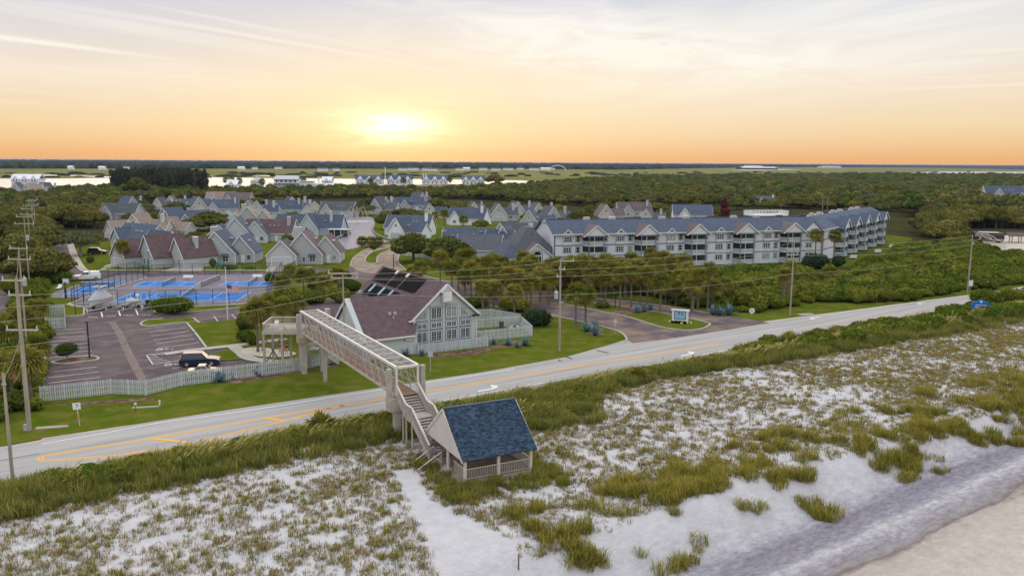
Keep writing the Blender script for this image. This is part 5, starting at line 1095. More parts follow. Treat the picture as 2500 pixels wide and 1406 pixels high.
# -- white houses along the river
def river_house(px, w, label, group, roof='roof_slate', gables=3, hgt=6.0, name='river_house', wall='white_house'):
    M = frame(G(*px), (1,0.02)); h = empty(name, M, label, 'house', group)
    obj('wall', MB().box(0,w,0,12,-.2,hgt), wall, h)
    for sy in (-1,1): obj('roof', MB().slab([(-.6,6+sy*6.8,hgt-.3),(w+.6,6+sy*6.8,hgt-.3),(w+.6,6,hgt+4.5),(-.6,6,hgt+4.5)],.3), roof, h)
    for k in range(gables):
        x = w*(k+.5)/gables
        obj('gable', MB().add([(x-3,-.8,hgt-2.5),(x+3,-.8,hgt-2.5),(x+3,-.8,hgt-.2),(x,-.8,hgt+3.4),(x-3,-.8,hgt-.2),(x-3,6,hgt-2.5),(x+3,6,hgt-2.5),(x+3,6,hgt-.2),(x,6,hgt+3.4),(x-3,6,hgt-.2)],[(0,1,2,3,4),(1,6,7,2),(4,9,5,0),(2,7,8,3),(3,8,9,4)]), wall, h)
        for i in (-1,1): obj('window', MB().box(x+i*1.3-.5,x+i*1.3+.5,-.9,-.82,hgt-2.2,hgt-.6), 'glass', h)
    for k in range(gables*2): obj('window', MB().box(w*(k+.5)/gables/2-.6,w*(k+.5)/gables/2+.6,-.05,-.004,.9,2.6), 'glass', h)
    return h
gname = 'white row houses along the river bank'
for px, w, lb in (((868,450),62,'leftmost white row house with blue-grey roof by the river'),((944,450),58,'second white row house from the left along the river'),((1030,450),60,'third white row house along the river, below the dock masts'),((1128,451),52,'rightmost white row house along the river beside the pale boats')): river_house(px, w*.5, lb, gname)
mn = empty('white_mansion', frame(G(612,459),(1,0.02)), 'large white mansion with pale metal roofs on the river bank', 'house')
def mbox(nm, x0,x1,y0,y1,z0,z1,m='white_house'): return obj(nm, MB().box(x0,x1,y0,y1,z0,z1), m, mn)
mbox('wall',0,10,0,9,-.2,6.5); obj('roof', MB().add([(-.6,-.6,6.5),(10.6,-.6,6.5),(10.6,9.6,6.5),(-.6,9.6,6.5),(5,4.5,10.5)],[(0,1,4),(1,2,4),(2,3,4),(3,0,4)]), 'galvanised', mn); mbox('cupola',4.4,5.6,3.9,5.1,9.8,12)
mbox('wall',22,46,2,12,-.2,8.5); obj('roof', MB().slab([(21,-1,8.4),(47,-1,8.4),(45,7,12),(23,7,12)],.3), 'galvanised', mn); obj('roof', MB().slab([(21,13,8.4),(47,13,8.4),(45,7,12),(23,7,12)],.3), 'galvanised', mn)
mbox('porch_roof',18,48,-2,1.9,4.6,5.0)
for k in range(9): mbox('porch_column',19+3.6*k,19.4+3.6*k,-1.8,-1.4,0,4.6)
mbox('wall',48.1,60,0,9,-.2,6.2); mbox('wall',60.1,70,1,9,-.2,4.5); mbox('roof',48,60.5,-.5,9.5,6.3,6.9,'galvanised'); mbox('chimney',64,65.2,4,5,4.6,10.5)
for k in range(5): mbox('window',24+4.4*k,25.4+4.4*k,1.9,1.99,5.6,7.6,'glass')
for k in range(3): mbox('window',50+3.2*k,51.2+3.2*k,-.09,-.004,1,3,'glass'); mbox('window',1.5+2.6*k,2.6+2.6*k,-.09,-.004,1,3,'glass')
river_house((552,460),10,'low white garage beside the river palms, left of the mansion',None,'white_house',1,3.5,'white_garage')
river_house((28,456),26,'big white house with several gables at the upper left river bank',None,'white_house',3,7.5,'white_house')
river_house((785,447),12,'small white boathouse on the river bank right of the mansion',None,'white_house',1,3.0,'boathouse')
# -- specks of buildings beyond the marsh
fg = 'white buildings far across the marsh'
for i,(x,y,w) in enumerate([(165,414,24),(240,415,30),(300,413,26),(580,415,34),(615,414,26),(670,413,40),(775,418,46),(812,418,30),(972,417,44),(995,416,60),(1030,417,44),(1048,418,40),(1112,417,40),(1130,416,40),(1170,416,46),(1200,417,50),(1228,416,60),(1262,415,44),(1292,416,60),(1320,416,54),(1340,415,40)]):
    p = G(x,y); w *= .55
    h = thing('far_building','tiny white building far across the marsh','building',(*p,0),group=fg)
    obj('wall', MB().box(0,w,0,10,0,6), 'white_house', h); obj('roof', MB().slab([(-.5,-.5,6),(w+.5,-.5,6),(w+.5,5,9.5),(-.5,5,9.5)],.2).slab([(-.5,10.5,6),(w+.5,10.5,6),(w+.5,5,9.5),(-.5,5,9.5)],.2), random.choice(['roof_grey','white_house','roof_grey']), h)
for x,y,w,m,lb in ((1690,409.0,900,'white_house','long white industrial shed far across the right-hand marsh'),(1815,414.5,300,'roof_redbrown','reddish far building at the edge of the right-hand marsh'),(2010,410,260,'white_house','small white far building near the right horizon')):
    p = G(x,y); w *= .5
    h = thing('far_shed', lb, 'building', (*p,0)); obj('wall', MB().box(0,w,0,120,0,8), m, h); obj('roof', MB().slab([(-2,-2,8),(w+2,-2,8),(w+2,60,13),(-2,60,13)],.4).slab([(-2,122,8),(w+2,122,8),(w+2,60,13),(-2,60,13)],.4), 'galvanised', h)
arc = thing('arched_hall','pale arched roof on the far side of the marsh','building',(*G(1361,418),0)); obj('arch', MB().tube([(26*math.cos(t),0,17*math.sin(t)) for t in np.linspace(0,math.pi,13)],1.2,6), 'white_house', arc); obj('roof', MB().add([(26*math.cos(t),y,16*math.sin(t)) for y in (1,40) for t in np.linspace(0,math.pi,13)],[(i,i+1,i+14,i+13) for i in range(12)]), 'galvanised', arc)
for px,lb in (((941,452),'single slim white mast standing at the river dock'),((1034,450),'left of the twin masts at the river dock'),((1040,450),'right of the twin masts at the river dock')):
    p = G(*px); t = thing('dock_mast', lb, 'mast', (*p,0)); obj('mast', MB().tube([(0,0,0),(0,0,20 if px[0] < 1000 else 13)],.45,6), 'white_house', t); obj('spreader', MB().beam((-1.5,0,9),(1.5,0,9),.3), 'white_house', t)
# ================================================================== VEGETATION
leaf_mat('leaf_oak', (0.098,0.118,0.034), (0.185,0.178,0.046), 0.25); leaf_mat('leaf_oak_dull', (0.125,0.140,0.060), (0.145,0.155,0.068), 0.25)
leaf_mat('leaf_palm', (0.160,0.185,0.036), (0.27,0.255,0.055), 0.3); leaf_mat('leaf_palm_dead', (0.34,0.24,0.12), (0.42,0.30,0.15), 0.2)
leaf_mat('leaf_hedge', (0.075,0.12,0.022), (0.125,0.165,0.030), 0.25); leaf_mat('leaf_thicket', (0.085,0.145,0.020), (0.225,0.235,0.036), 0.28)
leaf_mat('leaf_agave', (0.17,0.27,0.30), (0.22,0.32,0.34), 0.1); leaf_mat('leaf_red', (0.11,0.035,0.032), (0.13,0.045,0.035), 0.15)
leaf_mat('grass_dune', (0.34,0.255,0.10), (0.215,0.195,0.060), 0.3); leaf_mat('grass_tall', (0.130,0.165,0.036), (0.30,0.285,0.075), 0.35); leaf_mat('grass_ridge', (0.26,0.25,0.048), (0.36,0.31,0.070), 0.35); leaf_mat('sea_oat', (0.50,0.43,0.14), (0.38,0.33,0.12), 0.3)
leaf_mat('leaf_pine', (0.045,0.058,0.034), (0.065,0.072,0.042), 0.1); leaf_mat('leaf_far', (0.045,0.060,0.034), (0.065,0.078,0.040), 0.15); leaf_mat('leaf_dark', (0.035,0.065,0.032), (0.045,0.08,0.036), 0.1)
mat('bark', (0.17,0.145,0.12), 0.95, 0.25, 3.0); mat('bark_palm', (0.185,0.150,0.125), 0.95, 0.3, 4.0, stretch=(1,1,4)); mat('bark_pale', (0.30,0.27,0.24), 0.95, 0.2, 2.0)
def unit(v): return v/np.maximum(np.linalg.norm(v,axis=-1,keepdims=True),1e-9)
def leaf_cloud(rg, lobes, n, size, zmin=-0.35, jitter=0.55, shell=(0.80,1.06), asp=1.0):
    lob = np.array([[*c,*r] for c,r in lobes]); w = lob[:,3]*lob[:,4]; w = w/w.sum(); k = rg.choice(len(lob),n,p=w)
    d = unit(rg.normal(size=(n,3))); d[:,2] = np.where(d[:,2] < zmin, -d[:,2], d[:,2]); rr = rg.uniform(*shell,size=(n,1))
    p = lob[k,:3]+d*lob[k,3:6]*rr; nrm = unit(unit(d/lob[k,3:6])+rg.normal(size=(n,3))*jitter*0.6)
    a = unit(np.cross(nrm, rg.normal(size=(n,3)))); b = np.cross(nrm,a); s = size*rg.uniform(0.55,1.35,(n,1))/2
    V = np.stack([p-a*s, p-b*s*asp*0.75, p+a*s, p+b*s*asp*0.75],1).reshape(-1,3); F = np.arange(4*n).reshape(n,4)
    lt = rg.uniform(0.72,1.25,len(lob)); yl = rg.uniform(0.0,0.35,len(lob)); g = (lt[k]*rg.uniform(0.65,1.35,n))
    T = np.stack([g*(1+yl[k]*0.6), g*(1+yl[k]*0.25), g*(1-yl[k]*0.2)],1); return V, F, np.repeat(T,4,0)
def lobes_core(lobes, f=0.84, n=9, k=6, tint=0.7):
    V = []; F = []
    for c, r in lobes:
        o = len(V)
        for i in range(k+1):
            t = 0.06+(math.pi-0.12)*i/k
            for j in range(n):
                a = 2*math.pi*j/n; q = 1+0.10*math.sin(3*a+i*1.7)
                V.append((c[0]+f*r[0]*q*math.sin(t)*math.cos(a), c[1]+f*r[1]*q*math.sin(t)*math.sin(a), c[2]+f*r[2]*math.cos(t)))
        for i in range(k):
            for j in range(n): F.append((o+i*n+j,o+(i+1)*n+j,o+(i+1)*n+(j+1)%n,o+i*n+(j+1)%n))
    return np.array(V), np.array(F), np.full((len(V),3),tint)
def join(parts):
    V = []; F = []; T = []; o = 0
    for v,f,t in parts: V.append(v); F.append(f+o); T.append(t); o += len(v)
    return np.concatenate(V), np.concatenate(F), np.concatenate(T)
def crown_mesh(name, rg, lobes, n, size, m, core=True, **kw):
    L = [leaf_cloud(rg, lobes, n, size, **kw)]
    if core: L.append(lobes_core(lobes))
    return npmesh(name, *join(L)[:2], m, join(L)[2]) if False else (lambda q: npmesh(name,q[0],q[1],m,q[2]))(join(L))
def oak_lobes(rg, R_=5.0, Ht=6.5, n=9):
    """windswept dome of overlapping lobes"""
    L = [((0,0,Ht*0.62),(R_*0.62,R_*0.62,Ht*0.30))]
    for i in range(n):
        a = 2*math.pi*i/n+rg.uniform(-.3,.3); d = R_*rg.uniform(0.38,0.68); r = R_*rg.uniform(0.30,0.46)
        L.append(((d*math.cos(a),d*math.sin(a),Ht*(0.66-0.30*(d/R_))+rg.uniform(-.5,.5)),(r,r*rg.uniform(.8,1.1),Ht*rg.uniform(.16,.24))))
    return L
def trunk_mesh(name, rg, h, spread, r, limbs=5, m='bark'):
    mb = MB(); top = h*0.45
    mb.tube([(0,0,-.3),(0.1,0.05,top*.5),(0.0,0.15,top)],[r,r*.8,r*.65],7)
    for i in range(limbs):
        a = 2*math.pi*i/limbs+rg.uniform(-.4,.4); e = spread*rg.uniform(.5,.8)
        mb.tube([(0,0.1,top*.8),(e*.45*math.cos(a),e*.45*math.sin(a),top*1.15),(e*math.cos(a),e*math.sin(a),h*rg.uniform(.6,.72))],[r*.5,r*.35,r*.15],5)
    return mb.mesh(name, m)
OAK = []
for i in range(7):
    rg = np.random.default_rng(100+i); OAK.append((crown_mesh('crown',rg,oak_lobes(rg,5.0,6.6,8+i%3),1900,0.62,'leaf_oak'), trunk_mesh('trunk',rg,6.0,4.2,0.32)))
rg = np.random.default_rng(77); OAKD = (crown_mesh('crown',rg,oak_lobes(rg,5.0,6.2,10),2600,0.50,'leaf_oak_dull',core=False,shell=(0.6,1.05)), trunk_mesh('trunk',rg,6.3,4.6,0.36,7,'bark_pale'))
def tree(px, w_px, label, h_px=None, mesh=None, group=None, cat='tree', name='oak_tree', R0=5.0, H0=6.9):
    """oak standing at the pixel px with a crown w_px wide"""
    p = G(*px); s = (px[1]-395.0)/CAM_H; k = w_px/s/2/R0; kz = (h_px/s/H0) if h_px else k
    me = mesh or random.choice(OAK); t = thing(name, label, cat, (*p,0), random.uniform(0,6.28), group)
    link('crown', me[0], t); link('trunk', me[1], t); t.scale = (k,k,kz); return t
tree((196,624),118,'large grey-green spreading oak with bare forked trunk beside the side street',72,OAKD)
tree((105,690),120,'tangled windswept oak leaning over the side street near the pickup',85,OAKD)
tree((512,563),112,'round bright green oak crown in the middle of the village',52)
tree((470,566),80,'low oak crown in front of the round bright green oak',36); tree((478,588),60,'small oak tucked under the low oak in the village',26)
tree((432,528),70,'dark oak between the back-row roofs at left',40); tree((350,528),75,'grey-green oak beside the lone slate roof',38,OAKD); tree((372,560),45,'oak behind the cream gabled house',30); tree((320,545),50,'olive oak left of the cream gabled house',28)
tree((1008,640),125,'big dark oak beside the loop drive',84); tree((1092,650),130,'big rounded oak with pale sunlit top right of the dark oak',84); tree((1045,628),70,'oak crown filling the gap behind the two big oaks',45)
tree((1136,545),75,'oak right of the light slate roof',44); tree((1238,585),64,'oak beside the parked cars and lobby roofs',40); tree((1418,560),105,'wide oak directly above the left end of the apartments',52); tree((1285,540),34,'small oak between two far garage gables',24); tree((1332,535),36,'yellowish small oak by the right-hand far garage gable',28)
tree((942,560),60,'oak standing on the right edge of the pond near the fountain',52); tree((990,535),100,'low broad oak beyond the right bank roofs',30); tree((1030,542),60,'oak beside the right-bank house ridge',30); tree((985,574),34,'young green tree in front of the pale chimneys',36)
tree((702,596),32,'young tree between the brown house and the pond house',30); tree((880,527),95,'dark bare-looking oak mass behind the fountain',36,OAKD); tree((838,525),60,'dark oak at the head of the pond left of the fountain',32)
tree((165,880),62,'small clipped multi-trunk tree in the parking court bed',46,(crown_mesh('crown',np.random.default_rng(3),[((0,0,4.2),(4.6,4.4,2.3)),((1.8,0,3.6),(2.8,2.8,1.8)),((-1.9,.5,3.6),(2.8,2.8,1.8))],2600,0.45,'leaf_hedge'),trunk_mesh('trunk',np.random.default_rng(4),4.2,3.0,0.22,5,'bark_pale')),name='small_tree')
tree((913,624),25,'tiny lollipop tree on the loop drive island',28,(crown_mesh('crown',np.random.default_rng(5),[((0,0,5.2),(4.4,4.4,1.9))],1200,0.7,'leaf_hedge'),MB().tube([(0,0,-.2),(.3,0,2),(.1,0,4.6)],[.35,.3,.3],6).mesh('trunk','bark')),name='small_tree')
tree((520,655),20,'small round tree by the slate house garage',24,(crown_mesh('crown',np.random.default_rng(6),[((0,0,3.6),(4.4,4.4,3.2))],1200,0.7,'leaf_hedge'),MB().tube([(0,0,-.2),(0,0,2)],[.3,.25],6).mesh('trunk','bark')),name='small_tree')
for i,(x,y,w,h) in enumerate(((288,533,70,34),(300,556,46,26),(345,515,60,30),(455,545,44,24),(560,512,50,24),(585,508,46,24),(628,505,60,26),(680,503,60,24),(715,540,50,26),(760,538,40,20),(650,545,44,22),(745,560,30,20),(815,520,44,26),(900,508,60,28),(950,505,60,26),(1000,512,70,30),(1065,510,60,30),(1110,518,70,32),(1150,530,50,30),(1175,560,50,28),(1215,530,50,30),(1262,520,60,32),(1310,522,60,34),(1360,530,60,36),(1160,588,44,28),(1225,618,50,34),(1440,530,60,34),(1480,520,70,34),(1600,520,70,30),(1700,520,60,30),(1740,530,50,30),(1800,512,70,30),(1880,515,70,30),(1950,508,80,32),(2040,510,80,34),(2130,512,80,34))):
    tree((x,y),w,'olive oak filling a gap between the village houses and roofs',h,None,'oaks scattered between the houses')
# dark red conifer above the apartments
p = G(1768,546); t = thing('red_tree','dark red conical tree above the apartment roof','tree',(*p,0)); link('trunk', MB().tube([(0,0,-.2),(0,0,11)],[.3,.08],6).mesh('trunk','bark'), t)
link('crown', crown_mesh('crown',np.random.default_rng(8),[((0,0,3.2),(2.7,2.7,1.6)),((.3,0,5.6),(2.4,2.3,1.7)),((-.2,.2,8.0),(1.9,1.9,1.6)),((0,0,10.2),(1.1,1.1,1.5))],1500,0.55,'leaf_red'), t)
p = G(966,548); t = thing('red_shrub','small dark red shrub among the oaks right of the fountain','shrub',(*p,0)); link('crown', crown_mesh('crown',np.random.default_rng(9),[((0,0,3.0),(1.9,1.9,2.6))],600,0.5,'leaf_red'), t); link('trunk', MB().tube([(0,0,-.2),(0,0,2)],[.2,.1],6).mesh('trunk','bark'), t)
# ---------------- cabbage palms
def palm_crown(name, rg, dead=0.5, n=30, Lf=1.55):
    V = []; F = []; T = []; MI = []
    def fan(d, L, droop, mi, g):
        d = Vector(d).normalized(); side = d.cross(Vector((0,0,1))); side = side.normalized() if side.length > .05 else Vector((1,0,0)); up = side.cross(d).normalized()
        base = d*L*0.42; nL = 8
        for i in range(nL):
            a = (i-(nL-1)/2)/(nL-1)*R(135); dd = (d*math.cos(a)+side*math.sin(a)); le = L*0.75*(1-0.25*abs(a)/1.2)
            tip = base+dd*le+Vector((0,0,-droop*le*le*0.55))+up*rg.uniform(-.08,.08); mid = base+dd*le*.55+Vector((0,0,-droop*le*.12)); w = side*math.cos(a)*0.085-d*math.sin(a)*0.085
            o = len(V); V.extend([base, mid+w, tip, mid-w]); F.append((o,o+1,o+2,o+3)); gg = g*rg.uniform(.7,1.3); T.extend([(gg*1.05,gg,gg*.9)]*4); MI.append(mi)
        o = len(V); V.extend([Vector((0,0,0)),base+side*.03,base+d*.05,base-side*.03]); F.append((o,o+1,o+2,o+3)); T.extend([(g,g,g)]*4); MI.append(mi)
    for i in range(n):
        z = 1-1.35*(i+.5)/n; a = i*2.39996+rg.uniform(-.3,.3); r = math.sqrt(max(0,1-min(1,abs(z))**2)); fan((r*math.cos(a),r*math.sin(a),z), Lf*rg.uniform(.85,1.1), 0.35+.25*(1-z), 0, rg.uniform(.75,1.25))
    for i in range(int(n*dead)):
        z = rg.uniform(-.95,-.30); a = rg.uniform(0,6.28); r = math.sqrt(1-z*z); fan((r*math.cos(a),r*math.sin(a),z), Lf*rg.uniform(.6,.95), .55, 1, rg.uniform(.6,1.2))
    return npmesh(name, np.array([tuple(v) for v in V]), np.array(F), ['leaf_palm','leaf_palm_dead'], np.array(T), np.array(MI))
PALMC = [palm_crown('fronds',np.random.default_rng(200+i),d,nn,1.65) for i,(d,nn) in enumerate(((.55,44),(.9,40),(.35,48),(1.1,38),(.7,46)))]
PALMT = MB().tube([(0,0,-.02),(.03,.0,.3),(-.02,.02,.65),(0,0,1.0)],[.22,.17,.16,.19],8).mesh('trunk','bark_palm')
def palm(px, crown_y, label, group=None, sc=1.0, v=None, thick=1.0):
    p = G(*px); s = (px[1]-395.0)/CAM_H; h = max(.6,(px[1]-crown_y)/s)
    t = thing('cabbage_palm', label, 'palm tree', (*p,0), random.uniform(0,6.28), group)
    a = link('trunk', PALMT, t); a.scale = (thick,thick,h); f = link('fronds', PALMC[v if v is not None else random.randrange(5)], t, (0,0,h)); f['kind'] = 'stuff'; f.scale = (sc,)*3; return t
GV = 'cabbage palms in the grove along the entrance drive'
for x,y,c in ((1135,738,672),(1150,728,655),(1172,745,668),(1190,724,640),(1212,736,655),(1240,748,668),(1228,715,640),(1262,744,672),(1285,728,650),(1296,752,690),(1318,735,668),(1340,745,680),(1205,765,705),(1178,770,700),(1255,772,712),(1365,725,655),(1395,730,650),(1420,722,640),(1445,740,665),(1466,728,650),(1385,700,645),(1490,716,645),(1478,745,680),(1525,735,655),(1580,742,668),(1598,730,648),(1625,740,690),(1650,745,700),(1668,738,690)): palm((x,y),c,'cabbage palm with brown skirt crowded in the grove between the clubhouse and apartments',GV,random.uniform(1.1,1.4))
for x,y,c,lb in ((1513,757,668,'slim palm at the left end of the entrance island row'),(1540,753,664,'slim palm second in the entrance island row'),(1563,740,672,'shorter palm behind the entrance island agaves'),(1611,764,686,'lone slim palm standing on the entrance island lawn'),(1405,796,712,'left palm of the pair beside the roadside agave'),(1429,790,716,'right palm of the pair beside the roadside agave'),
    (1690,758,694,'thick-trunked palm left of the entrance agave clump'),(1703,756,668,'palm behind the thick-trunked palm right of the entrance'),(1727,753,655,'tall palm above the entrance agave clump'),(1740,748,700,'short palm right of the tall entrance palm'),(1766,742,694,'palm at the edge of the thicket right of the entrance'),(1822,742,700,'low palm inside the thicket behind the round sign'),
    (1912,742,668,'fat palm with a heavy brown skirt beside the right-hand utility pole'),(1925,728,650,'second crown just behind the fat brown palm'),(2024,690,664,'short palm below the big dark shrub'),(1988,650,572,'left of two palms against the apartment corner'),(2034,642,572,'right of two palms against the apartment corner'),
    (302,653,602,'lone palm standing before the brown-roofed house'),(630,860,752,'front palm with dark twin trunk beside the lookout deck'),(643,858,760,'shorter palm leaning on the front deck palm'),(655,822,738,'palm behind the deck railing, second from left'),(692,826,745,'bushy palm rising right behind the lookout deck'),(722,812,742,'palm with pale tuft between deck and bridge'),
    (1075,715,628,'taller palm right of the loop drive corner'),(1103,722,655,'palm beside the taller palm at the drive junction'),(1027,705,652,'short palm left at the drive junction'),(1010,700,662,'shortest palm at the drive junction kerb'),
    (690,725,688,'left palm in the clump behind the court corner'),(742,716,672,'second palm in the clump behind the court corner'),(708,700,660,'rear palm in the clump behind the court corner'),(792,722,690,'palm in front of the clump near the bridge pole'),(826,712,668,'right palm in the clump left of the clubhouse roof'),(770,712,690,'low palm in the middle of the clump behind the courts'),
    (72,985,880,'big shaggy palm beside the tall utility pole at the left fence end'),(30,960,885,'dark palm left of the big shaggy palm'),(96,905,842,'palm overhanging the parking court edge'),(60,830,775,'palm above the parking court edge near the bins'),(95,800,752,'brown palm beside the bin enclosure'),(20,860,812,'palm at the left picture edge above the shaggy palms'),
    (1062,560,525,'left palm in front of the right-bank roofs'),(1085,560,520,'middle palm in front of the right-bank roofs'),(1042,566,535,'leaning palm in front of the right-bank roofs'),(1132,570,535,'palm by the white gable right of the right-bank palms'),(1277,606,562,'left palm of two behind the lobby roofs'),(1297,606,565,'right palm of two behind the lobby roofs'),(1318,545,520,'yellow-green palm beside the far garage gable'),(378,566,530,'palm crown behind the cream gabled house'),(1905,545,478,'tall palm above the roof terrace')):
    palm((x,y),c,lb,None,random.uniform(1.1,1.35),None,1.9 if x in (72,1912,1690) else 1.0)
for i,(x,y,c) in enumerate(((552,455,440),(566,455,439),(585,457,442),(640,459,444),(742,452,441),(905,451,441),(1098,452,438),(985,452,440))): palm((x,y),c,'small palm silhouette on the river bank','palms on the river bank',2.4,None,2)
for i,(x,y,c) in enumerate(((2138,490,458),(2152,492,460),(2168,490,456),(2180,492,462),(2270,486,456))): palm((x,y),c,'slender palm above the oak canopy at right','slender palms in the right-hand woods',2.0,None,1.5)
for i in range(46):
    x = 1125+i*12.5+RNG.uniform(-8,8); y = RNG.uniform(692,728)-(0 if x < 1500 else 6)+max(0,(x-1600)*.06); palm((x,y),y-RNG.uniform(46,74),'cabbage palm with brown skirt crowded in the grove between the clubhouse and apartments',GV,random.uniform(1.15,1.45))
# date palms by the pond, short feathery
for i,(x,lb) in enumerate(((884,'left of three feathery palms at the pond foot'),(906,'middle of three feathery palms at the pond foot'),(924,'right of three feathery palms at the pond foot'))): palm((x,603),589,lb,None,1.25,2)
for x,y,c in ((610,802,790),(600,770,762)): palm((x,y),c,'low spiky palm beside the deck hedge' if x == 610 else 'low spiky palm at the head of the deck lawn',None,.9,2)
# ---------------- shrubs and hedges
def shrub(px, w_px, h_px, label, m='leaf_hedge', n=1300, size=.32, group=None, lob=4, name='shrub', dep=.9):
    p = G(*px); s = (px[1]-395.0)/CAM_H; w = w_px/s/2; h = h_px/s*0.92; rg = np.random.default_rng(int(px[0]*7+px[1]))
    L = [((0,0,h*.45),(w*.8,w*.8*dep,h*.52))]
    for i in range(lob+2): a = 6.28*i/(lob+2)+rg.uniform(-.4,.4); L.append(((w*.5*math.cos(a),w*.5*dep*math.sin(a),h*rg.uniform(.28,.6)),(w*rg.uniform(.34,.5),w*rg.uniform(.34,.5)*dep,h*rg.uniform(.26,.42))))
    t = thing(name, label, 'shrub', (*p,0), 0, group); link('foliage', crown_mesh('foliage',rg,L,int(n*1.25),size,m,jitter=.95,shell=(.72,1.18)), t); link('stem', MB().tube([(0,0,-.1),(0,0,h*.4)],[.12,.08],6).mesh('stem','bark'), t); return t
shrub((420,765),114,46,'big spreading bush in front of the tennis court fence','leaf_thicket',3800,.34,lob=7,dep=.55)
shrub((1990,660),78,46,'big round dark shrub against the apartment corner','leaf_dark',3000,.42); shrub((2046,653),36,34,'smaller dark shrub beside the big round one','leaf_dark',1200,.4)
shrub((600,835),50,32,'clipped round hedge beside the deck path','leaf_hedge',1800,.22); shrub((598,805),46,40,'taller hedge behind the clipped round hedge','leaf_hedge',1600,.25)
shrub((617,842),30,26,'dark rounded hedge touching the clipped hedge','leaf_hedge',900,.22)
shrub((1310,795),80,46,'dark bush behind the patio fence','leaf_dark',2400,.3); shrub((1255,760),90,40,'leafy bush behind the clubhouse yard','leaf_thicket',2200,.34); shrub((1165,752),60,34,'dark bush by the rear clubhouse fence','leaf_hedge',1500,.32)
shrub((221,641),20,18,'small round bush on the corner lawn','leaf_hedge',700,.3); shrub((1470,752),40,18,'clipped bush at the left tip of the entrance drive','leaf_hedge',800,.25); shrub((728,794),42,30,'yellow-green bush by the bridge end','leaf_thicket',900,.3); shrub((765,780),40,22,'low yellow-green hedge left of the low roof','leaf_thicket',800,.28)
for i,(x,y,w,h,lb) in enumerate(((700,735,70,40,'dark hedge behind the court corner'),(760,740,85,34,'long dark hedge along the side drive'),(830,738,60,40,'bush left of the clubhouse roof'),(855,715,60,36,'leafy bush behind the clubhouse eave'),(660,690,30,24,'bush at the corner of the court fence'),(740,680,70,28,'low shrubs along the access road'),(800,690,60,30,'shrub mass right of the access road palms'),(845,682,30,22,'small dark tree-like bush at the access road'))): shrub((x,y),w,h,lb,'leaf_hedge' if i%2 else 'leaf_thicket',1500,.32)
for i,(x,y,w,h) in enumerate(((560,657,40,10),(610,657,30,10),(340,646,50,12),(390,643,40,10),(555,590,40,14),(770,558,30,14),(815,556,28,16),(830,556,20,18),(1175,745,40,18),(150,690,60,36),(90,740,70,50),(60,790,70,46),(110,765,60,30),(30,720,60,50),(95,715,60,40),(60,870,80,50),(100,870,50,40),(20,930,70,60),(40,1000,70,50),(85,1000,50,30),(12,800,50,40))):
    shrub((x,y),w,h,'leafy green shrub in the left-hand border beside the side street' if x < 160 else 'low green shrub planted along the house fronts','leaf_thicket' if i%3 else 'leaf_hedge',900,.34,group='left border shrubs' if x < 160 else 'foundation shrubs of the houses')
# ---------------- blue agaves
def agave_mesh(rg, n=34):
    V = []; F = []; T = []
    for i in range(n):
        a = i*2.4+rg.uniform(-.2,.2); el = R(rg.uniform(18,85)); L = rg.uniform(.8,1.25); d = Vector((math.cos(a)*math.cos(el),math.sin(a)*math.cos(el),math.sin(el))); s = Vector((-math.sin(a),math.cos(a),0)); g = rg.uniform(.7,1.25); o = len(V)
        for t,w in ((0,.05),(.35,.10),(.75,.06),(1,.005)):
            q = d*L*t+Vector((0,0,-.22*t*t*math.cos(el))); V += [tuple(q-s*w),tuple(q+s*w)]
        for k in range(3): F.append((o+2*k,o+2*k+1,o+2*k+3,o+2*k+2))
        T += [(g,g,g)]*8
    return npmesh('leaves', np.array(V), np.array(F), 'leaf_agave', np.array(T))
AG = [agave_mesh(np.random.default_rng(300+i)) for i in range(3)]
AGS = MB().sphere((0,0,.05),.16,.16,.14).mesh('heart','leaf_agave')
def agave(px, sc, label, group=None):
    t = thing('agave', label, 'agave', (*G(*px),0), random.uniform(0,6), group); t.scale = (sc,)*3; o = link('leaves', random.choice(AG), t); o['kind'] = 'stuff'; link('heart', AGS, t); return t
for x,y,s,lb in ((535,932,1.5,'larger blue agave against the middle of the long fence'),(566,925,1.1,'smaller blue agave right of the larger one on the long fence'),(628,918,1.3,'blue agave near the right part of the long fence'),(655,912,1.25,'rightmost blue agave on the long fence'),(990,868,1.3,'blue agave at the left foot of the clubhouse gable'),(1030,868,.9,'small agave at the corner of the low gable fence'),
    (1206,840,1.0,'left agave before the patio fence'),(1240,842,1.2,'middle agave before the patio fence'),(1262,848,1.0,'low agave before the patio fence'),(1283,843,1.4,'largest agave at the right end of the patio fence'),(1432,808,1.7,'left blue agave of the roadside clump'),(1452,818,1.8,'front blue agave of the roadside clump'),(1452,802,1.5,'rear blue agave of the roadside clump'),
    (1556,764,1.5,'left agave on the entrance island'),(1573,762,1.5,'middle agave on the entrance island'),(1588,758,1.4,'right agave on the entrance island'),(1742,768,1.9,'left agave at the right-hand entrance kerb'),(1758,770,1.7,'middle agave at the right-hand entrance kerb'),(1778,768,2.0,'right agave at the right-hand entrance kerb')): agave((x,y),s,lb)
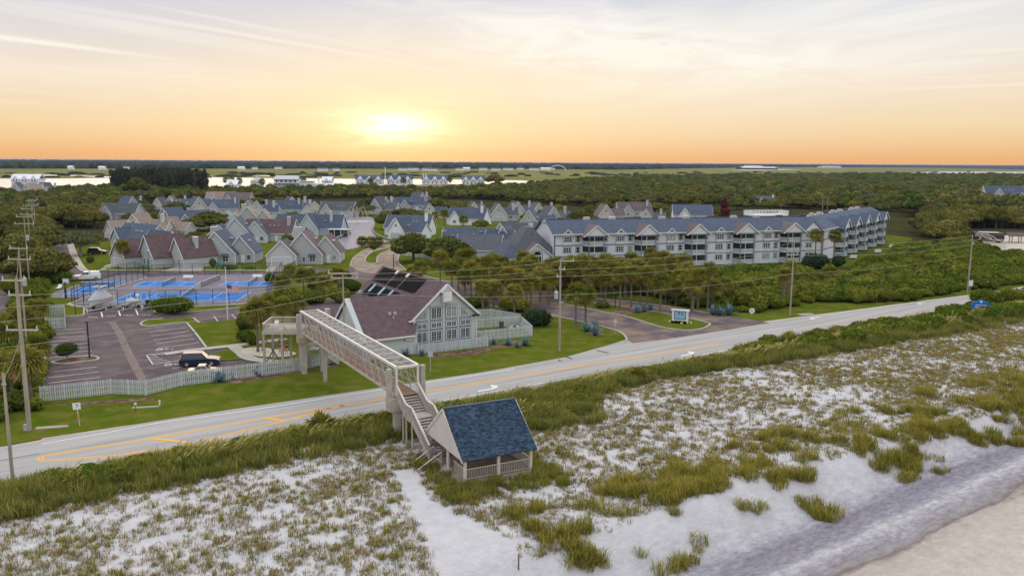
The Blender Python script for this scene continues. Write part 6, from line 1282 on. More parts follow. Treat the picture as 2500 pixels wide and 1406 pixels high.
# ---------------- instancing of uncountable stuff
SRC = bpy.data.collections.new('scatter_sources')
def scatter(name, P, rot, scl, meshes, pick=None, kind='stuff', tilt=None):
    me = bpy.data.meshes.new(name); me.vertices.add(len(P)); me.vertices.foreach_set('co', P.astype(np.float32).ravel())
    def attr(n, ty, a, key='value'): q = me.attributes.new(n,ty,'POINT'); q.data.foreach_set(key, a)
    attr('rz','FLOAT',rot.astype(np.float32)); attr('sc','FLOAT',scl.astype(np.float32)); attr('pk','INT',(pick if pick is not None else RNG.integers(0,len(meshes),len(P))).astype(np.int32))
    o = link(name, me, kind=kind); col = bpy.data.collections.new(name+'_kinds')
    for i,m in enumerate(meshes): col.objects.link(bpy.data.objects.new('%s_kind_%02d'%(name,i), m))
    ng = bpy.data.node_groups.new(name,'GeometryNodeTree'); ng.interface.new_socket('Geometry',in_out='INPUT',socket_type='NodeSocketGeometry'); ng.interface.new_socket('Geometry',in_out='OUTPUT',socket_type='NodeSocketGeometry')
    N = ng.nodes.new; L = ng.links.new; gi = N('NodeGroupInput'); go = N('NodeGroupOutput'); ip = N('GeometryNodeInstanceOnPoints'); ci = N('GeometryNodeCollectionInfo')
    ci.inputs[0].default_value = col; ci.inputs['Separate Children'].default_value = True; ci.inputs['Reset Children'].default_value = True
    def na(n, ty): a = N('GeometryNodeInputNamedAttribute'); a.data_type = ty; a.inputs[0].default_value = n; return [s for s in a.outputs if s.enabled][0]
    cx = N('ShaderNodeCombineXYZ'); L(na('rz','FLOAT'), cx.inputs[2]); L(gi.outputs[0], ip.inputs['Points']); L(ci.outputs[0], ip.inputs['Instance']); ip.inputs['Pick Instance'].default_value = True
    L(na('pk','INT'), ip.inputs['Instance Index']); L(cx.outputs[0], ip.inputs['Rotation']); L(na('sc','FLOAT'), ip.inputs['Scale']); L(ip.outputs[0], go.inputs[0])
    md = o.modifiers.new('scatter','NODES'); md.node_group = ng; return o
def poisson(poly, spacing, rg=RNG, excl=(), jitter=.45):
    xs = [p[0] for p in poly]; ys = [p[1] for p in poly]; gx = np.arange(min(xs),max(xs),spacing); gy = np.arange(min(ys),max(ys),spacing)
    X,Y = np.meshgrid(gx,gy); P = np.stack([X.ravel(),Y.ravel()],1)+rg.uniform(-jitter,jitter,(X.size,2))*spacing; P = P[in_poly(P,poly)]
    for e in excl: P = P[~in_poly(P,e)]
    return P
# grass meshes
def grass_mesh(name, rg, n, h, spread, w, m, lean=.6, heads=0, base=.06):
    V = []; F = []; T = []
    for i in range(n):
        a = rg.uniform(0,6.28); r0 = base*math.sqrt(rg.uniform(0,1))*3; b = np.array([r0*math.cos(a*3.1),r0*math.sin(a*3.1),0]); L = h*rg.uniform(.6,1.15); ln = lean*rg.uniform(.25,1.0)
        o = np.array([math.cos(a)*ln*L,math.sin(a)*ln*L,L*math.sqrt(max(.15,1-ln*ln))]); mid = b+o*np.array([.35,.35,.62]); tip = b+o*np.array([1,1,1.0-.25*ln]); s = np.array([-math.sin(a),math.cos(a),0])*w; k = len(V)
        g = rg.uniform(.6,1.4); V += [b-s,b+s,mid+s*.8,mid-s*.8,tip,tip]; F += [(k,k+1,k+2,k+3),(k+3,k+2,k+4,k+5)]; T += [(g*.75,g*.75,g*.75)]*2+[(g,g,g)]*2+[(g*1.25,g*1.15,g)]*2
    return npmesh(name, np.array(V), np.array(F), m, np.array(T))
rg = np.random.default_rng(41)
TUFT = [grass_mesh('tuft',rg,15,.40,.3,.016,'grass_dune',.95,base=.09) for _ in range(4)]+[grass_mesh('tuft',rg,26,.60,.3,.018,'grass_ridge',.8)]
TALL = [grass_mesh('tall_grass',rg,70,1.15,.5,.024,'grass_tall',.7,base=.22) for _ in range(4)]
RIDG = [grass_mesh('ridge_grass',rg,64,1.0,.5,.022,'grass_ridge',.8,base=.2) for _ in range(3)]
def seaoat(rg):
    V = []; F = []; T = []
    for i in range(3):
        a = rg.uniform(-1.0,.6); L = rg.uniform(1.3,1.8); pts = [np.array([math.cos(a)*L*t*t*.55,math.sin(a)*L*t*t*.55,L*(t-.18*t**3)]) for t in (0,.4,.7,.85,1.0)]; ws = (.008,.008,.010,.06,.02); s = np.array([-math.sin(a),math.cos(a),.3]); k = len(V)
        for p,w in zip(pts,ws): V += [p-s*w,p+s*w]
        for j in range(4): F.append((k+2*j,k+2*j+1,k+2*j+3,k+2*j+2))
        T += [(1,1,1)]*10
    return npmesh('sea_oats', np.array(V), np.array(F), 'sea_oat', np.array(T))
OATS = [seaoat(rg) for _ in range(3)]
def palmetto(rg, n=26): return palm_crown('palmetto', rg, .25, n, 1.0)
PMT = [palmetto(np.random.default_rng(60+i)) for i in range(3)]
LEAFB = [crown_mesh('leafy_shrub',np.random.default_rng(70+i),[((0,0,.55),(.9,.9,.6)),((.6,.2,.4),(.6,.6,.45)),((-.5,.4,.45),(.6,.6,.5))],420,.24,'leaf_thicket') for i in range(4)]
# dune scatter
def duv(u, v): e = v+edge_off(u); p = DP+DU*u+DN*e; return p.x, p.y
def strip_w(u):
    """inner edge of the tall roadside vegetation"""
    return float(np.interp(u, [-70,-52,-40,-32,-27,-20,-14,-8,0,10,20,45,70,90,140],[9.0,9.2,8.8,9.0,10.5,14.5,15.0,7.5,6.0,6.5,8.5,9.5,10.5,11,12]))
PATH = gp([(955,1150),(1012,1140),(1045,1215),(1130,1262),(1265,1335),(1262,1450),(1085,1450),(1040,1330),(1000,1245)],1.0)
PAVX = [tuple((MP @ Vector(c)).xy) for c in ((-.6,-.3,0),(PL+.3,-.3,0),(PL+.3,PW+.4,0),(-.6,PW+.4,0))]
BEAR = [tuple(bl(x,y,0).xy) for x,y in ((0.2,0.2),(0.2,WB-.2),(-8,WB-.2),(-8,.2))]
def collect(n, u0, u1, vfun, dens, excl=(PATH,PAVX)):
    out = []; u = RNG.uniform(u0,u1,n); a = RNG.uniform(0,1,n); keep = RNG.uniform(0,1,n)
    for i in range(n):
        lo, hi = vfun(u[i]); v = lerp(lo,hi,a[i])
        if keep[i] < dens(u[i],v): x,y = duv(u[i],v); out.append((x,y,dune_z(u[i],v)-.03))
    P = np.array(out)
    for e in excl: P = P[~in_poly(P[:,:2],e)]
    return P
def nz(u,v,s,o=0): return mnoise.noise((u*s,v*s*1.6,o))
P = collect(62000,-66,122,lambda u:(strip_w(u)-1.0,34.5),lambda u,v:min(1,max(.06,.55+.62*nz(u,v,.12,5)+.75*nz(u,v,.55,8)+(.18 if u > 20 else 0)+.35*max(0,1-(v-strip_w(u))/4))))
scatter('dune_grass', P, RNG.uniform(0,6.28,len(P)), RNG.uniform(.55,1.25,len(P)), TUFT, RNG.choice([0,1,2,3,4],len(P),p=[.235,.235,.235,.235,.06]))
P = collect(9500,-68,135,lambda u:(-1.6 if u > 27 else 1.9 if u > -12 else .9,strip_w(u)+1.6),lambda u,v:min(1,max(.2,.95+.5*nz(u,v,.2,3)))*(1 if v < strip_w(u)-1 else .45))
scatter('roadside_dune_grass', P, RNG.uniform(0,6.28,len(P)), RNG.uniform(.6,1.25,len(P))*np.array([.75 if RNG.uniform() < .3 else 1 for _ in P]), TALL)
P = collect(2600,-60,130,lambda u:(2.0,strip_w(u)-1.5),lambda u,v:max(0,.35+1.2*nz(u,v,.12,21)))
scatter('roadside_sea_oats', P, RNG.uniform(-.5,.9,len(P)), RNG.uniform(.7,1.15,len(P)), OATS)
P = collect(2300,-60,135,lambda u:(-1.4 if u > 27 else 1.9,strip_w(u)*.85),lambda u,v:max(0,.12+1.4*nz(u,v,.10,31)+(.25 if u > 45 else 0)))
scatter('roadside_leafy_scrub', P, RNG.uniform(0,6.28,len(P)), RNG.uniform(.5,1.05,len(P))*np.where(P[:,0] > 30,1.5,1.0), LEAFB)
P = collect(15000,-34,125,lambda u:(27.0,39.5),lambda u,v:max(0,min(.62,.19+.85*nz(u,v,.13,12)+1.1*nz(u,v,.42,13)-.22*abs(v-33)/3)))
scatter('ridge_grass', P, RNG.uniform(0,6.28,len(P)), RNG.uniform(.55,1.25,len(P)), RIDG)
# grass round the pavilion feet
pc = MP @ Vector((PL/2,PW/2,0)); pts = []
for i in range(360):
    a = RNG.uniform(0,6.28); x = RNG.uniform(-2.5,PL+2.5); y = RNG.uniform(-3.0,0.2) if i%2 else RNG.uniform(-1,PW); 
    if i%2 == 0: x = PL+RNG.uniform(.2,2.0) if RNG.uniform() < .6 else RNG.uniform(-2.0,-.3)
    q = MP @ Vector((x,y,0)); pts.append((q.x,q.y,dune_at(q.x,q.y)-.03))
P = np.array(pts); P = P[~in_poly(P[:,:2],PAVX)]; P = P[~in_poly(P[:,:2],PATH)]
scatter('pavilion_grass', P, RNG.uniform(0,6.28,len(P)), RNG.uniform(.35,.85,len(P)), TALL+RIDG)
# saw palmettos that stand out of the strip: things of their own
for x,y,s,lb in ((1557,920,1.6,'dark saw palmetto clump beside the white road edge line'),(1700,880,1.2,'small saw palmetto above the roadside grass right of the white arrow'),(1745,868,1.2,'second small saw palmetto right of the white arrow'),(1800,848,1.5,'dark saw palmetto before the leafy scrub'),(1850,838,1.5,'leafy saw palmetto hump in the scrub'),(1925,815,1.9,'brown spiky saw palmetto at the start of the tall scrub'),(1980,805,1.7,'saw palmetto on the crest of the tall scrub'),(2040,800,1.7,'brownish saw palmetto right of the scrub crest'),
    (785,1035,1.9,'saw palmetto hump left of the bridge pile'),(720,1050,1.2,'small saw palmetto at the road edge left of the bridge'),(437,1100,1.1,'saw palmetto by the painted road loop'),(335,1140,1.1,'tallest grass-like palmetto at the left road edge')):
    p = G(x,y+(10 if x > 1650 else 4),1.2); u_,v_ = uv_of(*p); p = p if v_ > .4 else duv(u_,.4+.5*s); t = thing('saw_palmetto', lb, 'shrub', (*p,dune_at(*p)+.25*s), random.uniform(0,6)); t.scale = (s,)*3; o = link('fronds', random.choice(PMT), t); o['kind'] = 'stuff'; link('stem', MB().tube([(0,0,-.6),(0,0,.05)],[.12,.08],6).mesh('stem','bark_palm'), t)
p = G(2440,775,1.0)
for i,(x,y,w,h,lb) in enumerate(((2405,752,80,52,'dense green bush behind the blue sign'),(2465,748,90,50,'larger green bush right of the blue sign'),(2530,742,90,56,'green bush running off the right picture edge'))): shrub((x,y),w,h,lb,'leaf_thicket',2600,.34,lob=6)
# ---------------- the thicket between the road verge and the apartments
THK = gp([(1780,762),(1840,766),(1985,738),(2200,735),(2300,718),(2420,700),(2700,676),(2700,610),(2500,625),(2340,600),(2225,606),(2150,640),(2090,668),(1960,672),(1850,660),(1760,672),(1640,678),(1500,690),(1430,694),(1350,690),(1230,680),(1220,696),(1300,706),(1450,708),(1600,722),(1660,745)])
CLR = gp([(1990,668),(2190,600),(2230,575),(2200,570),(2040,640)])
P2 = poisson(THK,1.35,excl=(CLR,)); P2 = P2[np.array([mnoise.noise((x*.23,y*.23,5)) > -.33 for x,y in P2])]; P = np.concatenate([P2,np.zeros((len(P2),1))],1)
scatter('coastal_thicket', P, RNG.uniform(0,6.28,len(P)), np.array([max(.45,1.45+1.5*mnoise.noise((x*.10,y*.10,3))+1.1*mnoise.noise((x*.33,y*.33,8))) for x,y,_ in P])*RNG.uniform(.8,1.2,len(P)), LEAFB+[PMT[0]], RNG.choice([0,1,2,3,4],len(P),p=[.23,.23,.23,.23,.08]))
LB = gp([(-40,700),(34,640),(60,655),(112,690),(106,760),(100,800),(98,960),(60,1000),(-40,1040)]); P2 = poisson(LB,1.5,excl=(gp([(-260,640),(0,612),(26,618),(46,660),(44,720),(18,800),(-20,870),(-300,900)]),)); P = np.concatenate([P2,np.zeros((len(P2),1))],1)
scatter('left_border_scrub', P, RNG.uniform(0,6.28,len(P)), np.array([max(.5,1.3+1.6*mnoise.noise((x*.12,y*.12,13))) for x,y,_ in P]), LEAFB+[PMT[1]], RNG.choice([0,1,2,3,4],len(P),p=[.2,.2,.2,.2,.2]))
# ---------------- woods
FARC = [crown_mesh('far_crown',np.random.default_rng(400+i),oak_lobes(np.random.default_rng(500+i),5.0,6.6,7),420,1.25,'leaf_oak') for i in range(5)]
PINE = [crown_mesh('pine_crown',np.random.default_rng(420+i),[((0,0,6),(1.6,1.6,4.5)),((.5,.2,10),(1.4,1.4,3.0)),((-.3,0,3),(1.3,1.3,2))],420,.9,'leaf_pine',core=False,shell=(.3,1.0)) for i in range(3)]
vill = gp([(235,565),(330,512),(480,497),(760,497),(1000,497),(1100,512),(1180,500),(1400,515),(1440,560),(1130,640),(850,665),(240,670)])
keepout = [vill, [tuple((MA @ Vector(c)).xy) for c in ((-18,-40,0),(88,-40,0),(88,22,0),(-18,22,0))], [tuple((MW @ Vector(c)).xy) for c in ((-5,-18,0),(78,-14,0),(78,21,0),(-5,21,0))], gp([(118,560),(182,560),(250,690),(150,700)]), gp([(-300,560),(20,560),(45,640),(40,900),(-300,900)]), THK, gp([(2330,560),(2700,560),(2700,640),(2330,610)])]
hs = [(o.location.x if False else o.matrix_basis.translation.x, o.matrix_basis.translation.y) for o in list(COL.objects) if o.get('category') == 'house']
def clear_houses(P, r=11.0):
    m = np.ones(len(P),bool)
    for hx,hy in hs:
        c = np.array((hx+6,hy+5)); m &= ~((np.abs(P[:,0]-c[0]) < r) & (P[:,1] > c[1]-24) & (P[:,1] < c[1]+9))
    return P[m]
WOODN = gp([(-260,700),(40,690),(118,690),(122,560),(240,560),(330,500),(480,483),(760,486),(1000,484),(1180,488),(1420,505),(1640,500),(1780,505),(2000,512),(2230,520),(2270,600),(2340,590),(2330,560),(2700,555),(2700,470),(-260,470)])
WOODF = gp([(-400,472),(2900,472),(2900,432),(2000,432),(1450,440),(1250,460),(1150,466),(850,467),(780,474),(540,475),(400,472),(150,476),(-100,473),(-400,473)])
Pn = clear_houses(poisson(WOODN,7.4,excl=keepout)); Pf = clear_houses(poisson(WOODF,8.3,excl=[gp([(0,481),(110,481),(110,455),(0,455)])]),14)
order = np.argsort(np.hypot(Pn[:,0],Pn[:,1])); Pn = Pn[order]
PROTO = None; WG = 'live oaks of the near woods'
for i,(x,y) in enumerate(Pn[:230]):
    s = random.uniform(.85,1.35)*(.75 if y > 330 and -430 < x < 150 else 1); me = OAK[i%7]
    t = thing('oak_tree', 'wind-pruned live oak crown in the olive canopy of the woods', 'tree', (x,y,0), random.uniform(0,6.28), WG); t.scale = (s,s,s*random.uniform(.85,1.15)); link('crown', me[0], t); link('trunk', me[1], t)
rest = np.concatenate([Pn[230:],Pf]); P = np.concatenate([rest,np.zeros((len(rest),1))],1)
FARD = [crown_mesh('far_crown',np.random.default_rng(440+i),oak_lobes(np.random.default_rng(540+i),4.6,7.4,6),380,1.15,'leaf_oak_dull',core=False,shell=(.55,1.06)) for i in range(2)]+[crown_mesh('far_crown',np.random.default_rng(450),oak_lobes(np.random.default_rng(550),4.2,8.2,6),400,1.1,'leaf_hedge')]
scatter('woodland', P, RNG.uniform(0,6.28,len(P)), np.array([1.15+.55*mnoise.noise((x*.02,y*.02,2)) for x,y,_ in P])*RNG.uniform(.75,1.35,len(P))*np.where((P[:,1] > 380) & (np.abs(P[:,0]+140) < 290),.66,np.where(P[:,1] > 450,.85,1.0)), FARC+FARD, RNG.choice(8,len(P),p=[.14,.14,.13,.13,.13,.12,.11,.10]))
print('woods', len(Pn), len(Pf), 'dune ok')
pp_ = poisson(gp([(270,472),(300,452),(440,452),(500,462),(510,474),(350,474)]),5.5); P = np.concatenate([pp_,np.zeros((len(pp_),1))],1); scatter('dark_pine_stand', P, RNG.uniform(0,6.28,len(P)), RNG.uniform(1.0,1.5,len(P)), PINE)
tree((335,486),62,'tall bright green tree at the left end of the dark pine stand',58); tree((1208,452),56,'bright green tree by the river right of the row houses',30); tree((2090,450),70,'tallest dome of the far right woods',34)
# forest on the far shore and marsh scrub
V = []; F = []; T = []
fr = np.random.default_rng(9)
def blob(x,y,r,h,base):
    o = len(V); n = 6; rows = ((1.0,0.0),(.95,.55),(.55,.92),(.1,1.0))
    for q,zz in rows:
        for j in range(n): a = 6.28*j/n+fr.uniform(-.2,.2); V.append((x+r*q*math.cos(a),y+r*q*math.sin(a),base+h*zz*fr.uniform(.92,1.05)))
    for i in range(3):
        for j in range(n): F.append((o+i*n+j,o+i*n+(j+1)%n,o+(i+1)*n+(j+1)%n,o+(i+1)*n+j))
    g = fr.uniform(.55,1.3); T.extend([(g*fr.uniform(.9,1.15),g,g)]*(4*n))
for i in range(9500):
    px = fr.uniform(-500,3000); edge = np.interp(px,[-500,0,700,1250,1500,1700,1900,2200,3000],[419.5,418.6,419,419,421.5,417.5,415.5,413.5,415]); yh = 388.7+0.0064*px+6.2
    k = fr.uniform(3.6,max(4.2,edge-yh)) if fr.uniform() < .8 else max(4.2,edge-yh)*fr.uniform(.85,1.0)
    d = CAM_H*CAM_F/k; x = (px-1250)/CAM_F*d; r = 5+d*.0030; blob(x,d,r,fr.uniform(9,14)+(d*.0006),0)
for i in range(260):
    px = fr.uniform(-200,2700); y = fr.uniform(422,436) if px < 1250 else fr.uniform(421,431); p = G(px,y); blob(p[0],p[1],fr.uniform(5,16),fr.uniform(1.5,4.5),0)
me = npmesh('far_woodland', np.array(V), np.array(F), 'leaf_far', np.array(T)); me.polygons.foreach_set('use_smooth',[True]*len(F)); link('far_woodland', me, kind='stuff')
# ================================================================== POLES AND WIRES
def upole(p, h, label, arms=(), trans=None, r=.17, name='utility_pole', ang=0.0):
    t = thing(name, label, 'utility pole', (p[0],p[1],0))
    obj('pole', MB().tube([(0,0,-.5),(0,0,h*.5),(0,0,h)],[r,r*.85,r*.62],8), 'pole_wood', t)
    for z, w, off, m in arms:
        c, s = math.cos(ang), math.sin(ang); a = obj('crossarm', MB().beam(((off-w/2)*c,(off-w/2)*s-.02,z),((off+w/2)*c,(off+w/2)*s-.02,z),.11,.13), m, t)
        for x in (off-w/2+.12, off+w/2-.12): obj('insulator', MB().tube([(x*c,x*s,z+.06),(x*c,x*s,z+.42)],[.07,.05],6), 'insulator', a)
    if trans: q = obj('transformer', MB().tube([(trans[0],-.1,trans[1]-.5),(trans[0],-.1,trans[1]+.45),(trans[0],-.1,trans[1]+.55)],[.30,.30,.12],10), 'galvanised', t); obj('bushing', MB().tube([(trans[0],-.1,trans[1]+.55),(trans[0],-.1,trans[1]+.85)],.05,5), 'insulator', q)
    return t
PA = (-47.1,76.4); PE = (-22.4,106.6); PF_ = (6.7,111.6); PG = (48.7,140.0); PH_ = (94.5,166.7); PN = (150,199)
upole(PA,15.0,'tallest utility pole with three cross-arms on the left roadside lawn',((14.8,2.3,-.25,'galvanised'),(10.0,3.1,.15,'galvanised'),(13.4,2.2,.2,'steel_tan')),None,.23)
tpole = upole(G(33,1190),9.5,'short wooden pole in the dune grass at the left picture edge',((8.6,.35,0,'steel_tan'),),None,.15)
upole(PE,11.6,'utility pole rising behind the footbridge beside the clubhouse',((11.5,4.0,0,'galvanised'),(10.9,3.6,.2,'galvanised')),None,.15)
upole(PF_,12.8,'utility pole with transformer on the lawn right of the clubhouse',((12.75,1.9,.9,'galvanised'),(11.6,.9,.2,'insulator'),(10.6,.7,-.2,'insulator')),(-.55,8.0),.17)
upole(PG,12.9,'bare utility pole beside the road in front of the apartments',((11.6,2.2,-.2,'insulator'),(10.7,2.0,-.2,'insulator')),None,.16)
upole(PH_,12.1,'far right utility pole beside the white rectangular sign',((10.2,.5,.2,'insulator'),),None,.16)
for (x,y,d,lb,arm) in ((45,603,104,'second street pole with box and wide cross-arm at upper left',3.0),(58,527,165,'third street pole in the line at upper left',4.0),(66,508,198,'fourth street pole in the line at upper left',3.4),(76,489,232,'fifth street pole, first of the distant pair at upper left',3.4),(81,486,246,'sixth street pole, second of the distant pair at upper left',3.4)):
    q = AtD(x,y,d); upole((q.x,q.y),q.z,lb,((q.z-.2,arm*.8,0,'galvanised'),(q.z-1.6,arm,0,'galvanised')),(.45,q.z-4.5) if d < 170 else None,.13)
for (x,y,d,lb) in ((2382,478,430,'thin utility pole in the far right woods'),(2010,480,420,'left of two slim poles beyond the terrace'),(2022,482,420,'right of two slim poles beyond the terrace')):
    q = AtD(x,y,d); upole((q.x,q.y),q.z,lb,((q.z-.5,2.2,0,'galvanised'),),None,.16)
WLAB = ['topmost','second','third','fourth','lowest']
def wires(a, b, za, zb, where, sag=.5, m='wire', r=.017, offs=None):
    for i,(z0,z1) in enumerate(zip(za,zb)):
        A = Vector((a[0],a[1],z0)); B = Vector((b[0],b[1],z1)); pts = [A.lerp(B,k/12)+Vector((0,0,-sag*4*(k/12)*(1-k/12))) for k in range(13)]
        t = thing('overhead_wire', f'{WLAB[i]} overhead wire {where}', 'wire', tuple(A)); obj('cable', MB().tube([p-A for p in pts],r,4), 'wire_dark' if (i >= len(za)-1 and m == 'wire') else m, t)
wires(PA,PE,(13.4,12.3,11.0,8.5,7.2),(11.5,10.9,10.9,9.1,7.9),'from the tallest left pole to the bridge-side pole')
wires(PE,PF_,(11.5,10.9,10.9,9.1,7.9),(12.75,11.6,10.6,8.0,6.2),'between the bridge-side pole and the transformer pole')
wires(PF_,PG,(12.75,11.6,10.6,8.0,6.2),(12.7,11.6,10.6,7.4,5.8),'from the transformer pole to the pole before the apartments',.7)
wires(PG,PH_,(12.7,11.6,10.6,7.4,5.8),(11.9,11.0,10.0,8.0,7.0),'from the apartment pole to the far right pole',.8)
wires(PH_,PN,(11.9,11.0,10.0),(12.5,11.6,10.6),'running off the right of the picture',.7)
wires(PA,(-90,50),(13.4,12.3,11.0,8.5,7.2),(13.4,12.3,11.0,8.5,7.2),'running off the left of the picture from the tallest pole')
q = AtD(45,603,104); wires(PA,(q.x,q.y),(14.9,14.8,10.2),(q.z,q.z-.2,q.z-1.6),'from the tallest left pole back along the side street',.4,'wire_dark',.018)
wires(G(33,1190),PA,(9.0,),(9.6,),'a slack guy line from the short left pole to the tallest pole',.3,'wire',.035)
def lamp(px, top_y, label, globe=True, r=.05):
    p = G(*px); s = (px[1]-395)/CAM_H; h = (px[1]-top_y)/s; t = thing('lamp_post', label, 'lamp post', (*p,0)); obj('post', MB().tube([(0,0,-.1),(0,0,h)],[r*1.3,r],6), 'black_metal', t)
    obj('lamp_head', MB().sphere((0,0,h+.12),.2,.2,.22) if globe else MB().box(-.35,.15,-.12,.12,h-.05,h+.06), 'white_plastic' if globe else 'black_metal', t); return t
lamp((219,875),783,'dark lamp post in the parking court bed',False,.09); lamp((364,662),613,'black lamp post with pale globe before the brown-roofed house'); lamp((961,668),622,'dark lamp post at the loop drive corner',False,.09)
lamp((1072,760),700,'slim dark post behind the clubhouse ridge',False,.09); lamp((185,772),690,'slim dark post beside the bins',False,.05); lamp((1502,752),705,'slim post among the entrance palms',False,.06)
# ================================================================== FLAG
fp = G(556,781); t = thing('flagpole','white flagpole on the clubhouse lawn, flag flying below half-mast','flagpole',(*fp,0)); obj('pole', MB().tube([(0,0,-.1),(0,0,8.7)],[.09,.06],8), 'white_plastic', t); obj('finial', MB().sphere((0,0,8.75),.1,.1,.1), 'white_plastic', t)
mat('flag_red',(0.50,0.03,0.05),.7,.05); mat('flag_white',(.78,.77,.76),.7,.03); mat('flag_blue',(.02,.035,.16),.7,.05)
fl = thing('flag','striped flag with starred blue canton hanging from the flagpole','flag',(fp[0]+.08,fp[1],5.95))
def fpos(u, v): return (1.95*u, .22*math.sin(5.5*u+1)*u-.03, -1.15*v-.42*u*u-.10*math.sin(4*u)*u)
for i in range(13):
    mb = MB(); n = 12; mb.add([fpos(k/n,(i+j)/13) for j in (0,1) for k in range(n+1)], [(k,k+1,k+n+2,k+n+1) for k in range(n)]); obj('stripe', mb, 'flag_red' if i%2 == 0 else 'flag_white', fl)
mb = MB(); n = 6; mb.add([tuple(Vector(fpos(.42*k/n,7/13*j/2))+Vector((0,-.012,0))) for j in range(3) for k in range(n+1)], [(k+j*(n+1),k+1+j*(n+1),k+(j+1)*(n+1)+1,k+(j+1)*(n+1)) for j in range(2) for k in range(n)]); cn = obj('canton', mb, 'flag_blue', fl)
mb = MB()
for r_ in range(9):
    for c_ in range(6 if r_%2 == 0 else 5):
        u = .42*(c_*2+(1 if r_%2 == 0 else 2))/12; v = 7/13*(r_+1)/10; P0 = Vector(fpos(u,v))+Vector((0,-.03,0)); mb.add([P0+Vector((.026*(1 if k%2 == 0 else .4)*math.sin(math.pi*k/5),0,.026*(1 if k%2 == 0 else .4)*math.cos(math.pi*k/5))) for k in range(10)],[tuple(range(10))])
sx = obj('stars', mb, 'flag_white', fl); sx.parent = cn; sx['kind'] = 'stuff'
# ================================================================== COURT FENCES, NETS, BENCHES
def court_fence(pts, h, label, panel='chain_link', gap=3.0):
    P = [Vector(G(*p)) for p in pts]; O = P[0]; t = thing('chain_link_fence', label, 'fence', (O.x,O.y,0))
    for a,b in zip(P[:-1],P[1:]):
        a = a-O; b = b-O; n = max(1,round((b-a).length/gap))
        for k in range(n+1): p = a.lerp(b,k/n); obj('post', MB().tube([(p.x,p.y,-.1),(p.x,p.y,h)],.055,6), 'green_black', t)
        obj('top_rail', MB().tube([(a.x,a.y,h),(b.x,b.y,h)],.035,5), 'green_black', t)
        obj('mesh_panel', MB().add([(a.x,a.y,.05),(b.x,b.y,.05),(b.x,b.y,h-.03),(a.x,a.y,h-.03)],[(0,1,2,3)]), panel, t)
court_fence([(176,743),(205,748),(330,747),(480,746),(560,743),(652,738)],2.9,'dark chain-link fence along the near side of the courts'); court_fence([(176,743),(205,731),(280,703),(363,677)],2.9,'dark chain-link fence along the path between the small and large courts',gap=2.6)
court_fence([(363,676),(440,671),(560,669),(690,668)],2.6,'dark chain-link fence along the far side of the courts'); court_fence([(238,682),(290,671),(330,664),(363,676)],2.4,'dark chain-link fence behind the small court')
court_fence([(652,738),(672,690),(690,668)],2.9,'dark chain-link fence closing the right end of the courts'); court_fence([(697,680),(722,662)],2.6,'green windscreen panel at the right corner of the courts','windscreen')
def net(a, b, label, h=1.07):
    A = Vector(G(*a)); B = Vector(G(*b))-A; t = thing('tennis_net', label, 'net', (A.x,A.y,0))
    for p in (Vector((0,0)),B): obj('post', MB().tube([(p.x,p.y,0),(p.x,p.y,h+.06)],.05,6), 'green_black', t)
    obj('netting', MB().add([(0,0,.08),(B.x,B.y,.08),(B.x,B.y,h-.06),(0,0,h-.06)],[(0,1,2,3)]), 'net_mesh', t); obj('net_band', MB().beam((0,0,h-.03),(B.x,B.y,h-.03),.05,.10), 'white_trim', t)
net((436,739.5),(474,712),'net across the big near court'); net((398,700.5),(427.5,687),'net across the upper left court'); net((492,703),(537,684),'tall net between the two upper courts',1.3); net((607,700),(627.5,686),'net across the upper right court'); net((197,701),(277,700.5),'dark net across the small left court')
for px,lb in (((459,682),'white bench at the far side of the upper left court'),((628,680),'white bench at the far side of the upper right court')):
    t = thing('court_bench', lb, 'bench', (*G(*px),0)); obj('seat', MB().box(-1.1,1.1,-.25,.15,.42,.48), 'white_plastic', t); obj('backrest', MB().slab([(-1.1,.15,.5),(1.1,.15,.5),(1.1,.3,.95),(-1.1,.3,.95)],.05), 'white_plastic', t)
    for x in (-.85,.85): obj('leg', MB().box(x-.05,x+.05,-.2,.12,.03,.42), 'white_plastic', t)
# basketball hoop
p = G(161,728); t = thing('basketball_hoop','basketball hoop with square backboard at the end of the small court','basketball hoop',(*p,0)); obj('pole', MB().tube([(0,0,-.1),(0,0,3.0)],.10,8), 'black_metal', t); obj('padding', MB().tube([(0,0,.05),(0,0,1.9)],.2,8), 'black_metal', t)
bb_ = obj('backboard', MB().box(-.65,.65,.35,.39,2.75,3.75), 'white_plastic', t); obj('target_square', MB().box(-.6,.6,.33,.348,2.8,2.86).box(-.6,.6,.33,.348,3.64,3.70).box(-.6,-.54,.33,.348,2.86,3.64).box(.54,.6,.33,.348,2.86,3.64), 'black_metal', bb_); obj('rim', MB().tube([(.22*math.cos(a),.05+.22*math.sin(a)-.0,3.02) for a in np.linspace(0,6.28,11)],.02,4), 'flag_red', bb_); obj('arm', MB().beam((0,0,2.9),(0,.35,3.1),.08), 'black_metal', t)
p = G(180,762)
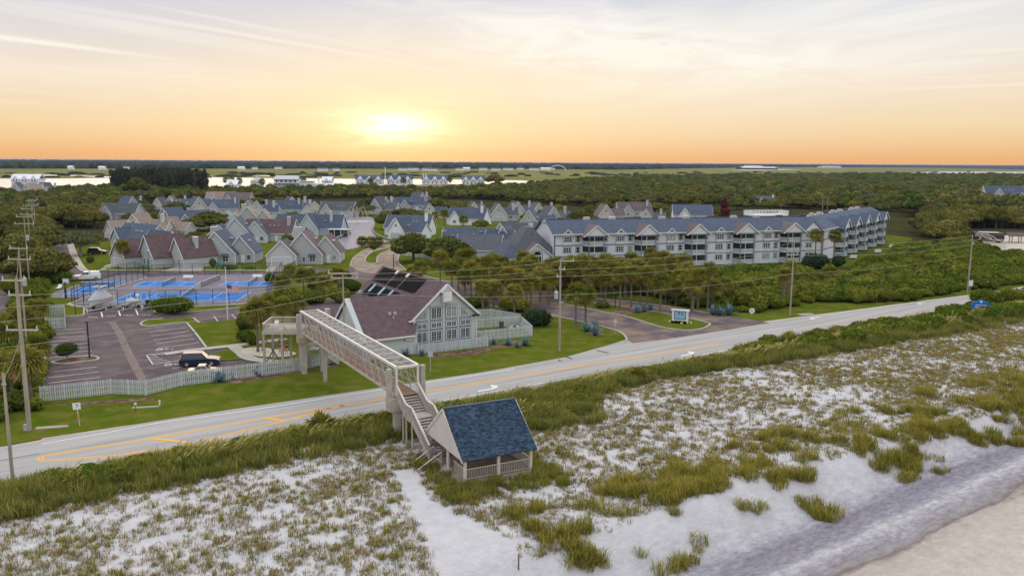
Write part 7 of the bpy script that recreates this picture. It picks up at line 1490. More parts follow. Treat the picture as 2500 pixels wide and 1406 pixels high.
# ================================================================== VEHICLES
for n_,c in (('paint_navy',(.012,.022,.06)),('paint_white',(.80,.80,.80)),('paint_black',(.015,.015,.018)),('paint_beige',(.55,.40,.27)),('paint_maroon',(.035,.012,.016)),('paint_silver',(.5,.5,.51))): mat(n_,c,.22,.03,1.0,spec=.6)
mat('tyre',(.02,.02,.02),.9,.1); mat('rim_metal',(.5,.5,.5),.35,.05,metal=.6); mat('headlight',(.75,.75,.72),.15,.03); mat('taillight',(.45,.02,.02),.3,.05); mat('car_glass',(.02,.03,.04),.05,.2,spec=.9); mat('cream_stripe',(.66,.60,.54),.4,.05)
def vehicle(M, label, paint, L=4.8, W=1.88, Hh=1.72, belt=1.02, hood=.98, cab=(-.36,.20), roof=(-.30,.06), bed=False, name='car', cat='car', lit=False):
    """x forward; cab/roof are base and top extents of the glasshouse as fractions of L"""
    v = empty(name, M, label, cat); g = .24; hl = L/2
    prof = [(-hl,g+.22),(-hl+.06,belt-.10),(-hl+.22,belt),(cab[1]*L,belt),(hl-.55,hood-.06),(hl-.12,hood-.20),(hl,g+.42),(hl-.05,g+.05),(-hl+.08,g)]
    V = []; n = len(prof)
    for y, ins in ((-W/2,.10),(-W/2+.10,0),(W/2-.10,0),(W/2,.10)): V += [(x*(1-ins*.22),y,z-(ins*.6 if z > .7 else -ins*.4)) for x,z in prof]
    F = [(k*n+i,k*n+(i+1)%n,(k+1)*n+(i+1)%n,(k+1)*n+i) for k in range(3) for i in range(n)]+[tuple(range(n)),tuple(reversed(range(3*n,4*n)))]
    obj('body', MB().add(V,F), paint, v, smooth=False)
    xb0,xb1,xr0,xr1 = cab[0]*L,cab[1]*L,roof[0]*L,roof[1]*L; wb,wr = W/2-.08,W/2-.26; zb = belt-.02
    c = [(xb0,-wb,zb),(xb1,-wb,zb),(xb1,wb,zb),(xb0,wb,zb),(xr0,-wr,Hh),(xr1,-wr,Hh),(xr1,wr,Hh),(xr0,wr,Hh)]
    obj('cabin', MB().add(c,[(0,1,5,4),(1,2,6,5),(2,3,7,6),(3,0,4,7),(4,5,6,7)]), paint, v)
    def pane(nm, a, b, cc, d, sh):
        q = [Vector(c[i]) for i in (a,b,cc,d)]; m = sum(q,Vector())/4; nrm = (q[1]-q[0]).cross(q[2]-q[0]).normalized(); nrm = nrm if nrm.dot(m-Vector((0,0,zb))) > 0 else -nrm
        return obj(nm, MB().add([m+(p-m)*sh+nrm*.012 for p in q],[(0,1,2,3)]), 'car_glass', v)
    pane('windscreen',1,2,6,5,.86); pane('rear_window',3,0,4,7,.82)
    for s,(a,b,cc,d) in ((-1,(0,1,5,4)),(1,(2,3,7,6))):
        q = [Vector(c[i]) for i in (a,b,cc,d)]; k = 2
        for j in range(k):
            def qq(t): return q[0].lerp(q[1],t),q[3].lerp(q[2],t)
            (a0,a1),(b0,b1) = qq(.06+.45*j),qq(.47+.45*j); off = Vector((0,s*.014,.006)); obj('side_window', MB().add([a0.lerp(a1,.12)+off,b0.lerp(b1,.12)+off,b0.lerp(b1,.86)+off,a0.lerp(a1,.86)+off],[(0,1,2,3)]), 'car_glass', v)
        obj('mirror', MB().sphere((xb1-.1,s*(W/2+.10),belt+.10),.10,.10,.08), paint, v)
    if bed: obj('bed_cap', MB().add([(-hl+.12,-W/2+.06,belt),(cab[0]*L-.06,-W/2+.06,belt),(cab[0]*L-.06,W/2-.06,belt),(-hl+.12,W/2-.06,belt),(-hl+.35,-wr,Hh+.02),(cab[0]*L-.06,-wr,Hh+.04),(cab[0]*L-.06,wr,Hh+.04),(-hl+.35,wr,Hh+.02)],[(0,1,5,4),(1,2,6,5),(2,3,7,6),(3,0,4,7),(4,5,6,7)]), paint, v); [obj('cap_window', MB().add([(-hl+.45,s*(W/2-.10),belt+.14),(cab[0]*L-.25,s*(W/2-.10),belt+.14),(cab[0]*L-.25,s*(wr+.035),Hh-.12),(-hl+.6,s*(wr+.035),Hh-.12)],[(0,1,2,3)]), 'car_glass', v) for s in (-1,1)]
    for x in (-hl+.95,hl-.95):
        for s in (-1,1): w = obj('wheel', MB().tube([(x,s*(W/2-.20),.36),(x,s*(W/2+.02),.36)],.36,14), 'tyre', v); obj('rim', MB().tube([(x,s*(W/2+.02),.36),(x,s*(W/2+.035),.36)],.23,10), 'rim_metal', w)
    for s in (-1,1): obj('headlight', MB().box(hl-.16,hl-.02,s*(W/2-.34)-.2,s*(W/2-.34)+.2,g+.42,g+.60), 'lamp_lit' if lit else 'headlight', v); obj('taillight', MB().box(-hl-.01,-hl+.06,s*(W/2-.22)-.13,s*(W/2-.22)+.13,belt-.34,belt-.06), 'taillight', v)
    obj('grille', MB().box(hl-.08,hl+.005,-W/2+.55,W/2-.55,g+.34,g+.62), 'black_metal', v); obj('bumper', MB().box(hl-.1,hl+.03,-W/2+.12,W/2-.12,g+.08,g+.28), paint if not bed else 'rim_metal', v)
    obj('roof_rail', MB().beam((xr0+.1,-wr+.03,Hh+.03),(xr1-.1,-wr+.03,Hh+.03),.04), 'rim_metal', v) if not bed else None
    return v
m_, nt_, b_ = nodes_of('lamp_lit'); b_.inputs['Emission Color'].default_value = (1,.93,.8,1); b_.inputs['Emission Strength'].default_value = 3.0
def carM(px, deg): return frame(G(*px),(math.cos(R(deg)),math.sin(R(deg))))
vehicle(carM((489,891),13),'dark navy estate car parked nose-in beside the long fence','paint_navy',4.9,1.92,1.74,1.05,1.02,(-.46,.20),(-.40,.06),name='estate_car')
vehicle(carM((500,918),13),'small beige car mostly hidden behind the long fence','paint_beige',4.1,1.75,1.45,.95,.9,(-.30,.16),(-.16,.04),name='small_car')
vehicle(carM((212,683),203),'white pickup truck with a bed cap on the corner of the side street','paint_white',5.7,2.0,1.85,1.15,1.12,(-.12,.20),(-.08,.08),True,name='pickup_truck',cat='pickup truck')
vehicle(carM((238,620),8),'black estate car in the driveway under the spreading oak','paint_black',4.9,1.92,1.75,1.05,1.02,(-.46,.2),(-.4,.06),name='estate_car')
vehicle(carM((30,588),262),'dark truck with headlights on coming down the side street','paint_black',5.4,1.95,1.85,1.1,1.08,(-.15,.2),(-.1,.08),name='truck',cat='truck',lit=True)
vehicle(carM((1186,549),-8),'white car parked among the far houses','paint_white',4.7,name='car'); vehicle(carM((1154,545),0),'black car parked left of the white car among the far houses','paint_black',4.7,name='car')
vehicle(carM((-2,632),250),'tan van cut by the left picture edge on the side street','paint_beige',5.0,1.95,2.0,1.1,1.05,(-.47,.28),(-.45,.18),name='van',cat='van')
# motorhome
tri(flat('motorhome_lot', gp([(2300,600),(2400,578),(2520,572),(2800,566),(2800,625),(2460,613),(2345,600)]), .03, 'bare_sand'))
rv = empty('motorhome', carM((2411,592),-14), 'dark maroon motorhome with cream swirls parked on the sandy lot', 'motorhome')
obj('body', MB().add([(-4.6,-1.25,.5),(4.3,-1.25,.5),(4.75,-1.25,1.6),(4.55,-1.25,3.3),(-4.6,-1.25,3.4),(-4.6,1.25,.5),(4.3,1.25,.5),(4.75,1.25,1.6),(4.55,1.25,3.3),(-4.6,1.25,3.4)],[(0,1,2,3,4),(9,8,7,6,5),(0,5,6,1),(1,6,7,2),(2,7,8,3),(3,8,9,4),(4,9,5,0)]), 'paint_maroon', rv)
obj('windscreen', MB().add([(4.78,-1.15,1.65),(4.78,1.15,1.65),(4.60,1.15,2.9),(4.60,-1.15,2.9)],[(0,1,2,3)]), 'glass_pale', rv); obj('roof_box', MB().box(-3,3,-.9,.9,3.36,3.62), 'white_trim', rv)
for pts in ([(-4.4,2.9),(-3.2,3.0),(-1.4,2.0),(.6,1.1),(3.6,.75)],[(-4.4,2.2),(-3.6,2.4),(-2.4,1.7),(-3.2,1.2)],[(-2.8,2.9),(-1.6,2.9),(-.2,2.1),(.8,1.4),(-.6,1.5),(-1.9,2.2),(-2.6,2.7)],[(-1.0,3.1),(1.0,2.2),(2.6,1.2),(4.3,.9)]):
    obj('swirl_stripe', MB().tube([(x,-1.26,z) for x,z in [tuple(v.xy) for v in spline(pts,4)]],.13,4), 'cream_stripe', rv)
for x in (-2.4,3.2):
    for s in (-1,1): obj('wheel', MB().tube([(x,s*1.05,.5),(x,s*1.27,.5)],.5,12), 'tyre', rv)
for y in (-.8,.8): obj('headlight', MB().box(4.4,4.62,y-.2,y+.2,.85,1.1), 'headlight', rv)
obj('side_window', MB().box(2.9,4.2,-1.275,-1.262,1.75,2.7), 'car_glass', rv); obj('bumper', MB().box(4.2,4.8,-1.2,1.2,.5,.75), 'white_trim', rv)
ps = empty('picnic_shelter', frame(G(2478,592),(1,-.1)), 'small brown-roofed shelter at the back of the sandy lot', 'shelter')
for s in (-1,1): obj('roof', MB().slab([(-3.5,s*2.6,2.4),(3.5,s*2.6,2.4),(3.5,0,3.6),(-3.5,0,3.6)],.14), 'roof_redbrown', ps)
for x in (-3,0,3):
    for y in (-2.2,2.2): obj('post', MB().box(x-.1,x+.1,y-.1,y+.1,-.1,2.45), 'wood_dark', ps)
# ================================================================== BOATS in the stalls
mat('boat_cover',(.42,.42,.44),.7,.06,1.5); mat('hull_white',(.70,.69,.66),.35,.05)
def trailer(t, L, W, m='galvanised'):
    fr = obj('trailer_frame', MB().beam((-W/2,0,.55),(-W/2,L,.55),.1,.12).beam((W/2,0,.55),(W/2,L,.55),.1,.12).beam((-W/2,0,.55),(0,-1.5,.5),.1,.12).beam((W/2,0,.55),(0,-1.5,.5),.1,.12).beam((0,-1.5,.5),(0,-2.1,.45),.1,.12).beam((-W/2-.2,L*.55,.45),(W/2+.2,L*.55,.45),.1), m, t)
    for s in (-1,1): obj('wheel', MB().tube([(s*(W/2+.12),L*.55,.33),(s*(W/2+.34),L*.55,.33)],.33,12), 'tyre', t); obj('mudguard', MB().box(s*(W/2+.23)-.15,s*(W/2+.23)+.15,L*.55-.42,L*.55+.42,.70,.75), m, t)
    for s in (-1,1): obj('guide_post', MB().tube([(s*(W/2+.15),L*.9,.5),(s*(W/2+.15),L*.9,2.3)],.06,6), 'white_plastic', t)
    obj('jack', MB().tube([(0,-1.7,0),(0,-1.7,.7)],.05,6), m, t)
def boat_rows(L, W, z0, z1, rows=7):
    out = []
    for i in range(rows+1):
        y = L*i/rows; w = W/2*(1-(1-min(1,y/(L*.55)))**2*.95); out.append((y,w,z0+(1-y/L)*.25,z1+(1-y/L)*.35))
    return out
bt = thing('covered_boat','large trailer boat under a grey tent-shaped cover beside the courts','boat',(*G(226,762),0)); L_, W_ = 7.2, 2.6; rows = boat_rows(L_,W_,.75,1.75)
mb = MB(); V = []
for (y,w,a,b) in rows: V += [(-w,y-1.0,b),(-w*.7,y-1.0,a+.35),(0,y-1.0,a),(w*.7,y-1.0,a+.35),(w,y-1.0,b)]
mb.add(V,[(i*5+k,i*5+k+1,i*5+k+6,i*5+k+5) for i in range(len(rows)-1) for k in range(4)]); obj('hull', mb, 'hull_white', bt)
mb = MB(); V = []; n = 12
for i in range(n): a = 6.28*i/n; yy = L_*.5+L_*.52*math.sin(a)-1.0; t_ = (yy+1)/L_; w = W_/2*(1-(1-min(1,max(0,t_)/.55))**2*.95)+.06; x = math.cos(a); V.append((math.copysign(min(abs(x)*W_/2*1.05,w),x),yy,1.95+.25*(1-t_)))
top = [(.55*math.cos(6.28*i/n),L_*.55-1+.8*math.sin(6.28*i/n),3.55) for i in range(n)]
mb.add(V+top,[(i,(i+1)%n,(i+1)%n+n,i+n) for i in range(n)]+[tuple(range(n,2*n))]); mb.add([(v[0]*1.01,v[1],v[2]) for v in V]+[(v[0]*.99,v[1],v[2]-.35) for v in V],[(i,i+n,(i+1)%n+n,(i+1)%n) for i in range(n)]); obj('cover', mb, 'boat_cover', bt)
tt = obj('t_top', MB().box(-.85,.85,L_*.55-2.0,L_*.55+.1,4.05,4.15), 'hull_white', bt); obj('t_top_canvas', MB().box(-.62,.62,L_*.55-1.8,L_*.55-.1,4.16,4.19), 'black_metal', tt)
for x in (-.6,.6):
    for y in (-1.7,-.2): obj('t_top_leg', MB().tube([(x*.8,L_*.55+y,3.4),(x,L_*.55+y,4.05)],.04,5), 'galvanised', tt)
trailer(bt,5.6,2.3,'steel_white')
et = thing('boat_trailer','empty grey boat trailer in the second stall','trailer',(*G(271,759),0)); trailer(et,4.2,1.9)
sb = thing('small_covered_boat','small boat under a rounded grey cover with white motor in the third stall','boat',(*G(312,758),0)); rows = boat_rows(4.6,1.9,.7,1.25); V = []
for (y,w,a,b) in rows: V += [(-w,y-.8,b),(-w*.7,y-.8,a+.25),(0,y-.8,a),(w*.7,y-.8,a+.25),(w,y-.8,b)]
obj('hull', MB().add(V,[(i*5+k,i*5+k+1,i*5+k+6,i*5+k+5) for i in range(len(rows)-1) for k in range(4)]), 'hull_white', sb); V = []
for (y,w,a,b) in rows: V += [(-w-.04,y-.8,b+.02),(-w*.5,y-.8,b+.38*math.sin(math.pi*min(1,y/4.6+.12))),(0,y-.8,b+.62*math.sin(math.pi*min(1,y/4.6*.85+.12))),(w*.5,y-.8,b+.38*math.sin(math.pi*min(1,y/4.6+.12))),(w+.04,y-.8,b+.02)]
obj('cover', MB().add(V,[(i*5+k,i*5+k+5,i*5+k+6,i*5+k+1) for i in range(len(rows)-1) for k in range(4)]), 'boat_cover', sb); obj('motor', MB().sphere((0,4.0,2.0),.32,.36,.36).box(-.12,.12,3.9,4.1,.9,1.7), 'hull_white', sb); trailer(sb,3.6,1.6)
js = thing('jet_ski','black covered jet ski on a trailer beside the big bush','jet ski',(*G(357,757),0)); obj('hull', MB().add([(-.5,0,.75),(.5,0,.75),(.6,2.4,.75),(-.6,2.4,.75),(0,-.6,1.0),(-.45,.3,1.25),(.45,.3,1.25),(.4,2.3,1.15),(-.4,2.3,1.15)],[(0,4,5),(4,1,6),(4,6,5),(0,5,8,3),(1,2,7,6),(5,6,7,8),(2,3,8,7),(0,3,2,1),(0,1,4)]), 'paint_black', js); obj('seat', MB().sphere((0,1.4,1.35),.3,.8,.28), 'black_metal', js); obj('console', MB().sphere((0,.6,1.5),.38,.36,.34), 'paint_black', js); obj('handlebar', MB().tube([(-.4,.6,1.75),(.4,.6,1.75)],.05,5), 'black_metal', js); trailer(js,2.6,1.3)
# ================================================================== SIGNS AND SMALL ROADSIDE THINGS
mat('sign_white',(.80,.80,.79),.4,.03); mat('sign_black',(.01,.01,.012),.5,.05); mat('sign_blue',(.02,.18,.62),.45,.06); mat('sign_grey_back',(.50,.52,.50),.5,.06); mat('reflector_orange',(.65,.20,.05),.4,.05); mat('sign_navy',(.02,.07,.16),.5,.05); mat('sign_sky',(.30,.52,.66),.5,.05)
ts = thing('turn_sign','tilted square white sign with a black U-turn arrow on a thin post','sign',(*G(195,1040),0)); ts.rotation_euler = (0,R(-4),R(14))
obj('post', MB().tube([(0,0,-.3),(0,0,2.3)],.04,6), 'wood_pale', ts); pl_ = obj('plate', MB().box(-.36,.36,-.06,-.04,1.75,2.42), 'sign_white', ts)
obj('arrow', MB().tube([(-.06,-.066,1.90),(-.08,-.066,2.0)],.035,5).tube([(-.10,-.066,2.26),(.06,-.066,2.27),(.14,-.066,2.2),(.12,-.066,2.1)],.035,5).add([(.04,-.068,2.10),(.17,-.068,2.14),(.06,-.068,1.98)],[(0,1,2)]), 'sign_black', pl_); obj('reflector', MB().tube([(0.02,-.05,1.1),(0.02,-.07,1.1)],.14,10), 'reflector_orange', ts)
def back_sign(px, top_y, label, shape='rect', deg=0.0, m='sign_grey_back', size=.38):
    p = G(*px); s = (px[1]-395)/CAM_H; h = (px[1]-top_y)/s; t = thing('road_sign', label, 'sign', (*p,0), R(deg)); obj('post', MB().tube([(0,0,-.2),(0,0,h+.1)],.04,6), 'sign_grey_back', t)
    n = {'oct':8,'round':16,'rect':4}[shape]; a0 = math.pi/n if shape != 'round' else 0
    pts = [(size*math.cos(a0+6.2832*k/n)*(1.15 if shape == 'rect' else 1),size*math.sin(a0+6.2832*k/n)*(1.35 if shape == 'rect' else 1)) for k in range(n)]
    pl2 = obj('plate', MB().add([(x,y,h+z) for y in (-.06,-.045) for x,z in pts],[tuple(range(n)),tuple(reversed(range(n,2*n)))]+[(k,k+n,(k+1)%n+n,(k+1)%n) for k in range(n)]), m, t); return t, pl2, h
back_sign((1501,816),783,'back of an octagonal stop sign at the entrance drive corner','oct',30); back_sign((1051,908),862,'back of a rectangular roadside sign on the lawn before the low fence','rect',20)
t, q, h = back_sign((1835,772),758,'round white sign with a pinkish face on the lawn right of the entrance','round',0,'sign_white',.5); obj('face', MB().tube([(0,-.062,h),(0,-.066,h)],.26,12), 'cream_stripe', q)
back_sign((2367,713),690,'white rectangular sign beside the far right utility pole','rect',-5,'sign_white',.62)
es = empty('entrance_sign', frame(G(1660,790),(.93,-.36)), 'blue and white carved entrance sign between white posts on the grass island', 'sign')
for x in (-1.15,1.15): obj('post', MB().box(x-.17,x+.17,-.17,.17,-.1,2.15), 'white_trim', es)
obj('top_beam', MB().box(-1.5,1.5,-.24,.24,2.15,2.36), 'white_trim', es); obj('bottom_beam', MB().box(-.98,.98,-.12,.12,.55,.72), 'white_trim', es); bd = obj('board', MB().box(-.97,.97,-.06,.06,.73,2.14), 'sign_navy', es)
obj('sky_panel', MB().box(-.86,.86,-.075,-.062,.86,2.05), 'sign_sky', bd)
for x,s in ((-.25,1),(.25,.9),(.62,.6)):
    obj('palm_emblem', MB().tube([(x,-.085,1.25),(x+.05,-.085,1.7*s+.12)],.03,4).add([(x+.05+.24*s*math.cos(a)*r,-.09,1.7*s+.16+.24*s*math.sin(a)*r) for a,r in [(k*.5236,1 if k%2 == 0 else .35) for k in range(12)]],[tuple(range(12))]), 'sign_navy', bd)
for i,(x,w) in enumerate(((-.66,.17),(-.40,.12),(-.20,.14),(.02,.12),(.24,.16),(.50,.12),(.68,.10))): obj('letter_shape', MB().tube([(x-w/2,-.085,1.08),(x,-.085,1.28 if i%3 == 0 else 1.20),(x+w/2,-.085,1.06)],.03,4), 'sign_white', bd)
for x,y in ((-1.7,.0),(.35,-.7),(1.75,.2)): q = obj('floodlight', MB().sphere((x,y,.22),.17,.17,.17), 'headlight', es)
for x,y,r in ((-.6,-.4,.35),(.0,-.35,.3),(.9,-.3,.28),(-1.2,-.3,.3)): obj('shrub', MB().sphere((x,y,.2),r,r*.7,.28), 'leaf_hedge', es)
bs_ = empty('blue_city_sign', frame(G(2393,762,1.0),(.98,-.2),1.0), 'bright blue shaped welcome sign with white lettering at the dune edge', 'sign')
pts = [(-1.35,.55),(1.35,.55),(1.45,.8),(1.45,1.5),(1.15,1.85),(.55,1.9),(.42,2.1),(0,2.25),(-.42,2.1),(-.55,1.9),(-1.15,1.85),(-1.45,1.5),(-1.45,.8)]; n = len(pts)
bo_ = obj('board', MB().add([(x,y,z) for y in (-.06,.06) for x,z in pts],[tuple(range(n)),tuple(reversed(range(n,2*n)))]+[(k,k+n,(k+1)%n+n,(k+1)%n) for k in range(n)]), 'sign_blue', bs_)
for z,w in ((1.22,1.0),(.86,1.1)):
    xx = -w*.85
    while xx < w*.85: l = random.choice((.14,.18,.22)); obj('letter_shape', MB().box(xx,xx+l-.05,-.075,-.062,z-.09,z+.09), 'sign_white', bo_); xx += l
obj('emblem', MB().tube([(0,-.064,1.85),(0,-.075,1.85)],.26,12), 'sign_sky', bo_); obj('emblem_shell', MB().add([(.2*math.cos(a),-.08,1.78+.24*math.sin(a)) for a in np.linspace(.2,2.94,7)]+[(0,-.08,1.62)],[tuple(range(8))]), 'sign_white', bo_)
for x in (-1.0,1.0): obj('post', MB().box(x-.08,x+.08,.07,.2,-.6,1.6), 'sign_grey_back', bs_)
def small(name, px, label, cat, parts, z=0.0, rz=0.0):
    t = thing(name, label, cat, (*G(*px),z), rz)
    for nm, mb, m in parts: obj(nm, mb, m, t)
    return t
small('marker_post',(332,1008),'thin dark post with pale square top on the roadside lawn','post',(('post',MB().tube([(0,0,-.1),(0,0,.85)],.03,6),'black_metal'),('cap',MB().box(-.11,.11,-.11,.11,.85,1.08),'cream_stripe')))
small('white_marker',(390,990),'short white marker post by the drainage hatch','post',(('post',MB().box(-.06,.06,-.05,.05,-.1,.55),'white_plastic'),('cap',MB().box(-.08,.08,-.07,.07,.55,.60),'white_plastic')),0,.1)
small('utility_box',(65,1050),'grey-green utility box at the foot of the tallest pole','utility box',(('body',MB().box(-.2,.2,-.2,.2,-.05,.55),'apt_rail'),('lid',MB().box(-.23,.23,-.23,.23,.55,.60),'galvanised')))
for px,lb,sz in (((127,1044),'long concrete slab in the grass near the tallest pole',(1.4,.25)),((355,995),'narrow concrete drain edge in the roadside lawn',(1.3,.15)),((1968,768),'pale concrete slab beside the right-hand pole',(1.3,.6))): small('concrete_slab',px,lb,'slab',(('slab',MB().box(-sz[0],sz[0],-sz[1],sz[1],-.05,.12),'concrete'),('rim',MB().box(-sz[0]-.05,sz[0]+.05,-sz[1]-.05,sz[1]+.05,-.05,.05),'concrete_grey')),0,.25)
for px,lb in (((1656,664),'left pale sloping slab on the bank below the apartments'),((1858,659),'middle pale sloping slab on the bank below the apartments'),((2083,632),'pale sloping slab below the first right wing tower'),((2143,618),'pale sloping slab below the middle of the right wing'),((2178,606),'pale sloping slab below the end of the right wing')): p = G(*px); o = small('sloping_slab',px,lb,'slab',(('slab',MB().slab([(-.9,-1.1,.35),(.9,-1.1,.35),(.9,1.1,1.1),(-.9,1.1,1.1)],.12),'concrete'),('footing',MB().box(-.9,.9,.9,1.1,-.1,1.0),'concrete_grey')),0,-.5)
small('wooden_stake',(1266,1404),'wooden stake standing in the sand at the bottom edge','stake',(('stake',MB().box(-.05,.05,-.05,.05,.2,1.5),'wood_dark'),('tip',MB().box(-.04,.04,-.04,.04,1.5,1.56),'wood_rail')))
small('teal_bench',(327,646),'turquoise bench against the brown-roofed house','bench',(('seat',MB().box(-.8,.8,-.2,.2,.35,.42),'teal'),('backrest',MB().box(-.8,.8,.15,.22,.42,1.0),'teal'),('leg',MB().box(-.7,-.6,-.2,.2,0,.35),'teal'),('leg',MB().box(.6,.7,-.2,.2,0,.35),'teal')))
adirondack(frame(G(525,650),(1,0)),'left turquoise garden chair by the slate house','teal'); adirondack(frame(G(538,649),(1,0)),'right turquoise garden chair by the slate house','teal')
for px,lb in (((654,648),'black bin left of the brown-roofed pond house garage door'),((706,648),'black bin right of the brown-roofed pond house garage door')): small('wheeled_bin',px,lb,'bin',(('body',MB().box(-.32,.32,-.35,.35,.05,1.0),'black_metal'),('lid',MB().slab([(-.35,-.4,1.0),(.35,-.4,1.0),(.35,.38,1.12),(-.35,.38,1.12)],.05),'black_metal')))
small('white_lawn_chair',(143,706),'white lawn chair in the corner by the short fence','chair',(('seat',MB().slab([(-.4,-.5,.3),(.4,-.5,.3),(.4,.4,.35),(-.4,.4,.35)],.06),'white_plastic'),('backrest',MB().slab([(-.4,.4,.35),(.4,.4,.35),(.4,.8,.9),(-.4,.8,.9)],.06),'white_plastic')))
small('bin_store_box',(106,783),'small grey cabinet on the fence post near the bins','box',(('body',MB().box(-.25,.25,-.25,.25,0,1.5),'steel_tan'),('lid',MB().box(-.3,.3,-.3,.3,1.5,1.58),'galvanised')))
sn = thing('fence_notice','small white notice at the left end of the long fence','notice',(*G(113,978),0)); obj('plate', MB().box(-.35,.35,-.16,-.14,1.25,1.6), 'sign_white', sn); obj('frame', MB().box(-.38,.38,-.138,-.12,1.22,1.63), 'sign_grey_back', sn)
# ================================================================== POND: seawalls and fountain
for pts,lb in (([(785,586),(812,589),(856,571),(853,558),(843,552)],'dark timber seawall round the grassy point on the left of the pond'),([(911,552),(910,562),(914,571),(926,580),(957,590)],'dark timber seawall along the right bank of the pond')):
    w = gp(pts); t = thing('seawall', lb, 'seawall', (*w[0],0)); P = [Vector(p)-Vector(w[0]) for p in w]
    for a,b in zip(P[:-1],P[1:]):
        obj('wall', MB().beam((a.x,a.y,.25),(b.x,b.y,.25),.14,.9), 'wood_dark', t); obj('cap_board', MB().beam((a.x,a.y,.74),(b.x,b.y,.74),.34,.07), 'wood_pale', t); n = max(1,int((b-a).length/1.6))
        for k in range(n): p = a.lerp(b,(k+.5)/n); obj('pile', MB().box(p.x-.12,p.x+.12,p.y-.3,p.y-.06,-.1,.95), 'wood_weathered', t)
mesh_screen('water_spray',(.62,.57,.50),.30); mat('foam',(.50,.46,.42),.9,.25,1.2)
fc = G(872,541); ft = thing('fountain','pond fountain with tall arching jets over a ring of pale foam','fountain',(*fc,0))
n = 28; obj('foam', MB().add([(0,0,.28)]+[((6.6+.6*math.sin(k*2.7))*math.cos(6.2832*k/n),(4.6+.5*math.sin(k*1.9))*math.sin(6.2832*k/n),.06) for k in range(n)],[(0,1+k,1+(k+1)%n) for k in range(n)]), 'foam', ft)
for k in range(12):
    a = 6.2832*k/12+.2; rr = 5.6; hh = 5.6; o = obj('jet', MB().tube([(rr*math.cos(a)*u,rr*.7*math.sin(a)*u,.2+hh*4*u*(1-u)*(1.12 if k%2 else 1)) for u in np.linspace(.02,1,10)],[.05+.09*u for u in np.linspace(0,1,10)],5), 'water_spray', ft)
for k in range(5): obj('jet', MB().tube([(0,0,.2),(.35*math.cos(k*1.25),.35*math.sin(k*1.25),3.2),(.8*math.cos(k*1.25),.8*math.sin(k*1.25),6.2)],[.11,.09,.04],5), 'water_spray', ft)
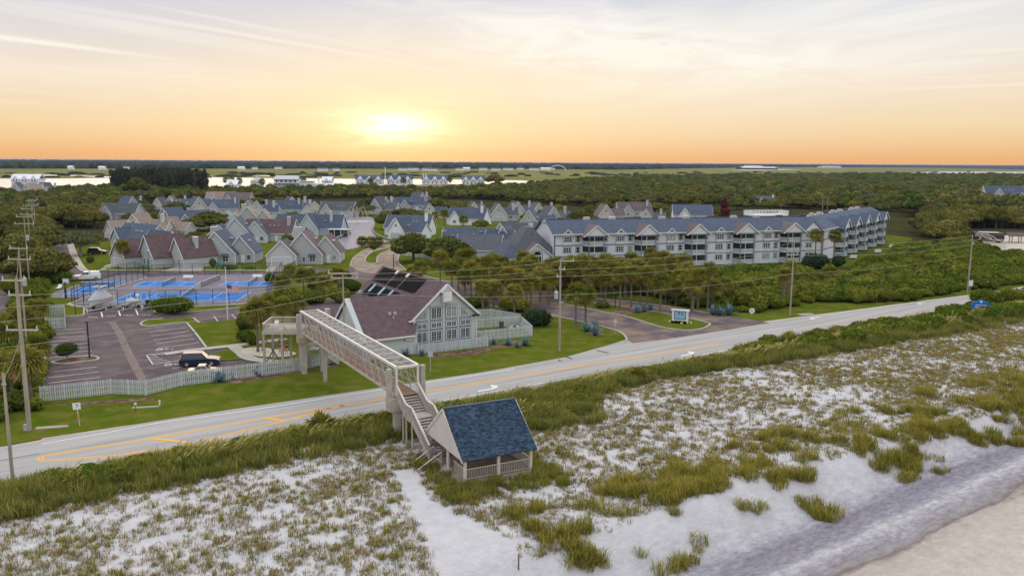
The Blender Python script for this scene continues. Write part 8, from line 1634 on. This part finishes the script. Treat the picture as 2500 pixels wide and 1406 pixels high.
# ================================================================== PEOPLE under the lookout deck
mat('skin',(.42,.25,.17),.6,.05); mat('skin_tan',(.34,.20,.13),.6,.05); mat('hair_dark',(.03,.02,.015),.8,.1); mat('cloth_red',(.30,.02,.03),.8,.1); mat('cloth_dark',(.03,.03,.035),.8,.1); mat('cloth_brown',(.16,.09,.06),.8,.1); mat('cloth_tan',(.55,.42,.30),.8,.1)
def person(px, h, rz, label, top, bottom, pose=0):
    s = h/1.75; joints = {'pel':(0,0,.95),'wst':(0,0,1.08),'chs':(0,0,1.34),'nck':(0,.0,1.48),'hd0':(0,-.01,1.56),'hd1':(0,-.01,1.70),
      'hl':(-.10,0,.90),'kl':(-.11,-.03 if not pose else -.10,.50),'al':(-.12,.02,.09),'tl':(-.13,-.14,.04),'hr':(.10,0,.90),'kr':(.11,-.02 if not pose else .02,.50),'ar':(.12,.03 if not pose else .16,.09),'tr':(.13,-.13 if not pose else 0,.04),
      'sl':(-.19,0,1.40),'el':(-.26,.02,1.12),'wl':(-.27,-.08 if not pose else -.22,.88),'gl':(-.26,-.11 if not pose else -.28,.80),'sr':(.19,0,1.40),'er':(.26,.03,1.12),'wr':(.28,-.05,.88),'gr':(.28,-.08,.80)}
    rad = dict(pel=.13,wst=.115,chs=.14,nck=.055,hd0=.085,hd1=.09,hl=.09,kl=.06,al=.04,tl=.035,hr=.09,kr=.06,ar=.04,tr=.035,sl=.06,el=.042,wl=.03,gl=.035,sr=.06,er=.042,wr=.03,gr=.035)
    E_ = [('pel','wst'),('wst','chs'),('chs','nck'),('nck','hd0'),('hd0','hd1'),('pel','hl'),('hl','kl'),('kl','al'),('al','tl'),('pel','hr'),('hr','kr'),('kr','ar'),('ar','tr'),('chs','sl'),('sl','el'),('el','wl'),('wl','gl'),('chs','sr'),('sr','er'),('er','wr'),('wr','gr')]
    ks = list(joints); me = bpy.data.meshes.new('body'); me.from_pydata([tuple(c*s for c in joints[k]) for k in ks],[(ks.index(a),ks.index(b)) for a,b in E_],[]); me.materials.append(MATS['skin'])
    t = thing('person', label, 'person', (*G(*px),.03), rz); b = link('body', me, t); md = b.modifiers.new('skin','SKIN'); sv = me.skin_vertices[0].data
    for i,k in enumerate(ks): sv[i].radius = (rad[k]*s,)*2
    sv[0].use_root = True; sb_ = b.modifiers.new('sub','SUBSURF'); sb_.levels = 1; sb_.render_levels = 1
    obj('shirt', MB().tube([(0,0,.98*s),(0,0,1.15*s),(0,0,1.36*s),(0,0,1.46*s)],[.150*s,.145*s,.185*s,.09*s],10).tube([(-.18*s,0,1.41*s),(-.25*s,.01*s,1.18*s)],[.075*s,.065*s],8).tube([(.18*s,0,1.41*s),(.25*s,.01*s,1.18*s)],[.075*s,.065*s],8), top, t, True)
    obj('shorts', MB().tube([(0,0,1.0*s),(0,0,.86*s)],[.155*s,.165*s],10).tube([(-.10*s,0,.92*s),(-.11*s,-.02*s,.55*s)],[.105*s,.085*s],8).tube([(.10*s,0,.92*s),(.11*s,-.02*s,.55*s)],[.105*s,.085*s],8), bottom, t, True)
    obj('hair', MB().sphere((0,.015*s,1.70*s),.105*s,.115*s,.10*s,n=10,k=6), 'hair_dark', t, True)
    for sx_ in (-1,1):
        ex = sx_*.035*s; obj('eye', MB().sphere((ex,-.098*s,1.655*s),.012*s,.008*s,.012*s,n=6,k=4), 'sign_black', t); wx = joints['gl' if sx_ < 0 else 'gr']
        for f in range(5): a = (f-2)*.012; obj('finger', MB().tube([(wx[0]*s+(a if f else sx_*-.03)*s,wx[1]*s,wx[2]*s),(wx[0]*s+(a*1.3 if f else sx_*-.055)*s,(wx[1]-.03)*s,(wx[2]-.075+.008*abs(f-2))*s)],[.010*s,.007*s],5), 'skin', t)
    obj('nose', MB().sphere((0,-.108*s,1.63*s),.012*s,.016*s,.018*s,n=6,k=4), 'skin', t); return t
person((684,866),1.78,R(150),'adult in a brown top and tan shorts standing under the lookout deck','cloth_brown','cloth_tan',1); person((692,866),1.15,R(170),'small child in dark clothes between two adults under the lookout deck','cloth_dark','cloth_dark'); person((700,867),1.68,R(-20),'adult in a dark red shirt standing under the lookout deck','cloth_red','cloth_tan',1)
# ================================================================== HAZE: the air itself
m = bpy.data.materials.new('haze'); m.use_nodes = True; nt = m.node_tree; nt.nodes.clear()
o_ = nt.nodes.new('ShaderNodeOutputMaterial'); pv = nt.nodes.new('ShaderNodeVolumePrincipled'); nt.links.new(pv.outputs[0], o_.inputs['Volume'])
pv.inputs['Color'].default_value = (0.46,0.60,1.0,1); pv.inputs['Density'].default_value = 3.2e-5; pv.inputs['Anisotropy'].default_value = 0.0
MATS['haze'] = m
mb = MB(); mb.box(-26800,26800,-900,26800,-9,29.5); obj('haze', mb, 'haze', kind='stuff')
